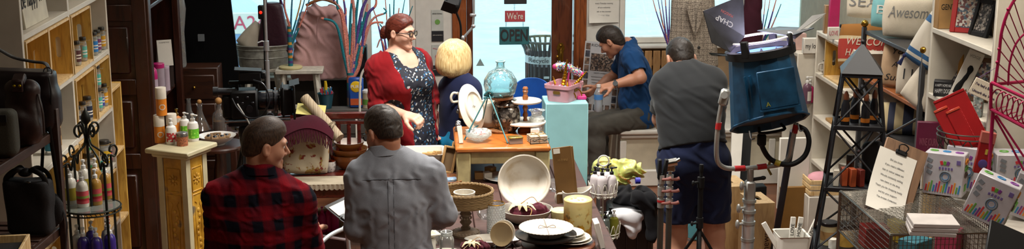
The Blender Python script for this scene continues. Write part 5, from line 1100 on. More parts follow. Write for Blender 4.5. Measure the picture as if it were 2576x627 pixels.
p=PZ(765,448,sz);cushion('floral_cushion',.33,.34,.13,floral('floral_linen','#cfc2a6',['#8e3a2c','#a98a4a','#9a4a48']),'cream cushion with red and gold flowers on the settle',(p.x+.0,p.y+.08,sz+.006),(rad(-14),rad(4),rad(8)))
p2=PY(762,330,9.02);th_=MB()
def throw(u,v):
 x=(u-.5)*.36;s_=v*.38-.2;zz=.1-abs(s_)**1.5*1.1 if s_<.0 else .1-s_**1.6*.9;return(x+.01*math.sin(20*s_),-s_*.75+.02*math.sin(12*x),zz+.006*math.sin(30*x+8*s_)-.12*(abs(x)/.2)**3)
tt=thing('maroon_throw','maroon fringed throw draped over the floral cushion','blanket',(p2.x,p2.y+.1,PY(762,302,9.05).z-.1),rad(8));MR=fabric('maroon_wool','#3c0818',.95,.15,160.)
th_.grid(throw,24,24,t=.012);th_.build('cloth',MR,tt);fg=MB()
for i in range(40):u=i/39;a=Vector(throw(u,1.));fg.tube([a,a+Vector((.004*math.sin(i*3),-.02,-.035)),a+Vector((.008*math.sin(i*5),-.03,-.08))],[.005,.004,.003],5)
fg.build('fringe',MR,tt)
# rolled patterned paper with a ribbon
a,b=PY(766,246,9.32),PY(855,348,9.1);rl=thing('fabric_roll','cream patterned roll tied with a ribbon leaning on the settle','roll',a);dv=b-a
ZIG=stripes('zigzag_cream',[(.5,'#b5a48a'),(.12,'#8a7558'),(.3,'#b5a48a'),(.08,'#8f7c60')],.03,0,.9,.02);rr=MB();rr.cyl((0,0,0),dv,.036,n=24);rr.build('roll',ZIG,rl);MB().cyl(-dv.normalized()*.0008,dv.normalized()*.004,.028,n=20).build('inner_end',plain('roll_inside','#c8bda6',.9),rl)
m=dv*.72;rb=MB();x_,y_,z_=basis(dv);rb.tube([m+(x_*math.cos(t)+y_*math.sin(t))*.038 for t in[i*.39 for i in range(16)]],.012,8,True,flat=.3)
f=Vector((-.3,-1,.3)).normalized()
for s_ in(-1,1):rb.tube(bez([m+f*.04,m+f*.06+Vector((s_*.05,0,.02)),m+f*.05+Vector((s_*.03,0,-.02)),m+f*.04],5),.009,6,flat=.3);rb.tube(bez([m+f*.04,m+f*.05+Vector((s_*.02,0,-.06)),m+f*.04+Vector((s_*.035,0,-.12))],5),.008,6,flat=.3)
rb.build('ribbon',fabric('ribbon_linen','#b3a58c',.9),rl)
q=PY(782,262,9.3);one('yellow_paper',MB().box((0,0,0),(.2,.003,.14),(0,0,0)),plain('yellow_sheet','#c9bf72',.8),'pale yellow sheet of paper behind the patterned roll','paper',loc=(q.x,9.3,.885),rot=(rad(-70),rad(6),0))
# nested wooden bowls and a painted cup
BWL=wood('bowl_wood','#8a5424','#5f3614',(1,1,6),.4,coat=.2);BWLI=plain('bowl_inside','#c0b2a8',.45);q=PZ(880,428,sz)
def bowl(r,h,label,loc,mat=BWL,inn=None,name='wooden_bowl',group='nested wooden bowls'):
 t=thing(name,label,'bowl',loc,0,group);MB().lathe([(0,0),(r*.5,0),(r*.62,h*.12),(r*.86,h*.5),(r,h),(r*1.02,h)],40).build('outside',mat,t);MB().lathe([(r*1.02,h),(r*.97,h),(r*.82,h*.52),(r*.55,h*.18),(0,h*.12)],40).build('inside',inn or mat,t);return t
bowl(.131,.105,'largest of the nested wooden bowls, at the bottom',(q.x,q.y+.06,sz+.001));bowl(.128,.085,'middle nested wooden bowl',(q.x,q.y+.06,sz+.062));bowl(.108,.07,'smallest nested wooden bowl with pale inside, on top',(q.x-.002,q.y+.06,sz+.125),inn=BWLI)
q=PZ(822,430,sz);t=thing('painted_cup','small marbled white cup with an orange inside on the settle','cup',(q.x+.025,q.y-.02,sz+.001));MB().lathe([(0,0),(.03,0),(.038,.015),(.042,.05),(.04,.075)],28).build('outside',speckle('marbled_cup','#cfcac2',['#cfcac2','#8a8680','#b6b0a8'],60,.3,.5),t);MB().lathe([(.04,.075),(.036,.073),(.036,.03),(0,.01)],28).build('inside',plain('cup_orange','#b5562a',.35),t)
# below the seat
q=PZ(820,582,0);pb=thing('paper_bag','brown paper bag lying under the settle','bag',(q.x,q.y+.06,0));MB().box((0,0,.075),(.29,.1,.15),(rad(-8),0,0),bv=.012).build('bag',plain('brown_paper','#8d7a58',.85,bmp=.2),pb)
for k,(px,py)in enumerate(((810,530),(826,522),(842,522),(790,534))):
 q=PY(px,py,9.28);pump((q.x,9.28+.02*(k%2),.001),.028,.19+.01*k,PINKB,'deep pink bottle under the settle, %s'%('second from the left','third from the left','farthest right','farthest left')[k],PINKB,None,'pink_bottle','pink bottles under the settle',nozzle=False)
# window display on the deck
DZ=SEAT_Z;WWD=plain('distressed_white_wood','#c8c2b4',.7,var=.1,scale=25);GALV=plain('galvanised_steel','#9c9c94',.45,.35,.15,30)
def stool(px,py,Y,w,d,label):
 q=PY(px,py,Y);h=q.z-DZ;t=thing('white_stool',label,'stool',(q.x,Y,DZ),0,'white stools in the window');MB().box((0,0,h-.015),(w,d,.03),bv=.004).build('seat',WWD,t)
 for sx in(-1,1):
  for sy in(-1,1):MB().tube([(sx*(w/2-.06),sy*(d/2-.04),h-.03),(sx*(w/2-.02),sy*(d/2-.02),.0)],.022,4).build('leg',WWD,t)
 MB().box((0,0,h*.35),(w-.1,.025,.03)).build('stretcher',WWD,t);return t,q.z
s1_,sz1=stool(754,172,10.6,.37,.2,'white painted stool under the yarn-wrapped trunk');s2_,sz2=stool(662,168,10.84,.34,.22,'white painted stool under the galvanised tub')
q=PY(664,165,10.84);tb=thing('galvanised_tub','oval galvanised tub of cushions in the window','tub',(q.x,10.84,sz2+.001));h=PY(664,112,10.84).z-sz2
MB().lathe([(0,0),(.19,0),(.2,.02),(.205,h*.45),(.213,h*.47),(.207,h*.5),(.212,h*.8),(.22,h*.82),(.213,h*.85),(.222,h),(.226,h)],40,sy=.62).build('tub',GALV,tb);MB().tube([(.222*math.cos(a),.138*math.sin(a),h)for a in[i*.157 for i in range(40)]],.007,6,True).build('rolled_rim',GALV,tb)
LIN=fabric('linen_white','#c9bfae',.9,.06);cushion('linen_cushion',.24,.24,.1,LIN,'cream linen cushion poking out of the galvanised tub',(q.x-.14,10.84,sz2+.05),(rad(-8),rad(45),0)).location.z=sz2+.13
cushion('linen_cushion',.26,.26,.1,LIN,'cream cushion at the right of the galvanised tub, beside the plum bag',(q.x+.13,10.93,sz2+.1),(rad(-8),rad(-12),0))
q2=PY(684,60,10.68);s=SDF().add(s_cone((0,0,.02),(0,0,.34),.14,.085)).disp(folds(.008,28,(1,0,.15),.7,31));s.isect(s_plane((0,0,0),(0,0,-1)),.01);s.isect(s_plane((0,0,.4),(0,0,1)),.01);s.isect(s_plane((0,.07,0),(0,1,0)),.02);s.isect(s_plane((0,-.06,0),(0,-1,0)),.03)
pb=thing('plum_bag','plum leather bucket bag standing in the galvanised tub','bag',(q2.x,10.84,sz2+h-.06));obj('bag_body',s.mesh('bag',(-.17,-.12,-.02),(.17,.12,.42),.008),plain('plum_leather','#3b1a28',.5,bmp=.2,scale=40),pb);MB().tube(bez([(-.06,0,.38),(-.05,0,.48),(0,0,.52),(.05,0,.48),(.06,0,.38)],5),.01,6,flat=.4).build('handle',MATS['plum_leather'],pb)
# yarn-wrapped twigs
YC=['#d98472','#1d7c8a','#5a4690','#3f7a98','#d0943f','#cf8a80']
def yarn_mat(name,cols,per):return stripes(name,[(1/len(cols),c)for c in cols],per,2,.95)
YT=yarn_mat('yarn_trunk',['#1d6e7c','#4c3a78','#1d6e7c','#c98a3a','#2d6a6a','#c2705c','#4a3a70','#1d7080','#c9963a','#2a6a78'],.21);YM=[plain('yarn_'+c[1:],c,.95,var=.2,scale=120,bmp=.5)for c in YC]
def twigs(name,label,base,trunk,branches,mats,trunk_r=.022,seed=0,trunk_mat=None,pot=None):
 t=thing(name,label,'decoration',base,0,'yarn-wrapped branches in the window');rn=random.Random(seed)
 if trunk:MB().cyl((0,0,0),(trunk[0],0,trunk[1]),trunk_r,trunk_r*.85,12).build('trunk',trunk_mat or YT,t)
 for k,pts in enumerate(branches):
  P_=bez(pts,5);n=len(P_);cut=[0,n//3,2*n//3,n-1]
  r0=trunk_r*rn.uniform(.38,.6)
  for a_,b_ in zip(cut,cut[1:]):
   if b_>a_:MB().tube(P_[a_:b_+1],[r0*(1-.7*i/n)for i in range(a_,b_+1)],7).build('twig',mats[rn.randrange(len(mats))],t)
 return t
def br(base,px,py,Y):return PY(px,py,Y)-Vector(base)
b0=Vector((PY(731,160,10.6).x,10.6,sz1+.021));dsk=one('wooden_disc',MB().lathe([(0,0),(.085,0),(.092,.006),(.092,.016),(.086,.02),(0,.02)],32),plain('disc_pale_wood','#c9bd8c',.6),'pale round wooden base under the yarn-wrapped trunk','base',loc=(b0.x,b0.y,sz1+.0005))
B=lambda px,py,Y=10.6:br(b0,px,py,Y)
twigs('yarn_tree','yarn-wrapped twig tree with striped trunk on the white stool',b0,(.0,.32),[[B(731,80),B(722,40),B(704,-10),B(695,-60)],[B(731,80),B(733,30),B(736,-30),B(735,-90)],[B(735,110),B(752,70),B(775,10),B(786,-40)],[B(735,105),B(748,60),B(766,0),B(772,-50)],[B(731,70),B(716,20),B(718,-30),B(725,-70)],[B(733,90),B(745,50),B(757,0),B(765,-60)]],YM,.019,1)
rz_=PY(885,278,10.42);YR=10.39;rs=thing('display_riser','dark grey display box on the window deck','box',(PY(862,280,10.39).x,10.39,DZ));rh=PY(820,272,YR).z-DZ;MB().box((0,0,rh/2),(.5,.14,rh),bv=.006).build('box',plain('riser_grey','#4a4540',.7),rs)
zR=DZ+rh;b1=Vector((PY(884,270,10.58).x,10.58,DZ+.001));B=lambda px,py,Y=10.58:br(b1,px,py,Y);rn=random.Random(9);brs=[]
for k,(px,py)in enumerate(((815,45),(848,0),(862,-40),(880,-30),(895,20),(905,-40),(925,10),(945,-10),(960,60),(930,-50),(870,20),(890,-60),(912,60),(965,20),(840,-40),(885,70))):
 m_=(884+(px-884)*.25+rn.uniform(-6,6),150+rn.uniform(-15,15));brs.append([B(884+rn.uniform(-4,4),205),B(*m_),B(884+(px-884)*.65+rn.uniform(-9,9),70+(py-70)*.3),B(px+rn.uniform(-5,5),py*.6+20),B(px,py)])
twigs('yarn_tree','tall coral and teal yarn-wrapped branches beside the pink hoodie',b1,(0,.44),brs,[YM[0],YM[1],YM[0],YM[5],YM[1],YM[0],YM[2]],.036,3,yarn_mat('yarn_trunk2',['#1d6e7c','#c2705c','#1d6e7c','#8a6a5c','#3a4a78'],.3))
b2=Vector((PY(985,250,10.7).x,10.7,DZ+.001));B=lambda px,py,Y=10.7:br(b2,px,py,Y);brs=[]
for k,(px,py)in enumerate(((938,20),(955,60),(968,-20),(980,10),(992,-30),(1004,20),(1018,0),(1028,40),(1038,15),(948,120),(1000,60))):brs.append([B(985,260),B(985+(px-985)*.3,160),B(985+(px-985)*.7,90+(py-90)*.35),B(px,py)])
twigs('yarn_branches','violet and teal yarn-wrapped branches behind the woman in red',b2,(0,.2),brs,[YM[2],YM[1],YM[5],YM[0]],.022,5)
# pink hoodie on a hanger
YH=10.78;b3=Vector((PY(808,100,YH).x,YH,0));J_=lambda px,py,dy=0.:PY(px,py,YH+dy)-b3
s=SDF().add(s_flat(J_(808,55),J_(806,195),.14,.19,(0,1,0),.42));s.add(s_cone(J_(770,45),J_(748,190,-.03),.055,.05),.03).add(s_cone(J_(848,45),J_(858,190,-.03),.05,.045),.03);s.add(s_ell(J_(812,30,-.03),(.11,.075,.06)),.04)
s.isect(s_plane(J_(806,198),(.06,0,-1)),.008);s.disp(folds(.008,62,(1,.2,.3),1.,41));s.sub(s_cone(J_(812,-5),J_(812,22),.05,.05),.01)
hd_=thing('pink_hoodie','dusty pink hooded sweatshirt on a hanger in the window','sweatshirt',b3);obj('sweatshirt',smooth(s.mesh('hoodie',J_(700,260,-.25),J_(910,-40,.25),.008),1),fabric('pink_fleece','#c09896',.95,.1,200.),hd_)
MB().tube(bez([J_(770,14),J_(790,4),J_(812,-2),J_(835,4),J_(850,12)],5),.013,8).tube(bez([J_(812,-2),J_(812,-30),J_(818,-45),J_(812,-60)],5),.003,6).build('hanger',wood('hanger_wood','#8a5428','#6a3c18'),hd_)
dsr=MB();z_=J_(812,60,-.07);dsr.tube(bez([J_(800,44,-.12),J_(797,80,-.12),J_(799,110,-.11)],5),.003,5);dsr.build('drawstring',plain('drawcord','#9a7474',.8),hd_)
rail=one('garment_rail',MB().cyl(J_(690,-58)+b3,J_(930,-58)+b3,.01,n=10).box(J_(690,-58)+b3+Vector((0,.1,0)),(.02,.24,.02)).box(J_(930,-58)+b3+Vector((0,.1,0)),(.02,.24,.02)),CHR,'chrome garment rail across the window above the pink hoodie','rail')
# bucket of pens, packets, white hoop chair
q=PY(820,270,YR);bk_=thing('teal_bucket','small teal bucket full of wrapped candy sticks','bucket',(q.x,YR,zR+.001));MB().lathe([(0,0),(.044,0),(.062,.115),(.066,.118),(.06,.112),(.04,.01),(0,.01)],24).build('bucket',plain('teal_tin','#1d4a58',.4),bk_)
PENC=[plain('stick_'+c[1:],c,.4)for c in('#a83040','#3a7ab0','#c8c4c0','#2a8a98','#c23a4a')];rn=random.Random(5)
for k in range(26):a,r=rn.random()*6.28,.045*rn.random()**.5;x,y=r*math.cos(a),r*math.sin(a);MB().cyl((x*.6,y*.6,.02),(x*1.3,y*1.3,.12+rn.random()*.05),.006,n=6).build('candy_stick',PENC[k%5],bk_)
MB().tube([(0,0,.1),(.004,-.01,.18),(.002,-.01,.215)],[.012,.013,.01],8).build('yellow_bear',plain('yellow_plastic','#c9a81c',.4),bk_)
q=PY(897,270,YR);pk_=thing('blue_packet','blue and yellow printed packet standing in the window display','packet',(q.x,YR,zR+.001));MB().box((0,0,.12),(.115,.05,.24),bv=.012).build('packet',plain('packet_blue','#1e4a9a',.35),pk_);MB().ell((0,-.026,.17),(.045,.004,.045),16,6).build('printed_mark',plain('packet_yellow','#d8b020',.4),pk_);MB().box((0,-.027,.05),(.09,.004,.05)).build('printed_mark',plain('packet_orange','#b5502a',.4),pk_)
text('lettering','PURE',.035,plain('packet_white','#e6e6e6',.5),pk_,T_((0,-.031,.17))@RX(rad(90)))
q=PY(925,268,YR-.03);tubejar((q.x,YR+.0,zR+.001),.045,.14,.02,plain('tan_jar','#b0a48c',.4),PW,'tan canister with green sticker beside the blue packet','tan_canister','canister',band=(.2,.5,plain('green_sticker','#5a8a3a',.5)))
hc=MB();YC_=10.15;cc=PY(922,290,YC_);hp_=bez([PY(905,300,YC_),PY(906,210,YC_),PY(914,178,YC_),PY(930,168,YC_),PY(948,178,YC_),PY(956,210,YC_),PY(957,300,YC_)],6);cch=thing('white_metal_chair','white tubular metal chair with a hoop back behind the settle','chair',(cc.x,YC_,0));cl=cch.location
MB().tube([p_-cl for p_ in hp_],.009,8).build('hoop_back',TRIMW,cch);wd=(hp_[-1].x-hp_[0].x)
MB().lathe([(0,.44),(.17,.44),(.18,.45),(.17,.46),(0,.46)],24,(0,-.2,0)).build('seat',TRIMW,cch)
for sx in(-1,1):MB().tube([(sx*wd/2,0,hp_[0].z),(sx*wd/2,0,.01)],.009,8).build('leg',TRIMW,cch);MB().tube([(sx*.14,-.33,.44),(sx*.16,-.36,.01)],.009,8).build('leg',TRIMW,cch)
q=PY(903,170,10.85);bbx=thing('speaker_box','black box loudspeaker standing in the window behind the branches','speaker',(q.x,10.82,DZ));hb=PY(903,115,10.82).z-DZ;MB().box((0,0,hb/2),(.14,.16,hb),bv=.006).build('cabinet',CB,bbx);MB().cyl((0,-.082,hb-.12),(0,-.086,hb-.12),.05,n=24).build('cone',CB2,bbx)
# posters on the pilaster
def poster(px0,py0,px1,py1,label,top,c):
 a,b=PY(px0,py0,YB-.004),PY(px1,py1,YB-.004);t=thing('poster',label,'poster',((a.x+b.x)/2,YB-.005,(a.z+b.z)/2),0,'flyers beside the door');w,h=b.x-a.x,a.z-b.z;w=abs(w);h=abs(h)
 MB().box((0,0,0),(w,.004,h)).build('sheet',plain('poster_paper','#b9bcb6',.6),t);MB().box((0,-.003,-h*.33),(w,.002,h*.33)).build('dark_band',plain('poster_dark','#1c1e22',.5),t);MB().cyl((0,-.003,h*.12),(0,-.004,h*.12),w*.22,n=18).build('emblem',c,t)
 text('lettering',top,w*.16,INK if c is not PINKPR else PINKPR,t,T_((0,-.004,h*.38))@RX(rad(90)),wid=w*.8);text('lettering','JOIN US ON 8.12',w*.1,PAPER,t,T_((0,-.005,-h*.3))@RX(rad(90)),wid=w*.8);return t
poster(1085,25,1116,104,'upper flyer with a green emblem beside the shop door','BEYOND THE WALLS',plain('flyer_green','#6a9a4a',.6));poster(1086,113,1117,190,'lower flyer with a pink heading partly behind the blonde woman','FALL FAIR',PINKPR)
# small black film lamp on an arm above the blonde woman
YL=9.6;q=PY(1138,8,YL);fl=thing('clamp_lamp','small black film lamp on a jointed chrome arm at the top','lamp',q);J_=lambda px,py:PY(px,py,YL)-q
MB().box((0,0,.0),(.11,.13,.09),(rad(35),rad(20),0),bv=.015).build('lamp_head',CB,fl);MB().box((-.03,-.06,-.02),(.09,.01,.09),(rad(35),rad(20),0)).build('barn_door',CB,fl);MB().tube(bez([J_(1143,20),J_(1158,60),J_(1160,110),J_(1163,200),J_(1175,260)],6),.008,8).build('cable',CB,fl)
MB().tube([J_(1164,97),J_(1190,68),J_(1192,35)],.009,8).build('jointed_arm',CHR,fl);MB().ell(J_(1164,96),(.016,.016,.02),10,8).ell(J_(1191,66),(.015,.015,.015),10,8).box(J_(1190,38),(.045,.02,.02),bv=.004).build('arm_joint',CHR,fl);MB().cyl(J_(1192,40),J_(1192,-40),.008,n=8).build('stand_pole',CHR,fl)
MB().cyl(J_(1162,100),Vector((J_(1162,100).x,0,-q.z+.01)),.01,n=8).build('stand_pole',CB,fl)
for k in range(3):a=k*2.094;MB().cyl(Vector((J_(1162,100).x,0,-q.z+.3)),Vector((J_(1162,100).x+.3*math.cos(a),.3*math.sin(a),-q.z+.01)),.009,n=8).build('leg',CB,fl)
# door sign, sticker, street things
SIGNR=plain('sign_red','#b5474e',.6,var=.1);SIGNG=plain('sign_teal','#2c6a70',.6,var=.12);SIGNK=plain('sign_dark','#2a2a2c',.6);SIGNC=plain('sign_cream_text','#d8cfc4',.6);ys=YB-.03;tw=fx(1294)
a0=PY(1294,41,ys);dsn=thing('open_sign','hanging three-piece sign reading We\'re OPEN on the door glass','sign',(a0.x,ys,a0.z));sc=lambda px,py:PY(px,py,ys)-dsn.location
def plate(px0,py0,px1,py1,mat,nm):
 a,b=sc(px0,py0),sc(px1,py1);w,h=b.x-a.x,a.z-b.z;o=MB().box(((a.x+b.x)/2,0,(a.z+b.z)/2),(w,.008,h),bv=.003).build(nm,mat,dsn);return o,(a.x+b.x)/2,(a.z+b.z)/2,w,h
plate(1268,-12,1325,10,SIGNK,'upper_plate');o,x,z,w,h=plate(1270,27,1321,55,SIGNR,'red_plate');text('lettering',"We're",.075,SIGNC,o,T_((x,-.006,z))@RX(rad(90)),wid=w*.8,bold=.001)
o,x,z,w,h=plate(1256,68,1331,112,SIGNG,'teal_plate');text('lettering','OPEN',.135,SIGNK,o,T_((x,-.006,z))@RX(rad(90)),wid=w*.92,bold=.003)
cn=MB()
for(px,y0,y1)in((1294,10,27),(1273,55,68),(1316,55,68)):
 a,b=sc(px,y0),sc(px,y1)
 for i in range(4):c=a.lerp(b,(i+.5)/4);cn.tube(circ(c,.004,10,'x' if i%2 else 'y',ry=.008),.0012,5,True)
cn.tube([sc(1294,-12),sc(1294,-90)],.002,5);cn.build('chain',STEEL,dsn)
q=PY(1208,157,YB+.05);stk=MB().prism([(-.035,-.03),(.035,-.03),(0,.033)],0,.001,T_(q)@RX(rad(90)));o=stk.build('window_sticker',plain('sticker_grey','#8aa0a0',.7),None);tag(o,'small triangular sticker on the door glass','sticker')
# litter bin outside: slats over an inner drum
q=PZ(1352,330,-.15);YBIN=12.3;q=PY(1350,200,YBIN);r0=.178;q=PY(1370,200,YBIN);bn=thing('litter_bin','black slatted street litter bin seen through the door glass','bin',(q.x,YBIN,-.149));zt=PY(1350,100,YBIN).z+.149;zb_=PY(1350,136,YBIN).z+.149;BINM=plain('bin_black','#1e2428',.45)
MB().lathe([(0,.05),(r0*.84,.05),(r0*.84,zb_-.1),(0,zb_-.1)],28).build('drum',BINM,bn);MB().lathe([(r0*.93,zb_-.07),(r0*1.03,zb_-.07),(r0*1.03,zb_),(r0*.93,zb_)],36).build('recycle_band',plain('bin_band','#b9c0c0',.5),bn)
for k in range(26):
 a=k*2*math.pi/26;c,s_=math.cos(a),math.sin(a);MB().tube([(r0*.93*c,r0*.93*s_,.02),(r0*.97*c,r0*.97*s_,zb_),(r0*1.05*c,r0*1.05*s_,zt-.08),(r0*1.28*c,r0*1.28*s_,zt)],.011,6).build('slat',BINM,bn)
for z,r in((zt,1.28),(.05,.93)):MB().tube(circ((0,0,z),r0*r,36),.012,6,True).build('hoop',BINM,bn)
text('lettering','Recycle',.06,BINM,bn,T_((-.07,-r0*1.035,zb_-.035))@RX(rad(90)),warp=lambda x,y:-(x-.07)**2/(2*r0));MB().box((.0,-r0*.99,zb_-.19),(.05,.012,.02)).box((.0,-r0*.99,zb_-.27),(.06,.012,.02)).build('bin_label',plain('bin_label','#c8d0d0',.5),bn)
# parked car
CARP=plain('car_paint','#7f9cc4',.3,.3);q=PY(628,45,13.75);cr2=thing('parked_car','pale blue parked car with a white plate outside the window','car',(q.x-1.2,13.77,-.15));W_=1.7
pr=[(-2.1,.35),(2.05,.35),(2.12,.6),(2.0,.85),(1.1,.95),(.55,1.4),(-1.2,1.42),(-1.85,.98),(-2.15,.9)]
MB().prism(pr,-W_/2,W_/2,T_((0,.85,0))@RX(rad(90))).build('car_body',CARP,cr2);gl_=MB()
for s_ in(-1,1):gl_.prism([(-1.1,1.0),(.95,1.0),(.5,1.34),(-1.0,1.36)],0,.012,T_((0,.85+s_*(W_/2+.006),0))@RX(rad(90)))
gl_.build('side_glass',plain('car_glass','#27506e',.1),cr2)
for x in(-1.3,1.3):
 for y in(.02,1.68):MB().cyl((x,y-.09,.32),(x,y+.09,.32),.32,n=28).build('wheel',plain('tyre','#1a1a1c',.8),cr2)
MB().box((1.2,-.012,1.0),(.55,.02,.22),bv=.01).build('plate',PAPER,cr2);text('lettering','A24',.2,plain('plate_red','#c0405a',.5),cr2,T_((1.2,-.026,1.0))@RX(rad(90)))
# CENTRE: display table, tabletop table and everything on them
TZ=.85;DT=wood('display_table_wood','#3c2018','#28130d',(1,5,5),.6)
xt0,xt1=PY(1030,560,7.2).x,PY(1500,560,6.9).x;yt0,yt1=6.02,7.92;dt_=thing('display_table','large dark wooden display table covered with crockery','table',((xt0+xt1)/2,(yt0+yt1)/2,0));tw_,tl_=xt1-xt0,yt1-yt0
for i in range(6):MB().box((-tw_/2+tw_*(i+.5)/6,0,TZ-.02),(tw_/6-.003,tl_,.04),bv=.004).build('plank',DT,dt_)
MB().box((0,0,TZ-.09),(tw_-.12,tl_-.12,.1)).build('apron',DT,dt_)
for sx in(-1,1):
 for sy in(-1,1):MB().box((sx*(tw_/2-.08),sy*(tl_/2-.08),(TZ-.04)/2),(.09,.09,TZ-.04),bv=.008).build('leg',DT,dt_)
def ont(px,py,z=TZ):p=PZ(px,py,z);return(p.x,p.y,z+.0005)
STON=plain('stoneware_white','#c8c2b6',.25,var=.02);IVORY=plain('ivory_glaze','#d8cfbd',.3,var=.03)
# small painted table standing on the display table
ty0=PZ(1265,460,TZ).y;tz2=PY(1265,372,ty0-.03).z;xa,xb=PY(1146,372,ty0-.03).x,PY(1386,372,ty0-.03).x;td=.56;wt_=thing('small_table','small painted table with honey wood top standing on the display table','table',((xa+xb)/2,ty0-.03+td/2,TZ+.0005));hh=tz2-TZ;HON2=wood('honey_top','#a9622a','#85491c',(1,6,6),.3,coat=.3);DIST=plain('distressed_cream','#b5a878',.6,var=.18,scale=9)
w_=xb-xa
MB().box((0,0,hh-.014),(w_,td,.028),bv=.008).build('table_top',HON2,wt_)
for sx in(-1,1):
 for sy in(-1,1):MB().box((sx*(w_/2-.045),sy*(td/2-.05),(hh-.028)/2),(.08,.08,hh-.028),bv=.006).build('leg',DIST,wt_)
for sy in(-1,1):MB().box((0,sy*(td/2-.04),hh-.065),(w_-.17,.025,.07),bv=.004).build('apron',DIST,wt_)
for sx in(-1,1):MB().box((sx*(w_/2-.04),0,hh-.065),(.025,td-.18,.07),bv=.004).build('side_apron',DIST,wt_)
def onw(px,py):p=PZ(px,py,tz2+.0005);return(p.x,p.y,tz2+.001)
# platter on a teal easel
f1,f2,f3=(Vector(onw(*a))for a in((1168,354),(1277,362),(1208,330)));ym=(f1.y+f3.y)/2-.02;apx=PY(1229,234,ym);ez=thing('plate_easel','teal metal plate easel on the honey wood top','easel',f1);TEAL=plain('teal_metal','#2a6268',.45,.3)
for ft in(f1,f2,f3):MB().cyl(ft-f1+Vector((0,0,.003)),apx-f1,.0042,n=8).build('easel_leg',TEAL,ez)
MB().cyl(f1.lerp(apx,.2)-f1,f3.lerp(apx,.2)-f1,.004,n=8).build('cross_bar',TEAL,ez);a_=apx-f1;MB().tube(bez([a_+Vector((-.025,-.008,-.012)),a_+Vector((0,-.01,.012)),a_+Vector((.022,-.008,-.004)),a_+Vector((0,.006,-.018)),a_+Vector((-.025,-.008,-.012))],5),.007,6).tube([a_+Vector((-.03,-.004,-.03)),a_+Vector((.03,-.004,-.024))],.006,6).build('ribbon_knot',TEAL,ez)
q=PY(1194,268,ym+.07);pl_=thing('oval_platter','ivory oval platter leaning on the teal easel, seen from behind','plate',(q.x,q.y,q.z),rot=(rad(68),rad(4),rad(38)))
MB().lathe([(0,.012),(.55,.012),(.62,0),(.68,.0),(.72,.018),(1.0,.045),(1.0,.052),(.7,.028),(.55,.022),(0,.022)],44,M=Matrix.Diagonal((.092,.142,.6,1))@RX(math.pi)).build('platter',IVORY,pl_);MB().tube([(.058*math.cos(a),.09*math.sin(a),-.0)for a in[i*.196 for i in range(32)]],.0035,6,True).build('foot_ring',IVORY,pl_)
text('maker_mark','95',.02,plain('mark_grey','#6b6a66',.6),pl_,T_((.0,0,-.0065))@RY(math.pi)@RZ(.4))
# mug and candle tin at the left
q=onw(1160,300);mg=thing('white_mug','ivory mug with big handle behind the oval platter','mug',(q[0]+.03,q[1]+.05,q[2]+.085));MB().lathe([(0,0),(.034,0),(.046,.03),(.05,.075),(.047,.075),(.043,.03),(0,.008)],30).build('cup',IVORY,mg);MB().tube(bez([(-.045,0,.065),(-.075,-.005,.07),(-.09,-.01,.045),(-.08,-.005,.015),(-.045,0,.015)],5),.008,8).build('handle',IVORY,mg)
MB().tube(bez([(-.03,-.03,.09),(-.045,-.035,.02),(-.05,-.04,-.03)],4),.003,6).ell((-.051,-.04,-.04),(.01,.005,.015),10,6).build('spoon',STEEL,mg)
tn=tubejar((q[0]+.03,q[1]+.05,q[2]),.045,.084,.02,plain('amber_jar','#8a5a2a',.2),plain('wax_lid','#d8d0bc',.4),'amber candle jar with pale lid under the ivory mug','candle_tin','jar')
rp=onw(1240,320);ct_=one('ribbed_crock',MB().lathe([(0,0),(.045,0),(.058,.02)]+[(.062+.0025*(i%2),.03+i*.011)for i in range(10)]+[(.06,.15),(.055,.155),(.05,.15),(.05,.02),(0,.015)],32),IVORY,'ribbed ivory crock behind the easel legs','crock',loc=(rp[0]-.02,rp[1]+.02,rp[2]))
# salt shaker, white block, leaf bowls
q=onw(1152,330);t=thing('salt_shaker','small glass shaker with steel cap at the table edge','shaker',q);MB().lathe([(0,0),(.016,0),(.02,.01),(.016,.03)],16).build('glass',DG,t);MB().lathe([(.016,.03),(.017,.042),(.01,.05),(0,.052)],16).build('cap',STEEL,t)
t=thing('salt_shaker','small glass shaker farther back at the table edge','shaker',(q[0]+.004,q[1]+.06,q[2]));MB().lathe([(0,0),(.016,0),(.02,.01),(.016,.03)],16).build('glass',DG,t);MB().lathe([(.016,.03),(.017,.042),(.01,.05),(0,.052)],16).build('cap',STEEL,t)
q=onw(1158,362);one('white_block',MB().box((0,0,.05),(.026,.018,.1),(rad(-8),rad(-6),0),bv=.002),PAPER,'narrow white block leaning at the table corner','block',loc=(q[0],q[1]+.012,q[2]+.001))
q=onw(1204,358);lf=thing('leaf_dishes','stack of clear pressed glass leaf dishes','dish',(q[0],q[1]+.03,q[2]));CUT=glass('pressed_glass',(.9,.94,.93),.3,.08,90)
for k in range(4):MB().lathe([(0,.004+k*.009),(.03,.002+k*.009),(.055,.016+k*.009),(.073,.034+k*.009)],40,wob=lambda a,z:1+.08*math.cos(7*a)*min(1,z/.03)).build('dish',CUT,lf)
MB().box((.01,-.01,.05),(.05,.03,.022),(.1,.1,.3),bv=.002).build('tea_packet',speckle('pink_packet','#d8d0ca',['#c05a50','#d8d0ca','#b84848'],90),lf)
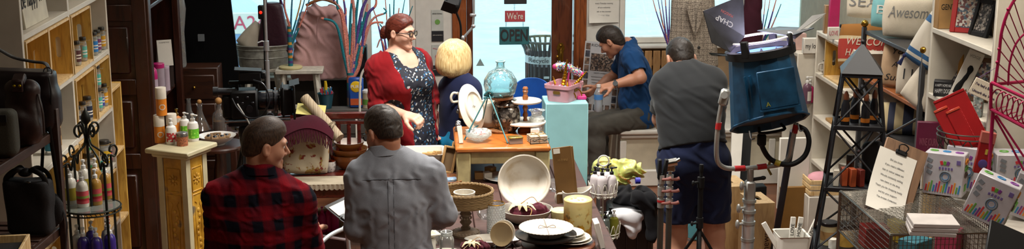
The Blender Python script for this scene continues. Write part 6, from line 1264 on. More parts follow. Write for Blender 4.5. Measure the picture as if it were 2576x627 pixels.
# big rippled glass jug on a wooden stand
q=onw(1262,300);q=(q[0],ty0+.36,tz2+.001);jx=PY(1259,240,q[1]);jz=jx.z;ws=thing('wooden_stand','turned wooden stand under the rippled glass jug','stand',(jx.x,q[1],tz2+.001));hs_=jz-tz2
MB().lathe([(0,0),(.055,0),(.06,.012),(.03,.025),(.022,hs_*.5),(.03,hs_-.03),(.075,hs_-.018),(.078,hs_-.006),(.07,hs_-.001),(0,hs_-.001)],28).build('stand',wood('stand_wood','#8a5a34','#623a1c'),ws)
jg=thing('glass_jug','large rippled aqua glass jug on the wooden stand','jug',(jx.x,q[1],jz+.0012));gh=PY(1259,153,q[1]).z-jz
MB().lathe([(0,.0),(.07,.0),(.085,.01),(.096,gh*.3),(.094,gh*.45),(.07,gh*.66),(.035,gh*.76),(.024,gh*.82),(.022,gh*.93),(.027,gh*.95),(.027,gh),(.022,gh)],48,wob=lambda a,z:1+.03*math.sin(5*a+30*z)*math.cos(3*a)*(1 if z<gh*.7 else .2)).build('glass',glass('aqua_ripple',(.66,.86,.88),.12,.02,26),jg)
MB().lathe([(0,.006),(.066,.006),(.08,.014),(.085,.03),(0,.03)],32).build('thick_base',glass('aqua_base',(.25,.5,.52),.5),jg);MB().tube(circ((0,0,gh-.004),.026,24),.005,6,True).build('lip',glass('aqua_lip',(.6,.8,.82),.4),jg)
# mercury glass jar with lid
q=onw(1278,330);mj=thing('mercury_jar','mottled mercury glass jar with lid behind the tiered stand','jar',(q[0]-.012,q[1]-.005,q[2]));mj.scale=(1.12,1.12,1.12);MER=speckle('mercury_glass','#4a4440',['#26221f','#6a625a','#8a847a','#3a3430'],55,.15,.6);MER.node_tree.nodes['Principled BSDF'].inputs['Metallic'].default_value=.6
MB().lathe([(0,0),(.05,0),(.066,.02),(.076,.06),(.077,.095),(.068,.13),(.06,.14)],28,wob=lambda a,z:1+.02*math.sin(6*a)).build('body',MER,mj);MB().lathe([(.068,.14),(.07,.15),(.055,.17),(.02,.185),(.012,.19),(.016,.2),(0,.208)],28).build('lid',MER,mj)
# clear jar + teal box behind
q=onw(1345,318);one('clear_jar',MB().lathe([(0,0),(.04,0),(.046,.012),(.046,.08),(.03,.1),(.035,.12),(.05,.13)],24),CUT,'clear pressed glass jar behind the tiered stand','jar',loc=(q[0],ty0+.36,q[2]))
q=onw(1343,345);one('white_box',MB().box((0,0,.02),(.05,.04,.04),bv=.003),PAPER,'small white ribbon box behind the coasters','box',loc=(q[0]+.01,q[1]+.05,q[2]))
# two-tier cake stand
q=onw(1322,332);tt_=thing('tiered_stand','two-tier cake stand with white discs and turned wood stem','stand',(q[0],q[1]+.02,q[2]));TW=wood('turned_oak','#8a4f22','#5f3212',(4,4,1),.4);yq=q[1]+.02;z1_=PY(1322,310,yq).z-tz2;z2_=PY(1323,257,yq).z-tz2;z3_=PY(1324,219,yq).z-tz2;WBRD=plain('whitewashed_board','#c9c2b4',.55)
def turned(z0,z1,r):h=z1-z0;return[(r*.8,z0),(r*.8,z0+h*.08),(r*.55,z0+h*.16),(r,z0+h*.32),(r*.6,z0+h*.48),(r*.6,z0+h*.52),(r,z0+h*.7),(r*.55,z0+h*.86),(r*.8,z0+h*.94),(r*.8,z1)]
MB().lathe([(0,0),(.045,0),(.045,.012),(.02,.03)]+turned(.03,z1_,.02),20).build('lower_stem',TW,tt_);MB().lathe(turned(z1_+.012,z2_,.017),20).build('middle_stem',TW,tt_);MB().lathe([(.015,z2_+.012),(.018,z2_+.03),(.011,z2_+.045),(.017,z2_+.065),(.013,z3_-.02),(.017,z3_-.01),(.012,z3_),(0,z3_+.002)],18).build('finial',TW,tt_)
MB().lathe([(0,z1_),(.118,z1_),(.122,z1_+.004),(.122,z1_+.01),(.118,z1_+.013),(0,z1_+.013)],44).build('lower_disc',WBRD,tt_);MB().lathe([(0,z2_),(.093,z2_),(.096,z2_+.004),(.096,z2_+.01),(.092,z2_+.013),(0,z2_+.013)],44).build('upper_disc',WBRD,tt_)
q=onw(1297,363);t=thing('glass_box','small glass keepsake box with a brass lid','box',(q[0],q[1]+.02,q[2]),rad(8));MB().box((0,0,.016),(.078,.05,.032),bv=.002).build('glass_sides',glass('smoky_glass',(.5,.46,.42),.4),t);MB().box((0,0,.036),(.084,.056,.008),bv=.003).build('lid',plain('aged_brass','#9a8440',.35,.8),t);MB().box((0,0,.012),(.06,.035,.02)).build('contents',plain('rose_contents','#a06a56',.7),t)
q=onw(1352,360);cs2=thing('coaster_stack','stack of stone coasters tied with twine in a wire holder','coasters',(q[0],q[1]+.025,q[2]),rad(12))
for k in range(4):MB().box((0,0,.006+k*.0105),(.1,.085,.009),bv=.002).build('coaster',plain('travertine','#b8a58c',.7,var=.15,scale=60),cs2)
tq=MB();tq.tube([(-.052,0,.003),(-.052,0,.046),(.052,0,.046),(.052,0,.003)],.002,5);tq.tube([(0,-.045,.003),(0,-.045,.046),(0,.045,.046)],.002,5);tq.tube(bez([(0,0,.047),(.03,.02,.056),(.035,-.01,.05),(0,0,.047),(-.03,.015,.056),(-.035,-.015,.05),(0,0,.047)],4),.002,5);tq.build('twine',TWINE,cs2)
MB().tube([(-.055,-.05,.001),(.055,-.05,.001),(.055,-.05,.03),(.03,-.05,.016),(0,-.05,.03),(-.03,-.05,.016),(-.055,-.05,.03),(-.055,-.05,.001)],.0025,6).build('wire_holder',IRON,cs2)
# blue chair behind and seafoam pedestal with the pink bin
q=PY(1337,240,9.3);bc=thing('blue_chair','bright blue plastic chair with round back behind the small table','chair',(q.x,9.3,0));BLU=plain('blue_plastic','#1550a8',.4);zt_=PY(1337,196,9.3).z
MB().grid(lambda u,v:(.2*math.sin((u-.5)*2.6),-.2+.2*math.cos((u-.5)*2.6),.46+v*(zt_-.46)*(1-.45*abs(2*u-1)**2.5)),24,14,t=.012).build('back_shell',BLU,bc);MB().lathe([(0,.44),(.19,.44),(.2,.452),(.19,.464),(0,.464)],28,(0,-.12,0)).build('seat',BLU,bc)
for sx in(-1,1):
 for sy in(-1,1):MB().cyl((sx*.13,-.12+sy*.13,.44),(sx*.17,-.12+sy*.17,.005),.011,n=8).build('leg',CHR,bc)
pz_=1.09;a,b=PZ(1373,262,pz_),PZ(1481,262,pz_);sp=thing('seafoam_pedestal','tall square pedestal painted pale seafoam blue','pedestal',((a.x+b.x)/2,a.y+(b.x-a.x)/2,0));sw=b.x-a.x;SEA=plain('seafoam_paint','#8fc2c6',.5,var=.03)
MB().box((0,0,pz_/2),(sw,sw,pz_),bv=.004).build('column',SEA,sp);sp_y=a.y+sw/2
q=PZ(1424,252,pz_);pkb=thing('pink_bin','pale pink plastic bin full of toy unicorn headbands','bin',(q.x-.012,sp_y,pz_+.001),rad(-32));PKP=plain('pink_plastic','#cf9aa4',.45)
def rrect(w,d,r,n=5):return[(sx*(w/2-r)+r*math.cos(a0+k*math.pi/2/n),sy*(d/2-r)+r*math.sin(a0+k*math.pi/2/n))for sx,sy,a0 in((1,1,0),(-1,1,math.pi/2),(-1,-1,math.pi),(1,-1,1.5*math.pi))for k in range(n+1)]
def loft(mb,rings,cap=True):
 n=len(rings[0][0]);vs=[(x,y,z)for o,z in rings for x,y in o];fs=[(i*n+k,i*n+(k+1)%n,(i+1)*n+(k+1)%n,(i+1)*n+k)for i in range(len(rings)-1)for k in range(n)]
 if cap:fs.append(tuple(reversed(range(n))))
 return mb.add(vs,fs)
bh=.11;bm_=loft(MB(),[(rrect(.15,.19,.02),0),(rrect(.17,.215,.022),bh-.025),(rrect(.185,.23,.024),bh-.024),(rrect(.188,.232,.024),bh),(rrect(.176,.22,.022),bh),(rrect(.162,.205,.02),bh-.03),(rrect(.142,.18,.018),.005),(rrect(.01,.01,.003),.005)]);bm_.build('bin',PKP,pkb)
for a_,M in((0,T_((0,-.109,.062))@RX(rad(90+5))),(1,T_((.0865,0,.07))@RZ(rad(90))@RX(rad(90+5)))):MB(M).prism(rrect(.05,.02,.008),-.001,.002).build('handle_slot',plain('slot_gold','#8a6a30',.4,.4),pkb)
GLD=plain('toy_gold','#b8841c',.28,.9);rn=random.Random(8);bx_,by_=pkb.location.x,pkb.location.y
def horn(loc,tip,r,label):
 t=thing('unicorn_headband',label,'toy',loc,0,'unicorn headbands in the pink bin');n=9;d=Vector(tip)
 h_=MB()
 for i in range(n):h_.tube([d*(i/n),d*((i+.55)/n),d*((i+.98)/n)],[r*(1-i/n*.8)*.82,r*(1-i/n*.8),r*(1-i/n*.8)*.75],10)
 h_.build('spiral_horn',GLD,t);f=MB()
 for k in range(6):a=k*1.05;f.ell((.022*math.cos(a),.022*math.sin(a),-.006),(.014,.014,.01),8,6)
 f.build('flowers',speckle('toy_flowers','#c28ab0',['#c27ab0','#58b0b0','#b89ac8'],60),t);e=MB()
 for s_ in(-1,1):e.prism([(-.014,0),(.014,0),(.0,.04)],0,.004,T_((s_*.04,0,-.005))@RZ(.2)@RX(rad(90)))
 e.build('ears',plain('ear_pink','#c8808c',.6),t);MB().tube([(.055*math.cos(a),.0,.055*math.sin(a)-.06)for a in[i*.314 for i in range(11)]],.004,6).build('band',GLD,t)
horn((bx_-.01,by_-.04,pz_+.1),(.025,0,.17),.018,'gold unicorn horn headband standing tallest in the pink bin');horn((bx_+.06,by_-.01,pz_+.085),(.085,.0,.1),.015,'gold unicorn horn headband tilting right in the pink bin');horn((bx_-.05,by_+.02,pz_+.09),(-.02,0,.06),.012,'short gold unicorn horn headband at the left of the pink bin');horn((bx_+.015,by_-.06,pz_+.08),(.0,0,.06),.013,'short gold horn headband at the front of the pink bin')
wd_=thing('tinsel_wand','pink wand wrapped in multicoloured tinsel lying across the bin','toy',(bx_+.02,by_+.04,pz_+.16));TNS=speckle('tinsel','#9a8aa8',['#c83a8a','#58b8c0','#d8c060','#b8b0c8','#4a4a6a','#e0d8e0'],130,.2,.7);MB().tube(bez([(-.07,0,.05),(-.02,0,.055),(.04,0,.03),(.09,0,.0)],6),.022,10).build('tinsel',TNS,wd_);tt3=MB()
for i in range(120):u=rn.random();a=rn.random()*6.28;c=Vector((-.07+.16*u,0,.055-.05*u*u));v=Vector((rn.uniform(-.3,.3),math.cos(a),math.sin(a)))*.034;tt3.tube([c,c+v],.0016,3)
o=tt3.build('tinsel_strands',TNS,wd_);tag(o,kind='stuff');MB().ell((-.075,0,.05),(.018,.018,.018),12,8).ell((.095,0,-.002),(.02,.02,.02),12,8).build('end_ball',plain('wand_pink','#c83a7a',.4),wd_);MB().cyl((.0,0,-.12),(.02,0,.04),.006,n=8).build('stick',plain('wand_stick','#b83a7a',.4),wd_)
q=PZ(1462,248,pz_);one('pink_box',MB().box((0,0,.01),(.06,.09,.02),bv=.003),plain('hot_pink','#c8327a',.5),'flat hot pink box beside the pale pink bin','box',loc=(q.x-.0,q.y,pz_+.001))
# left part of the display table
q=ont(1172,592);wk=thing('wicker_stand','round wicker tray on a carved wooden pedestal','stand',q);tzr=PY(1185,512,q[1]).z-TZ;PEDW=plain('carved_grey_wood','#7a6650',.7,var=.15,scale=40)
MB().lathe([(0,0),(.07,0),(.072,.012),(.055,.025),(.03,.032)]+turned(.032,tzr-.02,.03)+[(.05,tzr-.015),(0,tzr-.01)],28).build('pedestal',PEDW,wk);dn=MB()
for k in range(24):a=k*.2618;dn.box((.066*math.cos(a),.066*math.sin(a),.018),(.006,.009,.009),(0,0,a),bv=.001)
for k in range(14):a=k*.4488;dn.box((.028*math.cos(a),.028*math.sin(a),tzr*.55),(.006,.007,.008),(0,0,a),bv=.001)
dn.build('carved_beads',plain('carved_pale','#9a8a74',.7),wk);wr=.132;WK=stripes('wicker_weave',[(.25,'#8a6f48'),(.25,'#5f4a2c'),(.25,'#94784e'),(.25,'#6b5434')],.012,2,.8,.02);bk2=MB();hw=.055
for i in range(9):r_=wr*(1+.004*(i%2));z=tzr+.006+i*hw/8;bk2.tube([(r_*(1+.012*math.sin(24*a+(i%2)*math.pi))*math.cos(a),r_*(1+.012*math.sin(24*a+(i%2)*math.pi))*math.sin(a),z)for a in[k*2*math.pi/96 for k in range(96)]],.0042,5,True)
bk2.lathe([(0,tzr-.004),(wr,tzr-.004),(wr,tzr+.006),(0,tzr+.004)],40);bk2.build('woven_side',WK,wk);MB().tube([(wr*1.01*math.cos(a),wr*1.01*math.sin(a),tzr+hw+.01+.002*math.sin(40*a))for a in[k*.0654 for k in range(96)]],.0075,6,True).build('braided_rim',WK,wk)
rmx=PY(1168,505,q[1]-.0);one('ramekin',MB().lathe([(0,0),(.045,0),(.05,.006),(.053,.05),(.054,.054),(.048,.054),(.045,.012),(0,.01)],36),STON,'white ramekin standing in the wicker tray','bowl',loc=(rmx.x,q[1]-.01,TZ+tzr+.008))
# tall hobnail glass with gold rim
q=ont(1248,600);t=thing('hobnail_vase','tall hobnail glass vase with gold rim','vase',q);hv=PY(1248,512,q[1]).z-TZ;r=.043;MB().lathe([(0,0),(r*.9,0),(r*.94,.01),(r,hv)],28).build('glass',glass('hobnail_glass',(.82,.84,.83),.35,.1),t);hb_=MB()
for i in range(14):
 for k in range(20):a=(k+.5*(i%2))*.314;hb_.ell((r*.985*math.cos(a),r*.985*math.sin(a),.012+i*(hv-.024)/13),(.0042,.0042,.0042),6,4)
tag(hb_.build('hobnails',glass('hobnail_bumps',(.75,.77,.76),.5,.1),t),kind='stuff');MB().tube(circ((0,0,hv),r,28),.0022,6,True).build('gold_rim',GLD,t)
# mason jars, square dish, plates at the bottom edge
def mason(loc,r,h,label):
 t=thing('mason_jar',label,'jar',loc,0,'empty mason jars');MB().lathe([(0,.004),(r*.85,.002),(r,.015),(r,h*.66),(r*.9,h*.76),(r*.74,h*.82),(r*.74,h)],28).build('glass',glass('mason_glass',(.88,.9,.88),.14,.03),t);th2=MB()
 for z in(.86,.91,.96,.995):th2.tube(circ((0,0,h*z),r*.75,24),.0022,5,True)
 th2.build('screw_thread',glass('mason_thread',(.85,.87,.86),.4,.05),t)
def offt(px,Y):return(PY(px,600,Y).x,Y,TZ+.0005)
mason(ont(1124,640,TZ+.012)[:2]+(TZ+.013,),.035,.11,'empty mason jar nearest the camera, in front of the wicker stand');mason(ont(1092,612),.034,.1,'empty mason jar beside the sleeve of the man in grey')
q=ont(1086,618);t=thing('square_dish','square ivory dish with brown glaze held up on a jar','dish',(q[0]-.02,q[1]-.1,TZ+.07),rad(20));loft(MB(),[(rrect(.04,.04,.006),0),(rrect(.075,.075,.01),.02),(rrect(.1,.1,.006),.022),(rrect(.1,.1,.006),.026),(rrect(.07,.07,.01),.025),(rrect(.036,.036,.006),.006),(rrect(.01,.01,.002),.006)]).build('dish',IVORY,t);MB().box((0,0,-.034),(.06,.06,.07)).build('stand_block',PAPER,t)
def plate(loc,r,label,mat=STON,rot=(0,0,0),name='plate',group=None,deep=.022):
 return one(name,MB().lathe([(0,.002),(r*.6,0),(r*.66,.004),(r*.97,deep-.002),(r,deep),(r*.98,deep+.002),(r*.66,.008),(r*.58,.006),(0,.006)],48),mat,label,'plate',group,loc,rot=rot)
q=ont(1120,645);plate((q[0],q[1],TZ+.0005),.085,'white plate under the nearest mason jar',deep=.012);q=ont(1255,622);one('oval_dish',MB().lathe([(0,.002),(.6,0),(.7,.004),(.98,.03),(1,.032),(.97,.033),(.68,.01),(0,.007)],48,M=Matrix.Diagonal((.145,.07,1,1))),STON,'long white oval dish lying behind the upright saucers','dish',loc=(q[0]-.02,q[1]+.045,TZ+.0005))
# two saucers standing on a small easel
q=ont(1262,640);zc_=PY(1258,590,q[1]).z;SAU=plain('beige_glaze','#a9936c',.3,var=.04)
for k,dy in((0,0.),(1,.022)):plate((q[0]+.004+k*.012,q[1]+dy,zc_+(.0 if k==0 else .003)),.0585,('front' if k==0 else 'rear')+' of the two beige saucers standing on the wire easel',SAU if k==0 else STON,(rad(74),0,rad(-28)),'saucer','beige saucers on the wire easel',.012)
e2=thing('wire_easel','small wire easel holding the two beige saucers','easel',(q[0],q[1],TZ+.0005),rad(-28));hz_=zc_-TZ
for sx in(-.03,.03):MB().tube([(sx,-.03,hz_-.045),(sx,-.03,hz_-.058),(sx,.035,hz_-.058),(sx*.8,.045,hz_-.02),(sx*1.2,.09,.002)],.002,6).tube([(sx,-.005,hz_-.058),(sx,-.02,.002)],.002,6).build('wire',STEEL,e2)
# maroon ribbon bundles: one at the table edge, one in the big bowl
MFAB=fabric('maroon_fabric','#451320',.95,.2,120.);SLK=fabric('cream_ribbon','#cdbb96',.85,.08)
def bundle(loc,sc_,label,seed):
 t=thing('fabric_bundle',label,'decoration',loc,0,'maroon fabric flower bundles');rn=random.Random(seed);s=SDF()
 for k in range(16):a,r=rn.random()*6.28,(rn.random()**.6)*.075;s.add(s_ell((r*math.cos(a)*1.35,r*math.sin(a),.025+rn.random()*.03),(.03,.028,.026)),.01)
 s.disp(folds(.004,190,(1,.6,.3),.9,seed)).isect(s_plane((0,0,0),(0,0,-1)),.005);o=obj('fabric',s.mesh('bundle',(-.16,-.13,-.02),(.16,.13,.1),.0045),MFAB,t);r2=MB()
 for k in range(9):a=k*.7+.2;L=.045+.02*(k%3);r2.tube(bez([(-.03,-.02,.068),(-.03+L*.6*math.cos(a),-.02+L*.6*math.sin(a),.085),(-.03+L*math.cos(a),-.02+L*math.sin(a),.06)],5),[.006,.009,.01,.011,.012,.012,.011,.01,.008,.006,.003],6,flat=.3)
 r2.tube(bez([(-.1,-.06,.03),(-.05,-.04,.072),(0,0,.078),(.06,.05,.06)],6),.006,6,flat=.3);r2.build('ribbon',SLK,t);MB().tube(bez([(-.03,-.02,.075),(.02,-.08,.07),(.0,-.11,.02),(-.01,-.13,-.0)],6),.0025,5).tube(bez([(-.03,0,.08),(.03,.02,.11),(.06,0,.085)],5),.0022,5).build('raffia',plain('raffia','#a07a48',.9),t)
 if sc_!=1:t.scale=(sc_,)*3
 return t
q=ont(1195,640);bundle((q[0],q[1]+.0,TZ+.012),.62,'maroon fabric flowers with cream ribbon at the bottom edge of the table',3)
# big whitewashed bowl standing on edge inside a lower one
WW=None
def ww():
 m,nt,bs=newmat('whitewashed_bowl');co=objco(nt,(3,3,14));n1=N(nt,'ShaderNodeTexNoise');n1.inputs['Scale'].default_value=3;n1.inputs['Detail'].default_value=6;nt.links.new(co,n1.inputs['Vector']);nt.links.new(ramp(nt,n1.outputs[0],[(.3,lin('#a8977f')),(.45,lin('#bfb7aa')),(.7,lin('#c9c3b8'))]),bs.inputs['Base Color']);bs.inputs['Roughness'].default_value=.5;return m
WW=ww();q=ont(1326,566);yb=q[1]+.06;bowl(.136,.07,'wide whitewashed bowl lying flat under the upright one',(q[0],yb,TZ+.0005),WW,WW,'whitewashed_bowl','whitewashed bowls')
zc_=PY(1320,462,yb+.07).z;bowl(.134,.05,'wide whitewashed bowl standing on edge behind the maroon flowers',PY(1320,462,yb+.07)+Vector((0,.03,0)),WW,WW,'whitewashed_bowl','whitewashed bowls').rotation_euler=(rad(66),rad(8),rad(-8))
bundle((q[0]+.0,yb-.02,TZ+.025),.95,'maroon fabric flowers with cream ribbon inside the whitewashed bowl',5)
# dark cake stand with fluted pie dish; plates on a wooden turntable
q=ont(1373,640);zk=PY(1373,588,q[1]+.04).z;yk_=q[1]+.04;lz=thing('lazy_susan','round dark wooden turntable under the stacked plates','turntable',(PY(1405,620,yk_+.03).x,yk_+.04,TZ+.0005));MB().lathe([(0,0),(.08,0),(.08,.012),(.172,.012),(.178,.018),(.178,.03),(.172,.034),(0,.034)],48).build('turntable',wood('susan_wood','#5c3220','#3f1f12',(1,5,5),.4),lz);lzz=TZ+.0355
cks=thing('dark_cake_stand','dark metal cake stand carrying the fluted pie dish','stand',(PY(1373,588,yk_).x,yk_,lzz));h=zk-lzz;MB().lathe([(0,0),(.055,0),(.06,.006),(.03,.02),(.016,.04),(.022,h*.6),(.03,h-.016),(.14,h-.012),(.147,h-.006),(.147,h),(.142,h-.004),(0,h-.006)],48).build('stand',plain('dark_bronze','#2c2826',.35,.5),cks)
pd_=thing('pie_dish','white fluted pie dish tied with twine on the dark cake stand','dish',(cks.location.x+.002,yk_,lzz+h-.005));FL=lambda a,z:1+.014*math.cos(44*a)*(z>.02);MB().lathe([(0,.0),(.08,.0),(.085,.004),(.108,.03),(.125,.034),(.13,.038),(.126,.041),(.106,.036),(.082,.01),(0,.008)],176,wob=FL).build('dish',STON,pd_)
tq=MB();tq.tube([(0,-.131,.036),(0,-.13,.043),(0,-.1,.042),(0,.1,.042),(0,.128,.043)],.0012,5);tq.tube([(0,-.131,.036),(0,-.105,.02),(0,-.085,.0)],.0012,5);tq.tube(bez([(0,-.03,.045),(.03,-.02,.052),(.04,-.04,.046),(0,-.03,.045),(-.03,-.02,.052),(-.04,-.045,.046),(0,-.03,.045)],5),.0012,5);tq.build('twine',plain('brown_twine','#6a4a2a',.9),pd_)
px_=PY(1437,610,yk_+.03).x
for k in range(4):plate((px_+(.002,-.003,-.014,-.016)[k],yk_+.03,lzz+.0005+k*.0115),(.098,.096,.08,.078)[k],'white plate in the stack on the turntable, '+('lowest','second from the bottom','second from the top','topmost')[k],STON,name='dinner_plate',group='white plates stacked on the turntable',deep=.016)
# candles with pressed flowers
def flower_wax():
 m,nt,bs=newmat('flower_candle');co=objco(nt);v=N(nt,'ShaderNodeTexVoronoi');v.inputs['Scale'].default_value=19;nt.links.new(co,v.inputs['Vector']);n1=N(nt,'ShaderNodeTexNoise');n1.inputs['Scale'].default_value=40;nt.links.new(co,n1.inputs['Vector'])
 s=N(nt,'ShaderNodeSeparateXYZ');nt.links.new(co,s.inputs[0]);hgt=ramp(nt,mth(nt,'MULTIPLY',s.outputs[2],5.),[(.55,(1,1,1)),(.85,(0,0,0))]);n3=N(nt,'ShaderNodeTexNoise');n3.inputs['Scale'].default_value=26;nt.links.new(co,n3.inputs['Vector']);fl_=mth(nt,'MULTIPLY',ramp(nt,n3.outputs[0],[(.48,(0,0,0)),(.54,(1,1,1))]),hgt);cc=ramp(nt,n1.outputs[0],[(.35,lin('#6e5a22')),(.5,lin('#b07a1c')),(.65,lin('#c9a02a'))]);nt.links.new(mixc(nt,fl_,lin('#cdbf80'),cc),bs.inputs['Base Color']);bs.inputs['Roughness'].default_value=.35;bs.inputs['Subsurface Weight'].default_value=.1;return m
FW=flower_wax();q=ont(1453,595);hcd=PY(1453,500,q[1]).z-TZ;cd=thing('flower_candle','large pillar candle with pressed yellow flowers','candle',q);MB().lathe([(0,0),(.068,0),(.07,.004),(.07,hcd-.004),(.066,hcd),(.058,hcd-.008),(0,hcd-.01)],40).build('wax',FW,cd);MB().lathe([(0,hcd-.009),(.045,hcd-.0085)],28).build('paper_disc',speckle('disc_print','#d8d2b8',['#d8d2b8','#b5761c','#6a8a3a'],45),cd)
q=ont(1413,566);cd=thing('small_candle','short pillar candle with lavender label beside the large one','candle',(q[0],q[1]+.02,TZ+.0005));hs2=PY(1413,528,q[1]+.02).z-TZ;MB().lathe([(0,0),(.052,0),(.054,.003),(.054,hs2-.004),(.05,hs2),(0,hs2-.003)],36).build('wax',plain('cream_wax','#cfc38c',.35),cd);MB().lathe([(0,hs2-.0025),(.036,hs2-.002)],24).build('paper_disc',speckle('lavender_print','#cfc8c8',['#cfc8c8','#7a6a9a'],70),cd)
# jug with the brown board
q=ont(1445,528);gb=thing('sauce_jug','white sauce jug with spout holding a brown board','jug',(q[0],q[1]+.04,TZ+.0005));hj=PY(1445,480,q[1]+.04).z-TZ
def jugf(u,v):
 a=u*2*math.pi;prof=[(.04,0),(.055,.02),(.06,.05),(.062,hj)];x=v*3;i=min(int(x),2);t=x-i;r=prof[i][0]*(1-t)+prof[i+1][0]*t;z=prof[i][1]*(1-t)+prof[i+1][1]*t;sp_=max(0,math.cos(a))**6*v*v;return(r*(1+.55*sp_)*math.cos(a),r*math.sin(a),z+.02*sp_+.004*math.sin(3*a)*v)
MB().grid(jugf,44,12,cu=True,t=.005).lathe([(0,.004),(.05,.006)],24).build('jug',STON,gb);MB().tube(bez([(-.06,0,hj*.85),(-.09,0,hj*.8),(-.09,0,hj*.35),(-.056,0,hj*.25)],5),.008,8).build('handle',STON,gb)
b_=PY(1424,425,q[1]+.05);hb3=PY(1424,370,q[1]+.05).z-(TZ+.03);bd_=thing('brown_board','tall brown menu board standing in the sauce jug','board',(b_.x+.004,q[1]+.035,TZ+.03),rot=(rad(-6),rad(-5),rad(6)))
for k in range(2):MB().box((0+k*.012,k*.008,hb3/2-k*.004),(.105,.004,hb3),bv=.002).build('board',plain('menu_brown','#6a4a1e',.6),bd_)
MB().box((-.028,-.0035,hb3-.02),(.035,.002,.025)).build('price_tag',PAPER,bd_);text('lettering','M-EN-U',.016,plain('faint_print','#8a6a3a',.6),bd_,T_((0,-.0026,hb3-.07))@RX(rad(90)))
q=ont(1400,500);one('kraft_block',MB().box((0,0,.06),(.04,.06,.12),(rad(-4),rad(-8),0),bv=.003),plain('kraft_orange','#9a5a28',.7),'orange-brown wooden block behind the small candle','block',loc=(q[0]+.03,q[1]-.02,TZ+.003))
# behind the small table: white tub, frames, wooden tray, books
q=PY(1066,380,7.76);hq=q.z-TZ;t=thing('white_tub','white enamel tub with wooden pieces behind the man in grey','tub',(q.x,7.76,TZ+.001),0);loft(MB(),[(rrect(.2,.2,.03),0),(rrect(.24,.24,.04),hq),(rrect(.25,.25,.04),hq+.003),(rrect(.22,.22,.03),hq),(rrect(.18,.18,.03),hq-.06),(rrect(.02,.02,.004),hq-.06)]).build('tub',STON,t)
for k in range(3):MB().box((.02+k*.03,-.05+k*.02,hq-.01),(.06,.025,.02),(0,.1*k,.5*k),bv=.002).build('wood_piece',KRAFT,t)
for k,(px,py,w,h,lab)in enumerate(((1122,430,.07,.16,'plain wooden frame leaning, left of the small table leg'),(1140,432,.06,.17,'plain wooden frame leaning right against the small table leg'))):
 q=PY(px,py,7.62+k*.05);f=thing('empty_picture_frame',lab,'frame',(q.x,7.62+k*.05,TZ+.001),group='frames behind the man in grey',rot=(rad(-6),rad(14),rad(15)));zf=.02+q.z-TZ
 for(cx_,cz_,a_,b_2)in((-w/2,h/2,.012,h),(w/2,h/2,.012,h),(0,.006,w,.012),(0,h-.006,w,.012)):MB().box((cx_,0,cz_),(a_,.016,b_2),bv=.002).build('frame_bar',KRAFT,f)
 MB().box((0,.006,h/2),(w-.01,.003,h-.02)).build('backing',plain('brown_backing','#6e5638',.8),f)
q=ont(1128,455);one('round_tray',MB().lathe([(0,0),(.09,0),(.1,.02),(.096,.022),(.088,.006),(0,.006)],36),wood('tray_wood','#7a4a24','#5a3214'),'round wooden tray under the blue book','tray',loc=(q[0],q[1]-.02,TZ+.0005));one('blue_book',MB().box((0,0,.006),(.08,.06,.012),bv=.001),speckle('book_cover','#7a94b0',['#7a94b0','#a0b4c4','#56708c'],40),'small pale blue book lying on the round tray','book',loc=(q[0]+.01,q[1]-.03,TZ+.009),rz=.3)
for k,(px,py)in enumerate(((1205,450),(1225,456),(1236,448))):q=ont(px,py);one('card_box',MB().box((0,0,.02),(.05,.05,.04),(0,0,.4*k),bv=.002),(KRAFT,PAPER,KRAFT)[k],'small %s box under the small table, %s'%(('kraft','white','kraft')[k],('left','middle','right')[k]),'box','boxes under the small table',loc=(q[0],q[1]+.05*k,TZ+.0005))
# white wire two-tier caddy with soap bottles
yw_=7.2;q=PY(1517,490,yw_);zu=q.z;zl=PY(1525,592,yw_).z;wc=thing('wire_caddy','white wire two-tier caddy with ring handle holding soap bottles','caddy',(q.x,yw_,0));WIR=plain('wire_white','#cfccc0',.45)
ztop=PY(1513,392,yw_).z
for z,r,dx in((zu,.078,0),(zl,.082,.014)):
 c=(dx,0,z);m_=MB();m_.tube(circ(c,r*.92,32),.003,6,True);m_.tube(circ((dx,0,z+.02),r,32),.003,6,True)
 for k in range(14):a=k*.4488;m_.tube(bez([(dx+r*math.cos(a),r*math.sin(a),z+.02),(dx+r*1.06*math.cos(a+.2),r*1.06*math.sin(a+.2),z+.075),(dx+r*math.cos(a+.449),r*math.sin(a+.449),z+.02)],5),.0022,5);m_.tube(bez([(dx+r*math.cos(a),r*math.sin(a),z+.02),(dx+r*.96*math.cos(a+.22),r*.96*math.sin(a+.22),z-.008),(dx+r*math.cos(a+.449),r*math.sin(a+.449),z+.02)],5),.0022,5)
 for k in range(7):m_.tube([(dx-r*.9,-.07+k*.0233,z),(dx+r*.9,-.07+k*.0233,z)]if abs(-.07+k*.0233)<.03 else[(dx-r*.55,-.07+k*.0233,z),(dx+r*.55,-.07+k*.0233,z)],.002,5)
 m_.build('wire_tier',WIR,wc)
MB().cyl((0,0,zl),(0,0,ztop-.06),.0045,n=8).build('centre_rod',WIR,wc);MB().tube(circ((0,0,ztop-.03),.03,20,'y'),.0045,6,True).build('ring_handle',WIR,wc)
cst=thing('plant_stand','slim dark stand carrying the white wire caddy','stand',(q.x+.014,yw_,0));MB().lathe([(0,0),(.1,0),(.1,.012),(.012,.02),(.012,zl-.03),(.07,zl-.02),(.07,zl-.004),(0,zl-.004)],24).build('stand',IRON,cst)
LOT=plain('lilac_white','#c9c2c4',.3);GRN=plain('olive_soap','#7a7a2a',.2);GRY=plain('grey_soap','#5a625e',.2)
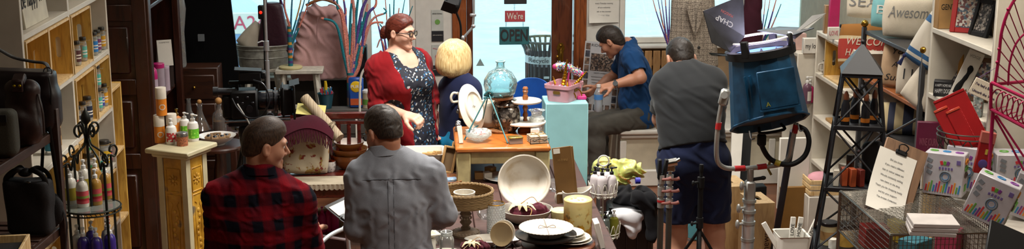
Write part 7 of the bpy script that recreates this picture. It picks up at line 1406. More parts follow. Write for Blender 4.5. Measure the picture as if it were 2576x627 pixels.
for k,(dx,dy,lab)in enumerate(((-.048,-.012,'at the left'),(-.012,-.045,'at the front'),(.042,-.03,'at the right front'),(.03,.04,'at the back right'),(-.025,.045,'at the back left'))):pump((q.x+dx,yw_+dy,zu+.0025),.027,.165,LOT,'pale lilac bottle with black pump %s of the caddy top tier'%lab,PB,plain('grey_disc_label','#55524f',.5)if k in(1,2)else None,'lotion_bottle','lotion bottles on the wire caddy',rz=rad(-40+30*k),lang=(-1.2,-.2),lb=(.3,.6))
for k,(dx,dy,b,lab)in enumerate(((-.045,-.01,GRY,'grey soap bottle with black cap at the left of the caddy lower tier'),(-.005,-.045,GRY,'dark grey soap bottle at the front of the caddy lower tier'),(.048,-.015,GRN,'olive soap bottle at the right of the caddy lower tier'),(-.015,.045,GRN,'olive soap bottle at the back of the caddy lower tier'),(.035,.04,GRY,'grey soap bottle at the back right of the caddy lower tier'))):pump((q.x+.014+dx,yw_+dy,zl+.0025),.0265,.15,b,lab,PB if b is GRY else PW,None,'soap_bottle','soap bottles on the wire caddy',nozzle=False)
# white frame leaning at the table edge, yellow carrier bag, black case with clothes
q=PZ(1512,622,TZ);one('stretched_canvas',MB().box((0,0,.065),(.026,.09,.13),(0,rad(-14),0),bv=.002),PAPER,'thick white canvas leaning at the right table edge','canvas',loc=(q.x-.012,q.y,TZ+.004))
for k,(px,py,r,lab)in enumerate(((1222,556,.05,'clear glass bowl behind the hobnail vase'),(1150,545,.045,'clear glass bowl beside the carved pedestal'),(1400,486,.05,'clear glass bowl behind the orange-brown block'))):
 q=ont(px,py);one('glass_bowl',MB().lathe([(0,.004),(r*.5,.002),(r*.8,.02),(r,.06),(r*1.02,.062)],28),DG,lab,'bowl','clear glass bowls on the display table',loc=(q[0],q[1]+.03,TZ+.0005))
q=ont(1285,470);one('cream_platter',MB().lathe([(0,.002),(.07,0),(.08,.004),(.12,.016),(.122,.018),(.08,.008),(0,.006)],40),STON,'white platter lying under the small table','plate',loc=(q[0]-.02,q[1]+.16,TZ+.0005))
# yellow bag and black case on the floor between table and window seat
cY=8.05;c0,c1=PY(1535,560,cY),PY(1645,560,cY);zc=PY(1590,520,cY).z;cse=thing('black_case','black hard equipment case with ribbed sides beside the table','case',((c0.x+c1.x)/2,cY+.16,0));cwid=c1.x-c0.x
MB().box((0,0,zc/2),(cwid,.34,zc-.01),bv=.02).build('shell',plain('case_black','#0d0d10',.5),cse)
for k in range(4):MB().box((-cwid/2+cwid*(k+.5)/4,-.172,zc/2),(.012,.008,zc-.08),bv=.002).build('rib',CB2,cse)
def heap(name,label,loc,rx,ry,h,mat,seed,cat='cloth'):
 s=SDF();rn=random.Random(seed)
 for k in range(12):a,r=rn.random()*6.28,rn.random()**.5;s.add(s_ell((r*rx*.7*math.cos(a),r*ry*.7*math.sin(a),h*.3*rn.random()),(rx*.42,ry*.42,h*rn.uniform(.35,.6))),.03)
 s.disp(folds(.011,42,(1,.5,.4),1.,seed));s.isect(s_plane((0,0,0),(0,0,-1)),.004);t=thing(name,label,cat,loc);obj('cloth',smooth(s.mesh('heap',(-rx*1.5,-ry*1.5,-.02),(rx*1.5,ry*1.5,h*1.8),.007),1),mat,t);return t
BKC=fabric('black_cotton','#101014',.9,.1,300.);cl_=cse.location
heap('black_jacket','crumpled black jacket piled on the black case',(cl_.x+.03,cl_.y-.03,zc-.004),.13,.13,.13,BKC,2)
# the sleeve hanging down the side
s=SDF().add(s_cone((0,0,0),(.02,-.02,-.22),.05,.035)).add(s_cone((-.08,-.02,.03),(0,0,0),.05,.05),.04).disp(folds(.009,40,(1,.3,.6),1.,5));q=PY(1636,505,cY-.03);t=thing('black_sleeve','black sleeve hanging over the side of the case','cloth',(q.x-.01,cY-.06,q.z));obj('cloth',smooth(s.mesh('sl',(-.17,-.12,-.3),(.12,.1,.12),.007),1),BKC,t)
s=SDF().add(s_ell((0,0,0),(.13,.06,.045))).add(s_ell((.05,-.03,-.06),(.05,.03,.08)),.04).disp(folds(.008,36,(1,.3,.5),.9,8));q=PY(1572,545,cY-.08);t=thing('white_shirt','white shirt lying under the black jacket on the case','cloth',(q.x,cY-.06,q.z));obj('cloth',smooth(s.mesh('ws',(-.18,-.12,-.18),(.18,.12,.09),.007),1),fabric('white_cotton','#c9c9cc',.9,.05),t)
q=PY(1604,474,cY+.1);one('purple_roll',MB().cyl((-.015,0,0),(.015,0,0),.02,n=20),plain('purple_tape','#3a3aa8',.4),'small roll of purple tape on the black jacket','tape',loc=(q.x,q.y,zc+.14))
yb_=8.35;q=PY(1548,470,yb_);s=SDF().add(s_ell((-.02,0,.09),(.13,.07,.09))).add(s_ell((-.08,.0,.17),(.06,.05,.06)),.04).add(s_ell((.06,0,.15),(.09,.045,.05)),.04).add(s_ell((.14,0,.12),(.05,.03,.05)),.03);s.disp(folds(.012,60,(1,.4,.7),1.3,9)).disp(folds(.005,130,(.3,.4,1),1.3,4));yb2=thing('yellow_carrier_bag','crumpled translucent yellow carrier bag with red print','bag',(q.x,yb_,q.z-.02));YB_=plain('yellow_film','#d8de84',.35);YB_.node_tree.nodes['Principled BSDF'].inputs['Subsurface Weight'].default_value=.3;YB_.node_tree.nodes['Principled BSDF'].inputs['Roughness'].default_value=.3
obj('bag',s.mesh('yb',(-.2,-.14,-.04),(.22,.14,.32),.006),YB_,yb2);text('lettering','THANK YOU',.02,plain('red_print','#c8502a',.5),yb2,T_((.05,-.085,.09))@RY(rad(35))@RX(rad(90)))
bs_=thing('wooden_box','plain wooden box behind the table carrying the yellow bag','box',(q.x,yb_,0));MB().box((0,0,(q.z-.025)/2),(.22,.2,q.z-.025),bv=.006).build('box',DT,bs_)
# RIGHT: window wall, film light, stands, shelving, cushions, gift goods
a,b=PY(1560,112,YB-.02),PY(1692,224,YB-.02);TAN=plain('tan_panel','#9a7f60',.7);pn=MB().box(((fx(1560)+fx(2030))/2,YB-.012,(a.z+b.z)/2),(fx(2030)-fx(1560),.02,a.z-b.z-.06)).build('trim_3',TAN);struct(pn)
sl=thing('slatted_board','pale wooden slatted panel standing on the window seat','panel',(PY(1650,225,10.9).x,10.9,SEAT_Z+.001));hs3=PY(1650,128,10.9).z-SEAT_Z;SLW=wood('slat_pine','#b58a5a','#94693c',(6,6,.8),.55)
for k in range(7):MB().box((-.21+k*.07,0,hs3/2),(.058,.018,hs3),bv=.003).build('slat',SLW,sl)
for z in(.08,hs3-.1):MB().box((0,.016,z),(.48,.014,.05)).build('cross_batten',SLW,sl)
p0,p1=PY(1482,-30,YB-.005),PY(1556,56,YB-.005);nt_=thing('paper_notice','white paper notice with curled lower edge on the pillar','notice',((p0.x+p1.x)/2,YB-.006,(p0.z+p1.z)/2));w,h=p1.x-p0.x,p0.z-p1.z
MB().grid(lambda u,v:((u-.5)*w,-.004-.03*(1-v)**6*(1-u),(v-.5)*h),6,14,t=.001).build('sheet',PAPER,nt_);GTX=plain('grey_text','#8a8a8a',.8)
for k in range(6):text('lettering',('CLASSES ARE HELD','on the second floor','every Tuesday evening','all are welcome','ask at the counter','THANK YOU')[k],.016,GTX,nt_,T_((0,-.008,h*.3-k*.034))@RX(rad(90)))
# team poster
c=PY(1512,196,10.75);pw_,ph=.3,.57;po=thing('team_poster','grey team poster with group photo and portrait squares leaning in the corner','poster',(c.x,10.78,c.z),rot=(rad(-8),rad(5),rad(-4)));MB().box((0,0,0),(pw_,.006,ph)).build('board',plain('poster_grey','#b4b4b6',.5),po)
MB().box((0,-.005,.12),(pw_*.62,.002,.14)).build('group_photo',speckle('crowd','#4a3c34',['#6b5648','#2a2622','#8a7a6c','#a08a78','#403a3a'],90,.5,.8),po);PORT=[plain('portrait_%d'%k,cc,.5,var=.5,scale=30)for k,cc in enumerate(('#6a5448','#3a3a44','#7a6250'))]
for k in range(9):
 z=.245-k*.06
 for sx in(-1,1):MB().box((sx*pw_*.41,-.005,z),(.036,.002,.05)).build('portrait',PORT[k%3],po)
for k in range(4):MB().box((-.07+k*.048,-.005,-.25),(.034,.002,.048)).build('portrait',PORT[k%3],po)
text('lettering','RIDGE HIGH',.032,INK,po,T_((0,-.004,.255))@RX(rad(90)),wid=.19);text('lettering','VARSITY SCHEDULE',.012,INK,po,T_((0,-.004,.03))@RX(rad(90)),wid=.12);text('lettering','R',.05,INK,po,T_((-.09,-.0062,-.2))@RX(rad(90)))
for k in range(7):MB().box((0,-.005,.0-k*.024),(.16-.01*(k%3),.002,.006)).build('printed_line',GTX,po)
# yarn twigs behind the blazer and behind the light
def fan(px0,py0,Y,tips,mats,label,base_z,seed):
 b=Vector((PY(px0,py0,Y).x,Y,base_z));B=lambda px,py:PY(px,py,Y)-b;rn=random.Random(seed);twigs('yarn_branches',label,b,(0,PY(px0,py0,Y).z-base_z),[[B(px0,py0),B(px0+(x-px0)*.4,py0+(y-py0)*.35+rn.uniform(-8,8)),B(px0+(x-px0)*.75,py0+(y-py0)*.7),B(x,y)]for x,y in tips],mats,.016,seed)
fan(1683,120,10.6,[(1640,-10),(1652,-20),(1664,0),(1672,-30),(1684,-10),(1696,-20),(1660,30),(1704,10)],[YM[2],YM[0],YM[3],YM[2]],'violet and coral yarn-wrapped twigs behind the plaid blazer',SEAT_Z+.001,11)
fan(1912,120,10.5,[(1872,-10),(1885,0),(1893,-20),(1905,30),(1915,-20),(1925,0),(1940,-20),(1955,-10),(1965,10),(1900,-10)],[YM[0],YM[1],YM[5],YM[2]],'coral and teal yarn-wrapped twigs behind the film light',SEAT_Z+.001,12)
# plaid blazer on a dress form
TWD,nt,bs=newmat('tweed_check');co=objco(nt);s=N(nt,'ShaderNodeSeparateXYZ');nt.links.new(co,s.inputs[0]);lines=[]
for ax,per in((0,.034),(2,.044)):
 for sh_,wd in((0,.12),(.3,.06)):lines.append(mth(nt,'LESS_THAN',mth(nt,'FRACT',mth(nt,'ADD',mth(nt,'DIVIDE',s.outputs[ax],per),50+sh_)),wd))
f=lines[0]
for l in lines[1:]:f=mth(nt,'ADD',f,l)
n1=N(nt,'ShaderNodeTexNoise');n1.inputs['Scale'].default_value=160;nt.links.new(co,n1.inputs['Vector']);base=ramp(nt,n1.outputs[0],[(.35,lin('#6a6056')),(.65,lin('#a89c8c'))]);nt.links.new(mixc(nt,mth(nt,'MULTIPLY',f,.45),base,lin('#2a2220')),bs.inputs['Base Color']);bs.inputs['Roughness'].default_value=.95
YJ=9.9;b3=Vector((PY(1742,100,YJ).x,YJ,0));J_=lambda px,py,dy=0.:PY(px,py,YJ+dy)-b3;s=SDF().add(s_flat(J_(1742,20),J_(1742,190),.13,.15,(0,1,0),.62)).add(s_cone(J_(1708,-15),J_(1696,160,-.02),.052,.044),.03).add(s_cone(J_(1780,-15),J_(1792,160,-.02),.052,.044),.03)
s.sub(s_cone(J_(1748,-40,-.14),J_(1752,50,-.13),.05,.004),.008);s.isect(s_plane(J_(1742,205),(0,0,-1)),.006);s.disp(folds(.004,30,(1,.2,.4),.7,3));bz_=thing('tweed_blazer','grey tweed check blazer on a stand by the window','jacket',b3);obj('jacket',smooth(s.mesh('jk',J_(1640,250,-.25),J_(1850,-90,.25),.007),1),TWD,bz_)
for s_ in(-1,1):MB().prism([(0,-.17),(s_*.03,-.1),(s_*.075,.06),(s_*.05,.1),(s_*.02,.05),(s_*.004,-.1)],0,.006,T_(J_(1750,32,-.115))@RX(rad(90))).build('lapel',TWD,bz_)
MB().ell(J_(1758,120,-.105),(.012,.005,.012),12,6).build('button',INK,bz_);MB().box(J_(1722,150,-.1),(.07,.008,.02),bv=.002).build('pocket_flap',TWD,bz_);MB().cyl((0,0,J_(1742,205).z+.01),(0,0,.01),.012,n=8).lathe([(0,0),(.14,0),(.14,.012),(0,.02)],24).build('stand',IRON,bz_)
gm=PY(1892,20,10.2);s=SDF().add(s_flat((0,0,.1),(0,0,-.45),.07,.1,(0,1,0),.6)).disp(folds(.008,40,(1,.2,.1),.8,6));t=thing('maroon_garment','dark maroon garment hanging behind the film light','garment',(gm.x,10.2,gm.z));obj('cloth',s.mesh('mg',(-.16,-.1,-.6),(.16,.1,.2),.009),fabric('maroon_silk','#3a0f20',.7),t);MB().cyl((0,0,-gm.z+.01),(0,0,.3),.01,n=8).lathe([(0,-gm.z),(.13,-gm.z),(.13,-gm.z+.012),(0,-gm.z+.014)],20).build('stand',IRON,t)
# film light
YF_=6.9;BL=plain('scuffed_blue','#14405e',.42,.3,.22,14,bmp=.08);c=PY(1925,225,YF_);fl=thing('film_light','large scuffed blue film lamp head with open barn doors','lamp',c,rot=(rad(0),rad(-9),rad(0)));B_=lambda px,py,dy=0.:Vector(fl.matrix_basis.inverted()@PY(px,py,YF_+dy))
R0=.195;ttop=.2;tb=-.2;fl.rotation_euler=(rad(-3),rad(-9),0);NS=12
def hs(u,v):
 a=u*2*math.pi+.26;r=R0*(1.06-.2*v);y=r*math.sin(a);zb_=tb+.06-.3*y*-1*1.0;return(r*math.cos(a),y,zb_*(1-v)+ttop*v)
def hs(u,v):a=u*2*math.pi+.26;r=R0*(1.06-.2*v);y=r*math.sin(a);return(r*math.cos(a),y,(tb+.02-.38*y)*(1-v)+ttop*v)
MB().grid(hs,NS,6,cu=True,t=.008).build('housing',BL,fl,20);MB().tube([hs(i/NS,0)for i in range(NS)],.008,6,True).build('bottom_rim',BL,fl)
MB().add([tuple(Vector(hs(i/NS,.06))*.98)for i in range(NS)],[tuple(range(NS))]).build('rear_vent',plain('vent_black','#0c0c0e',.6),fl)
R1=R0*.86;MB().lathe([(R1*.99,ttop-.02),(R1*1.1,ttop-.015),(R1*1.1,ttop+.025),(R1*.97,ttop+.03),(R1*.95,ttop-.02)],36).build('front_ring',CB,fl)
MB().lathe([(0,ttop-.03),(R1*.94,ttop-.045)],32).build('fresnel_lens',emit('lamp_glow','#dccfff',26),fl);ld=bpy.data.lights.new('film_lamp','SPOT');ld.energy=60;ld.color=(.88,.84,1);ld.spot_size=rad(120);ld.shadow_soft_size=.1;lo_=bpy.data.objects.new('film_lamp',ld);col.objects.link(lo_);lo_.parent=fl;lo_.location=(0,0,ttop);lo_.rotation_euler=(math.pi,0,0)
MB().tube(circ((0,0,ttop+.075),R1*1.0,40),.011,8,True,flat=.6).build('scrim_ring',plain('bright_aluminium','#e4e4ea',.35,.2),fl)
for k in range(4):a=k*1.571+.9;MB().box((R1*1.04*math.cos(a),R1*1.04*math.sin(a),ttop+.045),(.02,.045,.09),(0,0,a),bv=.006).build('ear_bracket',CB,fl)
MB().box((.02,-R0*.99,.03),(.2,.014,.2),bv=.004).box((.02,-R0*1.02,-.075),(.21,.02,.008)).build('access_panel',BL,fl);text('lettering','A',.035,plain('yellow_letter','#8a8a30',.6),fl,T_((-.04,-R0*1.035,-.045))@RX(rad(90)))
for x in(-R0*.68,-R0*.55):MB().box((x,-R0*.76,.0),(.008,.02,.22),(0,0,rad(-44))).build('cooling_rib',BL,fl)
MB().tube(bez([(-.06,.0,tb+.0),(-.06,-.05,tb-.02),(.06,-.05,tb-.02),(.06,.0,tb+.0)],5),.008,8).build('rear_handle',CB,fl)
for x in(-.13,.13):MB().tube(bez([(x,-.08,tb+.01),(x,-.1,tb-.03),(x+.02,-.1,tb-.03)],4),.004,6).build('hook',STEEL,fl)
def door(pts,nm,mat,thick=.004):
 M=fl.matrix_basis.inverted();P=[M@p for p in pts];n=(P[1]-P[0]).cross(P[2]-P[0]).normalized()*thick;k=len(P);MB().add([tuple(p)for p in P]+[tuple(p+n)for p in P],[tuple(range(k)),tuple(reversed(range(k,2*k)))]+[(i,k+i,k+(i+1)%k,(i+1)%k)for i in range(k)]).build(nm,mat,fl,0)
DB=plain('barn_door_black','#26272b',.45,.4,.15,20)
door([PY(1836,132,YF_-.1),PY(1872,92,YF_+.02),PY(1868,-12,YF_+.06),PY(1768,28,YF_-.08),PY(1790,108,YF_-.12)],'barn_door',DB)
door([PY(1905,78,YF_+.12),PY(1990,92,YF_-.05),PY(2048,72,YF_+.02),PY(1960,68,YF_+.3)],'barn_door',DB);door([PY(1830,142,YF_-.12),PY(1828,136,YF_-.1),PY(1783,133,YF_+.05),PY(1790,140,YF_+.05)],'barn_door',DB);door([PY(1985,95,YF_),PY(2000,99,YF_),PY(2042,40,YF_+.1),PY(2078,34,YF_+.1)],'barn_door',plain('door_edge','#9a9a98',.4,.6))
k_=MB(T_(fl.matrix_basis.inverted()@PY(1822,45,YF_-.07)))
M=fl.matrix_basis.inverted();pa,pb_,pc_=M@PY(1790,108,YF_-.12),M@PY(1836,132,YF_-.1),M@PY(1768,28,YF_-.08);x_=(pb_-pa).normalized();y_=(pc_-pa);y_=(y_-x_*y_.dot(x_)).normalized();pm=M@PY(1826,52,YF_-.065);zz=x_.cross(y_);text('lettering','CHAP',.042,plain('chalk_letter','#a8a8a6',.7),fl,frame_m(pm-zz*.012,-x_,-y_));text('lettering','MASON',.022,plain('red_letter','#8a3a34',.7),fl,frame_m(pm-zz*.012+y_*.045,-x_,-y_))
# yoke, stand, cable
yk=thing('lamp_stand','heavy steel lamp stand with red-taped yoke under the blue film light','stand',(PY(1888,430,YF_).x,YF_,0));Y_=lambda px,py,dy=0.:PY(px,py,YF_+dy)-yk.location;GS=plain('grey_steel','#a2a29e',.38,.5)
MB().tube(bez([Y_(1820,235,-.1),Y_(1806,320,-.08),Y_(1803,395,-.05),Y_(1818,420,-.02),Y_(1850,425),Y_(1888,423),Y_(1960,415),Y_(1985,395,-.02),Y_(1994,350,-.04),Y_(2004,310,-.04)],8),.013,10).build('yoke',GS,yk);RT=plain('red_tape','#a81c20',.45)
for a_,b_ in((Y_(1848,424.5),Y_(1874,423.5)),(Y_(1905,421),Y_(1928,418)),(Y_(1808.5,308,-.082),Y_(1806,325,-.08)),(Y_(1998.5,335,-.04),Y_(2003,314,-.04))):MB().cyl(a_,b_,.0155,n=14).build('red_tape',RT,yk)
MB().box(Y_(1822,245,-.12),(.05,.03,.09),(0,.2,0),bv=.01).cyl(Y_(1822,240,-.16),Y_(1822,240,-.08),.018,n=14).build('tilt_clamp',GS,yk);xm=0
zy=Y_(1888,425).z;zz1=Y_(1888,455).z;zz2=Y_(1888,505).z;zz3=Y_(1888,560).z
MB().cyl((0,0,zz1),(0,0,zy),.018,n=16).build('spigot',GS,yk);MB().box((0,0,(zz1+zz2)/2),(.056,.056,zz1-zz2),bv=.01).build('receiver',GS,yk);MB().cyl((0,0,zz3),(0,0,zz2),.03,n=18).build('upper_tube',CHR,yk);MB().cyl((0,0,.35),(0,0,zz3),.034,n=18).build('middle_tube',CHR,yk)
for px,py in((1866,468),(1858,525),(1855,565)):q=Y_(px,py,-.02);MB().cyl(q,Vector((0,0,q.z)),.008,n=8).ell(q,(.012,.014,.026),10,8).build('tee_handle',GS,yk)
q=Y_(1920,448);MB().cyl(q,Vector((0,0,q.z-.01)),.01,n=8).ell(q,(.016,.01,.012),10,8).build('tee_handle',CB2,yk)
for py in(503,530,558,600):z=Y_(1888,py).z;MB().cyl((0,0,z-.012),(0,0,z+.004),.037,n=18).build('collar',GS,yk)
for k in range(3):a_=k*2.094+.4;MB().cyl((0,0,.5),(.5*math.cos(a_),.5*math.sin(a_),.015),.016,n=8).build('leg',CHR,yk)
cb_=thing('lamp_cable','thick black cable looping below the blue film light','cable',PY(1918,340,YF_));c0_=cb_.location;K_=lambda px,py,dy=0.:PY(px,py,YF_+dy)-c0_;MB().tube(bez([K_(1916,345),K_(1918,370),K_(1940,402),K_(1985,415,-.05),K_(2022,395,-.06),K_(2035,360,-.06),K_(2028,330,-.05),K_(2008,318,-.04)],8),.014,10).build('cable',CB,cb_);MB().box(K_(1916,352),(.045,.04,.07),bv=.01).build('plug_box',CB,cb_);MB().cyl(K_(1950,408,-.02),K_(1963,413,-.03),.0165,n=12).build('yellow_tape',plain('yellow_tape','#a8982a',.5),cb_);MB().tube([K_(1938,402),K_(1932,425),K_(1940,440)],.007,6).build('loose_tape',plain('old_tape','#7a6a2a',.7),cb_)
dp=thing('dark_pole','dark blue padded pole leaning behind the lamp stand','pole',PZ(1935,700,.0));q=PY(1996,330,7.6)-dp.location;MB().cyl((0,0,.02),q,.021,n=12).build('pole',plain('navy_pole','#10131f',.6),dp)
# grip stands
def cstand(px,Y,ztop_py,label,kind):
 t=thing('grip_stand',label,'stand',(PY(px,500,Y).x,Y,0),0,'grip stands beside the bending man');Z=lambda py:PY(px,py,Y).z;top=Z(ztop_py)
 MB().cyl((0,0,.25),(0,0,Z(520)),.0165,n=14).build('lower_tube',plain('stand_dark_steel','#5a5a56',.4,.8),t);MB().cyl((0,0,Z(520)),(0,0,Z(440)),.013,n=14).build('upper_tube',GS,t)
 for py in(450,480,510):MB().cyl((0,0,Z(py+12)),(0,0,Z(py-10)),.02,n=16).build('collar',GS,t);MB().tube([(0,-.02,Z(py)),(.03*(1 if kind else 1),-.035,Z(py)+.006),(.045,-.035,Z(py)+.012)],[.006,.009,.01],8).build('red_tee_handle',plain('worn_red_steel','#9a6a64',.4,.7),t)
 if kind:MB().box((.0,0,top+.02),(.05,.04,.035),bv=.006).cyl((-.03,-.02,top+.05),(.03,-.02,top+.06),.022,n=16).cyl((.0,-.03,top+.055),(.045,-.03,top+.075),.01,n=10).cyl((0,0,Z(445)),(0,0,top+.01),.01,n=10).build('grip_head',plain('bright_steel','#b0b0aa',.22,1.),t)
 else:MB().box((-.012,0,top+.03),(.02,.03,.11),bv=.004).box((.018,0,top+.03),(.02,.03,.11),(0,.12,0),bv=.004).build('clamp_jaws',CB,t);MB().cyl((0,0,Z(445)),(0,0,top),.011,n=10).build('clamp_stem',STEEL,t);MB().cyl((0,0,Z(508)),(0,0,Z(503)),.021,n=16).build('red_tape',RT,t)
 for k in range(3):a_=k*2.094+.9;MB().cyl((0,0,.3),(.38*math.cos(a_),.38*math.sin(a_),.012),.011,n=8).build('leg',GS,t)
cstand(1663,6.85,440,'grip stand with black clamp jaws, left of two',0);cstand(1684,6.95,432,'grip stand with bright steel grip head, right of two',1)
YK=7.0;t=thing('black_stand','black light stand with spread legs in front of the bending man','stand',(PY(1762,500,YK).x,YK,0));Z=lambda py:PY(1762,py,YK).z
MB().cyl((0,0,.35),(0,0,Z(450)),.014,n=12).build('tube',CB,t);MB().cyl((0,0,Z(450)),(0,0,Z(415)),.009,n=10).lathe([(.011,0),(.013,.02),(.011,.04),(0,.042)],12,(0,0,Z(432))).build('spigot',CB,t)
for py in(458,560):MB().cyl((0,0,Z(py+14)),(0,0,Z(py-12)),.02,n=14).build('collar',CB,t);MB().cyl((0,0,Z(py)),(-.045,-.02,Z(py)),.007,n=8).ell((-.047,-.021,Z(py)),(.008,.012,.014),8,6).build('knob',CB,t)
for k in range(3):a_=k*2.094+.35;MB().cyl((0,0,Z(578)),(.42*math.cos(a_),.42*math.sin(a_),.02),.009,n=8).build('leg',CB,t);MB().cyl((0,0,.35),(.24*math.cos(a_),.24*math.sin(a_),Z(578)*.45),.007,n=8).build('brace',CB,t)
# apple boxes
PLY=wood('apple_ply','#b99a6c','#a58456',(5,5,1),.55)
def apple(px,py,w,d,label,mark=None):
 q=PZ(px,py,.51);t=thing('apple_box',label,'box',(q.x,q.y+d/2,0),rad(6),'apple boxes on end')
 M=T_((0,0,.5));m=MB();holeplate(m,d,w,.035,.11,.012,T_((0,0,.498))@RZ(rad(0))@Matrix.Identity(4))if False else holeplate(m,w,d,.035,.1,.012,T_((0,0,.498)));m.build('top_board',PLY,t);MB().box((0,0,.47),(.04,.11,.03)).build('slot_dark',plain('slot_dark','#1a130c',.9),t)
 for sx in(-1,1):MB().box((sx*(w/2-.006),0,.249),(.012,d,.498)).build('side_board',PLY,t)
 for sy in(-1,1):MB().box((0,sy*(d/2-.006),.249),(w-.024,.012,.498)).build('face_board',PLY,t)
 if mark:text('lettering',mark,.06,plain('stencil_brown','#4a2a1a',.7),t,T_((.02,-d/2-.001,.2))@RX(rad(90))@RZ(rad(90)))
apple(1846,470,.19,.28,'pale plywood apple box standing on end, left and taller in view');apple(1918,512,.14,.26,'pale plywood apple box standing on end with brown stencil lettering','Matthews')
# boards leaning behind, cardboard, bin of signs
def slab(name,label,pts,mat,th,cat,Yd=0.):
 P=[Vector(p)for p in pts];n=(P[1]-P[0]).cross(P[2]-P[0]).normalized()*th;k=len(P);o=P[0];m=MB().add([tuple(p-o)for p in P]+[tuple(p-o+n)for p in P],[tuple(range(k)),tuple(reversed(range(k,2*k)))]+[(i,k+i,k+(i+1)%k,(i+1)%k)for i in range(k)]);return one(name,m,mat,label,cat,loc=o,ang=0)
slab('white_board','white board leaning behind the lamp stand yoke',[PY(1828,620,8.9),PY(1848,620,8.9),PY(1868,330,9.2),PY(1840,330,9.2)],PAPER,.02,'board');slab('dark_board','black board leaning behind the lamp stand yoke',[PY(1846,620,9.),PY(1872,620,9.),PY(1890,335,9.3),PY(1862,335,9.3)],CB,.02,'board')
a,b=PZ(1958,640,.0),None;q=PY(1995,510,8.7);one('white_plinth',MB().box((0,0,q.z+.19),(.21,.03,.5),bv=.004),PAPER,'white board standing behind the brown cardboard sheet','board',loc=(q.x+.01,8.76,0));
bbx=MB().box((0,0,PY(1995,468,8.7).z/2),(.2,.03,PY(1995,468,8.7).z),bv=.003);one('cardboard_sheet',bbx,plain('brown_card','#7a5620',.7),'brown cardboard sheet standing beside the dark pole','cardboard',loc=(q.x,8.68,0))
q=PY(1990,600,7.6);bn=thing('white_bin','white plastic bin holding painted wooden word signs','bin',(q.x,7.6,0));zb2=PY(1990,588,7.6).z;loft(MB(),[(rrect(.16,.16,.02),0),(rrect(.18,.18,.02),zb2),(rrect(.19,.19,.02),zb2+.004),(rrect(.17,.17,.02),zb2),(rrect(.15,.15,.02),.01),(rrect(.02,.02,.004),.01)]).build('bin',PAPER,bn)
for k in range(4):
 t=thing('word_sign',('white wooden sign lettered LOVE in the white bin','white wooden sign lettered HOME in the white bin','white wooden sign lettered LIVE leaning far right','plain white wooden sign leaning left in the bin')[k],'sign',(q.x-.01+k*.03 if k<3 else q.x-.05,7.58,zb2-.14),group='word signs in the white bin',rot=(rad(-4),rad((4,8,24,-30)[k]),0));MB().box((0,0,.12),(.03,.016,.25),bv=.002).build('board',PAPER,t)
 if k<3:text('lettering',('LOVE','HOME','LIVE')[k],.03,INK,t,T_((0,-.0085,.17))@RX(rad(90))@RZ(rad(90)))
q=PY(1750,500,8.9);one('blue_box',MB().box((0,0,0),(.1,.05,.2),(0,.3,0),bv=.004),plain('dusty_blue','#4a8a96',.6),'dusty blue wooden piece on the floor behind the bending man','box',loc=(q.x,8.9,.115))
q=PY(1905,470,9.1);one('black_box',MB().box((0,0,q.z/2),(.14,.1,q.z),bv=.006),CB,'black box standing behind the apple boxes','box',loc=(q.x,9.15,0))
# shelving along the right wall
XR_=2.84
def ry(px,X=XR_,py=150):return PX(px,py,X).y
def unit(name,label,y0,y1,zs,top,x0=XR_,dep=.34):
 t=thing(name,label,'shelf',(x0,(y0+y1)/2,0));L=y1-y0
 for y in(-L/2+.012,L/2-.012):MB().box((dep/2,y,top/2),(dep,.024,top),bv=.003).build('upright',SHELFW,t)
 for z in zs:MB().box((dep/2,0,z-.014),(dep,L-.05,.028),bv=.003).build('shelf',SHELFW,t)
 MB().box((dep-.006,0,top/2),(.01,L-.05,top-.02)).build('back_panel',SHELFW,t);return t
y0,y1=ry(2496),ry(2338);unit('bookcase','cream bookcase at the right with picture frames and dog gifts',y0-.012,y1+.012,(.1,.55,.99,1.37,1.736,2.1),2.4)
yu0,yu1=ry(2140),ry(2052);unit('low_bookcase','low white bookcase with a pine crate and mugs behind the black lantern',yu0-.2,yu1+.02,(.1,.45,.78,1.09,1.39),1.39);yv0,yv1=yu1+.04,ry(1968,XR_-.14);unit('end_shelf','white end shelf with soap bottles beside the window',yv0,yv1,(.1,.5,.86,1.22),1.22,XR_-.12,.4)
yc_=ry(2100);crate_=crate((XR_+.01,yc_+.05,1.0905),.42,.27,.28,'pine crate on its side in the white bookcase around the mugs','pine crates on the right',rz=math.pi)
for k,(px,dx)in enumerate(((2083,.06),(2098,.12))):
 t=thing('white_mug','white mug in the pine crate, %s of two'%('front','rear')[k],'mug',(XR_+dx,ry(px,XR_+dx),1.103),rad(200),'white mugs in the right crate');MB().lathe([(0,0),(.04,0),(.045,.02),(.045,.085),(.041,.085),(.041,.01),(0,.008)],24).build('cup',STON,t);MB().tube(bez([(.044,0,.07),(.075,0,.065),(.075,0,.025),(.044,0,.02)],5),.006,8).build('handle',STON,t)
def rbox(px,z,d,mat,label,X=.05,name='gift_box',rz=0.,txt=None,tm=None,cat='box',lift=.001):
 x=XR_+X;t=thing(name,label,cat,(x,ry(px,x),z+lift),rz);MB().box((0,0,d[2]/2),d,bv=.003).build('box',mat,t)
 if txt:text('lettering',txt,d[0]*.4,tm or INK,t,T_((0,-d[1]/2-.001,d[2]/2))@RX(rad(90)),wid=d[0]*.8)
 return t
PKX=plain('pale_pink_card','#c9a49a',.6);MAG=plain('magenta_card','#b01a5a',.5)
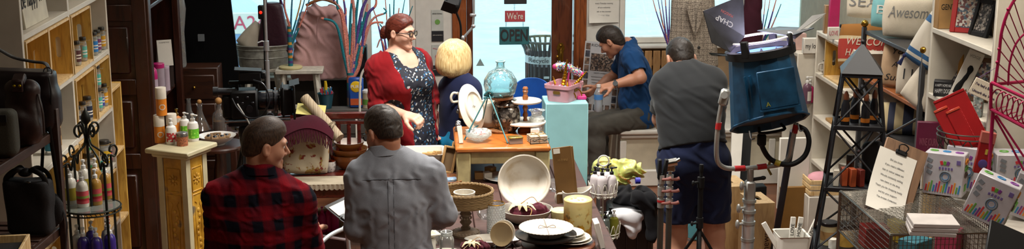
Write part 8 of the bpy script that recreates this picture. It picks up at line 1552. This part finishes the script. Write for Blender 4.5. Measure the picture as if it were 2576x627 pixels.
rbox(2010,1.22,(.08,.06,.12),PKX,'pink and tan carton on the end shelf',-.06);rbox(2040,1.22,(.13,.05,.11),PAPER,'white carton with black script reading my love',-.02,txt='my love');rbox(2078,1.39,(.06,.04,.2),wood('stick_bundle','#a5825a','#86633c'),'bundle of wooden sticks on the low bookcase',.04);rbox(2092,1.39,(.07,.04,.27),MAG,'magenta carton on the low bookcase',.06);rbox(2098,1.39,(.11,.02,.085),PAPER,'white card with pink lettering in front of the magenta carton',.01,txt='LOVE IT',tm=PINKPR,cat='card',name='small_sign');rbox(2136,1.39,(.05,.05,.09),plain('mint_card','#7ab5a0',.6),'mint green carton beside the cushions',.03)
t=tubejar((XR_+.0,ry(2116,XR_),1.391),.022,.13,.02,JG,PB,'slim glass bottle with black cap beside the mint carton','glass_bottle','bottle')
pump((XR_-.05,ry(2034,XR_-.05),.861),.032,.2,plain('mauve_soap','#6a4a5a',.25),'mauve foam soap bottle on the end shelf',PW,PAPER);pump((XR_-.02,ry(2041,XR_-.02),.861),.028,.17,MAG,'magenta soap bottle beside the mauve one',PW,None,nozzle=False)
for k in range(3):rbox(2075,.78,(.16,.2,.022),PAPER,'white boxed set in the low bookcase, '+('lowest','middle','topmost')[k]+' of the stack',.12,'flat_box',lift=.001+k*.0235)
rbox(2120,.78,(.14,.2,.02),KRAFT,'kraft framed tray on the low bookcase shelf',.1,'tray',cat='tray')
cz_=thing('slatted_crate','small pale slatted crate holding pink cloth, low on the right','crate',(2.7,PX(2065,450,2.7).y,PX(2065,485,2.7).z));
for k in range(3):MB().box((0,-.1,.018+k*.038),(.2,.01,.03),bv=.002).build('slat',PINE2,cz_);MB().box((-.1,0,.018+k*.038),(.01,.2,.03),bv=.002).build('slat',PINE2,cz_)
MB().ell((0,0,.1),(.09,.09,.04),16,8).build('pink_cloth',plain('pink_cloth','#c9909a',.8),cz_);zc3=cz_.location.z
ps_=thing('low_plinth','white plinth under the small slatted crate','plinth',(2.7,cz_.location.y,0));MB().box((0,0,zc3/2-.002),(.22,.22,zc3-.004),bv=.004).build('plinth',WHITE,ps_)
# grey metal display rack with brass balls and cushions
yr0,yr1=ry(2322),ry(2170);GM=plain('grey_metal','#4a4a4c',.4,.5);rk3=thing('cushion_rack','grey metal rack with brass ball finials stacked with cushions','rack',(XR_,(yr0+yr1)/2,0));Lr=yr1-yr0
for y in(-Lr/2,Lr/2):
 for x in(0,.3):MB().box((x,y,.785),(.028,.028,1.57),bv=.003).build('post',GM,rk3);MB().ell((x,y,1.592),(.024,.024,.024),16,10).build('brass_ball',BRASS,rk3)
RS=[(1.55,GM),(1.255,wood('rack_shelf_wood','#94552a','#70401c',(.8,5,5),.4)),(.98,GM),(.68,GM)]
for z,m in RS:MB().box((.15,0,z-.012),(.3,Lr-.03,.024),bv=.003).build('shelf',m,rk3)
for y in(-Lr/2,Lr/2):
 for s_ in(-1,1):MB().cyl((.15-s_*.15,y+.02,.7),(.15+s_*.15,y+.02,1.24),.008,n=6).build('cross_brace',GM,rk3)
MB().cyl((0,-Lr/2,.75),(0,Lr/2,1.2),.008,n=6).build('cross_brace',GM,rk3);MB().cyl((0,-Lr/2,1.2),(0,Lr/2,.75),.008,n=6).build('cross_brace',GM,rk3)
CNV=fabric('canvas_cream','#d2c8b4',.9,.06);LETG=plain('letter_grey','#7c7c7a',.8);SCR=plain('letter_charcoal','#2c2c2e',.8)
def lcush(px,z,w,h,d,mat,label,rz,tx=(),X=.16,tilt=-12,roll=0.,name='cushion'):
 x=XR_+X;t=cushion(name,w,h,d,mat,label,(x,ry(px,x),z),(rad(tilt),rad(roll),rad(rz)),'cushions on the metal rack');f=cush_y(w,h,d)
 for s,sz,x0,z0,m,wd,sh in tx:text('lettering',s,sz,m,t,T_((x0,0,h/2))@RX(rad(90)),wid=wd,warp=lambda a,b,x0=x0,z0=z0:f(a+x0,b+z0)+.002,shear=sh)if z0==0 else text('lettering',s,sz,m,t,T_((x0,0,h/2+z0))@RX(rad(90)),wid=wd,warp=lambda a,b,x0=x0,z0=z0:f(a+x0,b+z0)+.002,shear=sh)
 return t
WEL=stripes('welcome_bands',[(.2,'#8a5a22'),(.06,'#c4b08a'),(.44,'#a2342a'),(.07,'#c4b08a'),(.23,'#8a5a22')],.3,2,.9)
lcush(2166,1.552,.24,.25,.09,CNV,'cream canvas cushion with grey capitals SEA',-28,[('SEA',.1,.0,-.02,LETG,.2,0)]);lcush(2222,1.552,.2,.22,.08,plain('aqua_cloth','#7ab4b8',.9),'aqua cushion squeezed between the SEA and Awesome cushions',-32,[('BE',.08,0,0,PAPER,.12,0)]);lcush(2284,1.552,.34,.26,.12,CNV,'cream cushion with grey script reading Awesome',-24,[('Awesome',.1,0,.02,LETG,.27,.25)])
lcush(2184,1.24,.4,.32,.12,WEL,'mustard and red cushion reading WELCOME HAPPY',-22,[('WELCOME',.075,0,.035,CNV,.3,.2),('HAPPY PLACE',.065,0,-.04,CNV,.3,.2)],X=.1,tilt=-14);lcush(2262,1.257,.22,.28,.1,plain('sand_cloth','#b89a7a',.9,var=.1,scale=8),'sand coloured cushion with script reading You Are Sunshine',-30,[('You',.05,.0,.08,SCR,.1,.3),('Are',.05,0,.0,SCR,.08,.3),('Sunsh',.055,0,-.08,SCR,.16,.3)],X=.08)
lcush(2298,1.257,.2,.25,.08,LIN,'white cushion with black outlined letters',-35,[('I I I',.09,0,0,SCR,.1,0)],X=.07);lcush(2300,1.2,.2,.26,.08,LIN,'plain white cushion slipping off the wooden rack shelf',-50,X=-.03,tilt=-18,roll=28).location.z=1.27
lcush(2224,.982,.26,.17,.13,CNV,'cream striped bolster cushion lying on the lower rack shelf',-20,X=.1,tilt=-25);lcush(2282,.982,.3,.2,.13,stripes('navy_stripes',[(.3,'#2a2f42'),(.25,'#b3a27c'),(.2,'#2a2f42'),(.25,'#b3a27c')],.2,0,.9),'cream cushion with broad navy stripes on the lower rack shelf',-25,X=.1,tilt=-25);lcush(2285,.683,.32,.24,.12,CNV,'cream cushion with charcoal script on the lowest rack shelf',-25,[('la dire',.07,0,0,SCR,.2,.3)],X=.1)
t=lcush(2308,1.6,.2,.32,.09,stripes('blue_band',[(.1,'#2f5a86'),(.06,'#c9c2b4'),(.08,'#2f5a86'),(.52,'#c9c2b4'),(.12,'#2f5a86'),(.12,'#c9c2b4')],.32,2,.9),'white cushion with blue bands and navy tassels leaning at the rack end',-40,X=-.02,tilt=-10,roll=26);t.location.z=1.5
for x,z in((-.09,.01),(.09,.31)):
 ts=MB().ell((x,0,z),(.012,.012,.012),10,6)
 for k in range(10):a_=k*.63;ts.tube([(x,0,z),(x+.012*math.cos(a_),.012*math.sin(a_),z-.06)],.003,4)
 ts.build('tassel',plain('tassel_navy','#1c2450',.9),t)
MB().prism([(-.03,0),(0,-.05),(.03,0),(0,.05)],0,.003,T_((.03,-.05,.22))@RX(rad(90))).build('swing_tag',plain('tag_brown','#6e4526',.6),t)
# goods on the right bookcase
def pframe(px,z,w,h,fm,pic,label,rz,X=.1,lean=-16,dep=.02,lift=.001):
 x=XR_+X;t=thing('picture_frame',label,'frame',(x,ry(px,x),z+lift),group='picture frames on the right bookcase',rot=(rad(lean),0,rad(rz)));b_=w*.16
 for cx_,cz_,a_,c_ in((-w/2+b_/2,h/2,b_,h),(w/2-b_/2,h/2,b_,h),(0,b_/2,w-2*b_,b_),(0,h-b_/2,w-2*b_,b_)):MB().box((cx_,0,cz_),(a_,dep,c_),bv=.003).build('frame_bar',fm,t)
 MB().box((0,.003,h/2),(w-2*b_,.004,h-2*b_)).build('picture',pic,t);MB().box((0,.05,h*.35),(.04,.004,h*.7),(rad(26),0,0)).build('easel_back',CB,t);return t
PHO=speckle('photo_grey','#55524e',['#2a2a2c','#7a746c','#a09890','#403c3a'],90,.3,.8);PHO2=speckle('photo_colour','#8a9a9a',['#4a5a6a','#b09a8a','#c8c4bc','#6a3a3a'],80,.3,.8)
pframe(2385,1.37,.15,.22,wood('gold_frame','#b07a1c','#8a5a10'),PHO,'honey coloured wooden frame with a grey photo',-32);pframe(2424,1.736,.17,.24,plain('red_frame','#a01c1c',.35),PHO2,'glossy red photo frame on the upper right shelf',-34);pframe(2455,1.736,.15,.2,CB,PHO,'black photo frame edge-on beside the red one',-75,.12);pframe(2440,1.37,.2,.3,wood('dark_frame','#3a2214','#241408'),PHO,'large dark wood frame at the back of the dog gifts',-30,.24);pframe(2462,1.37,.16,.24,wood('walnut_frame','#5a3a1e','#3f2712'),PHO2,'walnut frame leaning behind the grey carton',-40,.16)
rbox(2372,1.736,(.11,.07,.24),KRAFT,'kraft carton stamped GENTS on the upper right shelf',.06,txt='GENTS');hb2=rbox(2378,1.37,(.1,.07,.085),plain('block_black','#17171a',.5),'black block sign reading A happy home has happy dogs',.045,'block_sign',rad(-24),cat='sign');WT=plain('white_letter','#cfcfcf',.6)
for s,sz,z in(('A HAPPY HOME HAS',.022,.062),('HAPPY DOGS',.034,.03)):text('lettering',s,sz,WT,hb2,T_((0,-.0362,z))@RX(rad(90)),wid=.085)
x=XR_+.1;wx=thing('bottle_carton','tall white carton picturing a black bottle stopper','box',(x-.02,ry(2420,x),1.3715),rot=(rad(-4),rad(20),rad(-24)));MB().box((0,0,.14),(.085,.04,.28),bv=.002).build('carton',PAPER,wx);MB().tube(bez([(-.02,-.021,.03),(-.01,-.021,.09),(.0,-.021,.13),(.005,-.021,.17),(.0,-.021,.2)],5),[.012,.014,.016,.017,.016,.014,.012,.011,.011,.012,.012,.011,.01,.01,.012,.014,.016,.016,.014,.01,.006],8,flat=.3).build('printed_picture',CB,wx);text('lettering','VOGE',.022,LETG,wx,T_((0,-.021,.25))@RX(rad(90)))
rbox(2430,1.37,(.05,.06,.085),speckle('argyle','#6a6664',['#8a8684','#5a5654'],60),'grey patterned carton at the shelf edge',.02,rz=rad(-30));rbox(2470,1.37,(.045,.06,.12),speckle('tartan','#7a8482',['#a8aaa4','#4a5654','#6a4a44'],70),'grey tartan carton at the near end of the shelf',.02,rz=rad(-30))
rbox(2354,.99,(.15,.03,.23),plain('wine_cover','#5c1032',.4),'maroon wine journal standing on the lower right shelf',-.005,'wine_journal',rad(-15),'WINE JOURNAL',plain('wine_letter','#8a4a5c',.5),'book')
hs_=thing('hanging_sign','small cream hanging sign lettered about a bad day and wine','sign',PY(2478,228,y0-.035),rot=(0,rad(24),rad(-10)));MB().box((0,0,0),(.14,.01,.085),bv=.002).build('board',CNV,hs_);NVI=plain('navy_ink','#2a2a50',.7);text('lettering',"I've had a BAD day",.018,NVI,hs_,T_((0,-.006,.016))@RX(rad(90)),wid=.12);text('lettering','Uncork the Wine',.018,NVI,hs_,T_((0,-.006,-.02))@RX(rad(90)),wid=.12);MB().tube([(-.06,0,.04),(.0,.01,.13),(.06,0,.04)],.0015,5).build('string',plain('string_violet','#4a2a6a',.7),hs_)
# black lantern etagere
Yl=6.7;ap=PY(2171,108,Yl);lt=thing('lantern_shelf','black metal lantern-topped etagere with crossed braces','shelf',(ap.x,ap.y,0),rad(-16));BM=plain('black_iron','#17181d',.5,.2);zl_=lambda py:PY(2171,py,Yl).z;tiers=[(zl_(178),.092),(zl_(306),.12),(zl_(456),.152),(zl_(605),.19),(.42,.23),(.08,.27)]
z0,r0=tiers[0];MB().add([(-r0*1.14,-r0*1.14,z0),(r0*1.14,-r0*1.14,z0),(r0*1.14,r0*1.14,z0),(-r0*1.14,r0*1.14,z0),(0,0,ap.z)],[(0,1,4),(1,2,4),(2,3,4),(3,0,4),(3,2,1,0)]).build('roof',BM,lt,0);MB().ell((0,0,ap.z+.006),(.011,.011,.011),12,8).build('finial',BM,lt)
for k,(z,r)in enumerate(tiers):
 for sx,sy in((1,0),(-1,0),(0,1),(0,-1)):MB().box((sx*r,sy*r,z-.01),(.016 if sx else 2*r+.016,.016 if sy else 2*r-.016,.024),bv=.002).build('rail',BM,lt)
 if k:MB().box((0,0,z-.012),(2*r-.017,2*r-.017,.006)).build('shelf_plate',BM,lt)
for(za,ra),(zb,rb_)in zip(tiers,tiers[1:]):
 C4=[(1,1),(1,-1),(-1,-1),(-1,1)]
 for i,(sx,sy)in enumerate(C4):
  MB().cyl((sx*ra,sy*ra,za-.02),(sx*rb_,sy*rb_,zb),.0085,n=4).build('corner_post',BM,lt);tx,ty=C4[(i+1)%4]
  for(p,q,zp,zq,rp,rq)in(((sx,sy),(tx,ty),za-.02,zb,ra,rb_),((tx,ty),(sx,sy),za-.02,zb,ra,rb_)):MB().cyl((p[0]*rp,p[1]*rp,zp),(q[0]*rq,q[1]*rq,zq),.0055,n=4).build('cross_brace',BM,lt)
def onl(k,dx,dy):c,s=math.cos(rad(-16)),math.sin(rad(-16));return(ap.x+dx*c-dy*s,ap.y+dx*s+dy*c,tiers[k][0]-.008)
AMB=plain('amber_band','#a8601c',.4)
for k,(dx,dy)in enumerate(((-.07,-.05),(-.02,.02),(.03,-.06),(.075,.02))):
 t=thing('black_bottle','black bottle with orange band on the lantern shelf, %s'%('farthest left','second from the left','second from the right','farthest right')[k],'bottle',onl(1,dx,dy),0,'black bottles in the lantern');MB().lathe([(0,0),(.022,0),(.023,.006),(.022,.1),(.016,.118),(.012,.135)],18).build('body',plain('black_label','#16161a',.35),t);MB().lathe([(.0235,.02),(.0232,.042)],18).build('orange_band',AMB,t);MB().lathe([(.013,.132),(.014,.155),(.006,.175),(0,.178)],14).build('wooden_cap',plain('cap_brown','#6a3a22',.4),t)
for k,(dx,dy,h)in enumerate(((-.1,-.07,.085),(-.06,-.06,.095),(-.02,-.07,.095),(.02,-.06,.09),(-.06,.03,.09))):one('soap_carton',MB().box((0,0,h/2),(.03,.05,h),bv=.002),(CREAMC,plain('burnt_orange','#b0502a',.5),MATS['burnt_orange']if 'burnt_orange' in MATS else AMB,plain('dark_red_card','#7a2a1e',.5),CREAMC)[k],'soap carton on the lantern middle shelf, %s'%('cream, farthest left','orange, second from left','orange, third from left','dark red, farthest right','cream, behind the orange ones')[k],'box','soap cartons on the lantern',loc=onl(2,dx,dy),rz=rad(-16+10*k))
t=tubejar(onl(2,-.03,.0),.02,.15,.03,plain('amber_glass','#5a2a0c',.15),PB,'amber glass bottle behind the orange cartons','amber_bottle','bottle')
s=SDF().add(s_box((0,0,.11),(.11,.07,.22),.03)).disp(folds(.004,40,(1,0,.3),.7,3));t=thing('black_pouch','black quilted pouch on the lantern middle shelf','bag',onl(2,.085,.03));obj('bag_body',s.mesh('pouch',(-.08,-.06,-.02),(.08,.06,.25),.007),BLK,t)
for k,(dx,dy,r,h,m,lab)in enumerate(((-.12,-.05,.045,.12,plain('cream_wax2','#c9bd92',.4),'cream jar candle with black lid low on the lantern'),(-.03,-.06,.045,.12,plain('honey_wax','#c29a4a',.35),'honey coloured jar candle low on the lantern'),(.06,-.05,.042,.11,plain('amber_wax','#9a5a22',.3),'amber jar candle low on the lantern'),(.14,-.02,.04,.11,plain('rust_wax','#7a3a22',.4),'rust coloured jar low on the lantern'))):tubejar(onl(3,dx,dy),r,h,.018,m,PB,lab,'jar_candle','jar','jar candles on the lantern',band=(.2,.6,KRAFT)if k==0 else None)
one('votive_glass',MB().lathe([(0,0),(.022,0),(.024,.05),(0,.05)],18),WAX,'small white votive candle in front of the jars','candle',loc=onl(3,-.1,-.125))
# clipboard notice
q=PY(2245,455,6.15);nb=thing('notice_board','wooden clipboard with a curling printed notice leaning on the wire cart','clipboard',q,rot=(rad(-30),rad(22),rad(-8)));nb.scale=(1.14,)*3;MB().box((.02,.01,.02),(.19,.014,.32),bv=.003).build('board',wood('grey_board','#7a5c44','#5c4330',(5,5,.7),.6),nb)
MB().grid(lambda u,v:((u-.5)*.17-.01,-.004-.05*(1-v)**3,(v-.5)*.29-.02),6,16,t=.0012).build('paper',PAPER,nb);MB().box((.0,-.005,.13),(.05,.014,.02),bv=.003).tube(bez([(-.015,-.012,.135),(-.02,-.02,.155),(0,-.02,.165),(.02,-.02,.155),(.015,-.012,.135)],4),.003,6).build('bulldog_clip',CB,nb)
for k,s in enumerate(('Did you know','If you need a different','size or colour please ask','We are constantly adding','new items to the shop','Thank you for shopping locally','and for your support','The Artisan Collection')):z=.085-k*.026;text('lettering',s,.0098,GTX,nb,T_((-.01,-.0062-.05*(1-(z+.165)/.29)**3,z))@RX(rad(90-6-12*(k/7)**2)))
# wire cart with canvases and boxed kits
Xc0,Xc1,Yc0,Yc1=PY(2215,600,5.75).x,PY(2482,600,5.75).x,5.62,6.35;zc_=PZ(2340,598,0).z;zc_=PY(2340,590,5.62).z;wc2=thing('wire_cart','silver wire mesh shop cart holding boxed kits','cart',((Xc0+Xc1)/2,(Yc0+Yc1)/2,0));cx_,cy_=(Xc1-Xc0)/2,(Yc1-Yc0)/2;WM=plain('galv_wire','#7e7a72',.35,.9);zbt=zc_-.2
fr=MB();zr=zc_
for z,r in((zr,.007),(zbt,.006)):fr.tube([(-cx_,-cy_,z),(cx_,-cy_,z),(cx_,cy_,z),(-cx_,cy_,z)],r,6,True)
fr.build('rim',WM,wc2);ms=MB()
n1,n2=26,36
for i in range(n1+1):x=-cx_+2*cx_*i/n1;ms.tube([(x,-cy_,zr),(x,-cy_,zbt),(x,cy_,zbt),(x,cy_,zr)],.0017,4)
for i in range(n2+1):y=-cy_+2*cy_*i/n2;ms.tube([(-cx_,y,zr),(-cx_,y,zbt),(cx_,y,zbt),(cx_,y,zr)],.0017,4)
for k in range(1,8):z=zbt+(zr-zbt)*k/8;ms.tube([(-cx_,-cy_,z),(cx_,-cy_,z),(cx_,cy_,z),(-cx_,cy_,z)],.0017,4,True)
for i in range(n1+1):x=-cx_+2*cx_*i/n1;ms.tube([(x,-cy_,zr),(x,cy_,zr)],.0016,4)
for i in range(n2+1):y=-cy_+2*cy_*i/n2;ms.tube([(-cx_,y,zr+.003),(cx_,y,zr+.003)],.0016,4)
tag(ms.build('wire_mesh',WM,wc2),kind='stuff')
for sx in(-1,1):
 for sy in(-1,1):MB().cyl((sx*cx_,sy*cy_,0.01),(sx*cx_,sy*cy_,zr),.009,n=8).build('leg',WM,wc2)
CVS=plain('canvas_white','#b5aeaa',.8)
q=PZ(2345,585,zr+.01)
for k in range(3):t=thing('blank_canvas','pale canvas board lying on the wire cart, %s of three'%('bottom','middle','top')[k],'canvas',(q.x+.004*k,q.y+.02,zr+.009+k*.0195),rad(-14+2*k),'canvases on the wire cart');MB().box((0,0,.009),(.2,.17,.018),bv=.002).build('canvas',CVS,t)
RAIN=['#c8323a','#d88a2a','#5a9a3a','#2a7ab0','#7a3a8a'];RM=[plain('rain_'+c[1:],c,.5)for c in RAIN];KIT=plain('kit_white','#b9b6bc',.35);PUR2=plain('kit_violet','#6a5a94',.5)
def kit(loc,rot,w,d,h,label):
 t=thing('craft_kit',label,'box',loc,group='boxed craft kits',rot=rot);MB().box((0,0,h/2),(w,d,h),bv=.004).build('carton',KIT,t);y=-d/2-.001;m=MB()
 for k in range(14):MB().box((-w*.42+k*w*.064,y,h*(.16+.05*((k*7)%3)/2)),(w*.035,.002,h*(.16+.05*(k%3))),(0,.15,0)).build('printed_band',RM[k%5],t)
 MB().tube(circ((w*.05,y,h*.46),w*.13,20,'y'),w*.018,5,True).build('printed_ring',plain('ring_grey','#5a6a74',.4),t);MB().tube(circ((w*.05,y,h*.46),w*.085,16,'y'),w*.008,5,True).build('printed_ring',RM[3],t)
 for k,s in enumerate((-.06,.02,.1)):MB().box((w*s,y,h*.78),(w*.07,.002,h*.09),(0,.3*(k-1),0)).build('printed_logo',RM[(k*2)%5],t)
 for k in range(5):MB().box((-w*.1+k*w*.075,y,h*.655),(w*.045,.002,h*.055)).build('printed_letter',PUR2,t)
 for k in range(3):MB().box((-w*.36,y,h*(.82-.14*k)),(w*.13,.002,h*.09),(0,.4,0)).build('printed_picture',plain('print_grey','#7a8088',.5),t)
 MB().box((w*.36,y,h*.82),(w*.1,.002,h*.1)).build('printed_mark',PUR2,t);x=w/2+.001
 for k in range(3):MB().tube(circ((x,0,h*(.82-.16*k)),d*.26,16,'x',ry=h*.055),.005,5,True).build('printed_bracelet',(RM[1],RM[2],plain('band_brown','#4a2f22',.5))[k],t);MB().tube(circ((0-.06+.06*k,0,h+.001),w*.09,14,'z',ry=d*.13),.004,5,True).build('printed_bracelet',RM[(k+2)%5],t)
 MB().box((x,0,h*.2),(.002,d*.4,h*.16)).build('printed_logo',RM[2],t);return t
q=PZ(2395,500,zr+.01);kit((q.x,q.y+.1,zr+.009),(0,0,rad(-34)),.19,.1,.21,'white craft kit box standing upright on the wire cart');q2=PZ(2468,572,zr+.01);kit((q2.x+.03,q2.y+.06,zr+.03),(0,rad(19),rad(-32)),.19,.1,.21,'white craft kit box tilted to the right, nearest the camera')
q=PY(2440,450,6.3);kit((q.x-.0,6.32,zr+.009),(0,0,rad(-40)),.2,.1,.22,'white craft kit box behind the upright one');q=PY(2552,440,6.3);kit((q.x,6.3,zr+.03),(rad(0),0,rad(-8)),.22,.14,.17,'white craft kit box behind the pink rack leg');q=PY(2548,540,5.9);kit((q.x+.08,5.95,zr-.03),(0,rad(16),rad(-30)),.19,.1,.21,'white craft kit box cut by the right edge')
tb2=thing('side_counter','white counter beside the wire cart under the craft kits','counter',((Xc1+3.15)/2+.01,6.0,0));MB().box((0,0,(zr-.04)/2),(3.15-Xc1,.66,zr-.04),bv=.006).build('counter',WHITE,tb2)
q=PY(2545,612,5.2);one('dark_folder',MB().box((0,0,0),(.2,.012,.2),(rad(-35),rad(24),0),bv=.003),plain('folder_black','#16181c',.5),'black folder at the bottom right corner','folder',loc=(q.x+.03,5.3,q.z-.06))
# red boxes in a scrolled wire basket
q=PY(2430,345,6.42);wb2=thing('scroll_basket','grey scrolled wire basket holding red boxes','basket',(q.x,6.42,q.z-.09));ms=MB()
for z,r in((.0,.09),(.1,.14),(.125,.14)):ms.tube(circ((0,0,z),r,28),.004,6,True)
for k in range(10):a_=k*.628;ms.tube(bez([(.09*math.cos(a_),.09*math.sin(a_),0),(.13*math.cos(a_+.2),.13*math.sin(a_+.2),.05),(.14*math.cos(a_),.14*math.sin(a_),.1),(.125*math.cos(a_-.2),.125*math.sin(a_-.2),.06),(.135*math.cos(a_-.1),.135*math.sin(a_-.1),.03)],5),.003,5)
ms.lathe([(0,-.003),(.09,-.003),(.09,.001),(0,.001)],20);ms.build('wire',plain('pewter','#55524c',.4,.8),wb2);bpd=thing('basket_stand','slim white column under the scrolled wire basket','stand',(q.x,6.42,0));MB().cyl((0,0,0),(0,0,q.z-.095),.07,n=20).build('column',WHITE,bpd)
REDX=stripes('red_ribbed',[(.6,'#9c1418'),(.4,'#b83438')],.02,2,.35);RDX=plain('glossy_red','#8a0e12',.3)
for k,(px,py,w,h,lab)in enumerate(((2420,310,.16,.3,'large glossy red gift box leaning in the wire basket'),(2395,335,.07,.26,'narrow red gift box leaning at the left of the basket'),(2425,335,.07,.25,'narrow red gift box leaning beside the left one'))):
 c=PY(px,py,6.42-.03*k);t=thing('red_gift_box',lab,'box',c,group='red gift boxes in the basket',rot=(rad(-22),rad(-28),rad(-14)));MB().box((0,0,0),(w,.06,h),bv=.004).build('sides',RDX,t);MB().box((w/2+.001,0,0),(.003,.058,h-.02)).build('ribbed_side',REDX,t);MB().box((0,-.002,h/2-.004),(w*1.01,.066,.014),bv=.003).build('lid',plain('orange_red','#b03c24',.35)if k else RDX,t)
c=PY(2476,385,6.1);t=thing('toy_carton','long red toy carton hanging against the pink rack leg','box',c,rot=(0,rad(8),rad(-14)));MB().box((0,0,0),(.065,.04,.2),bv=.003).build('carton',RDX,t);MB().box((0,-.0015,.078),(.066,.04,.05)).build('window',plain('carton_pale','#a8564c',.5),t);MB().ell((0,-.021,-.05),(.022,.002,.022),14,6).build('printed_mark',plain('print_violet','#4a3a7a',.5),t);MB().box((.005,-.021,.01),(.012,.002,.025)).build('printed_mark',plain('print_yellow','#b09a3a',.5),t)
# pink wire rack at the right edge
PKM=plain('pink_metal','#a8164e',.4,.3);Yp=5.9;o_=PY(2530,300,Yp);pr_=thing('pink_rack','hot pink wire rack with fan back and scrolled gallery','rack',(o_.x,Yp,0));P_=lambda px,py,dy=0.:PY(px,py,Yp+dy)-Vector((o_.x,Yp,0))
MB().tube(bez([P_(2502,215),P_(2512,150),P_(2520,80),P_(2538,25),P_(2562,-12),P_(2600,-40)],8),.0075,8).build('back_hoop',PKM,pr_);MB().tube(bez([P_(2536,215),P_(2540,160),P_(2556,110),P_(2585,80),P_(2620,70)],8),.005,8).build('inner_hoop',PKM,pr_)
for k in range(7):a_=k/6;p0=P_(2506+40*a_**1.6,190-200*a_);MB().tube([p0,P_(2576+30*a_,215-60*a_+20)],.0028,5).build('fan_wire',PKM,pr_);MB().ell(p0,(.008,.008,.008),8,6).build('bead',PKM,pr_)
MB().tube([P_(2494,208),P_(2576,245,-.12),P_(2640,275,-.2)],.008,8).build('upper_rail',PKM,pr_);MB().tube([P_(2492,275),P_(2576,320,-.12),P_(2640,355,-.2)],.008,8).build('lower_rail',PKM,pr_);MB().tube([P_(2494,208),P_(2492,275)],.008,8).build('corner_bar',PKM,pr_);MB().tube([P_(2502,212),P_(2640,200,.1)],.008,8).build('seat_rail',PKM,pr_)
for k in range(9):c=P_(2508+k*13,252+k*6.2,-.018*k);MB().tube(circ(c,.028,18,'y',ry=.05),.0032,5,True).build('gallery_loop',PKM,pr_)
for k in range(10):MB().tube([P_(2496+k*14,276+k*7.5,-.02*k),P_(2530+k*14,268+k*7,.3-.02*k)],.003,5).build('deck_wire',PKM,pr_)
MB().tube([P_(2498,280),P_(2490,400),Vector((P_(2486,400).x,0,.01))],.009,8).build('leg',PKM,pr_);MB().tube([P_(2640,355,-.2),Vector((P_(2640,400).x,-.2,.01))],.009,8).build('leg',PKM,pr_);MB().tube([P_(2500,290),P_(2545,370,-.05),P_(2576,430,-.1)],.005,6).tube([P_(2506,290),P_(2576,395,-.1)],.005,6).build('diagonal_brace',PKM,pr_)
crate((XR_+.01,ry(2372),.5505),.36,.32,.28,'pine crate low in the cream bookcase behind the notice','pine crates on the right',rz=math.pi)
for k,(dx,dy,sx,m,lab)in enumerate(((-.16,.1,.12,RDX,'red carton inside the wire cart'),(.02,.18,.14,plain('carton_yellow','#b09a2a',.5),'yellow carton inside the wire cart'),(-.04,-.12,.13,plain('carton_teal','#3a7a88',.5),'teal carton inside the wire cart'),(.18,.02,.12,plain('carton_rose','#b03a5a',.5),'rose carton inside the wire cart'))):one('small_carton',MB().box((0,0,.05),(sx,.1,.1),bv=.003),m,lab,'box','cartons inside the wire cart',loc=((Xc0+Xc1)/2+dx,(Yc0+Yc1)/2+dy,zbt+.003),rz=.3*k)
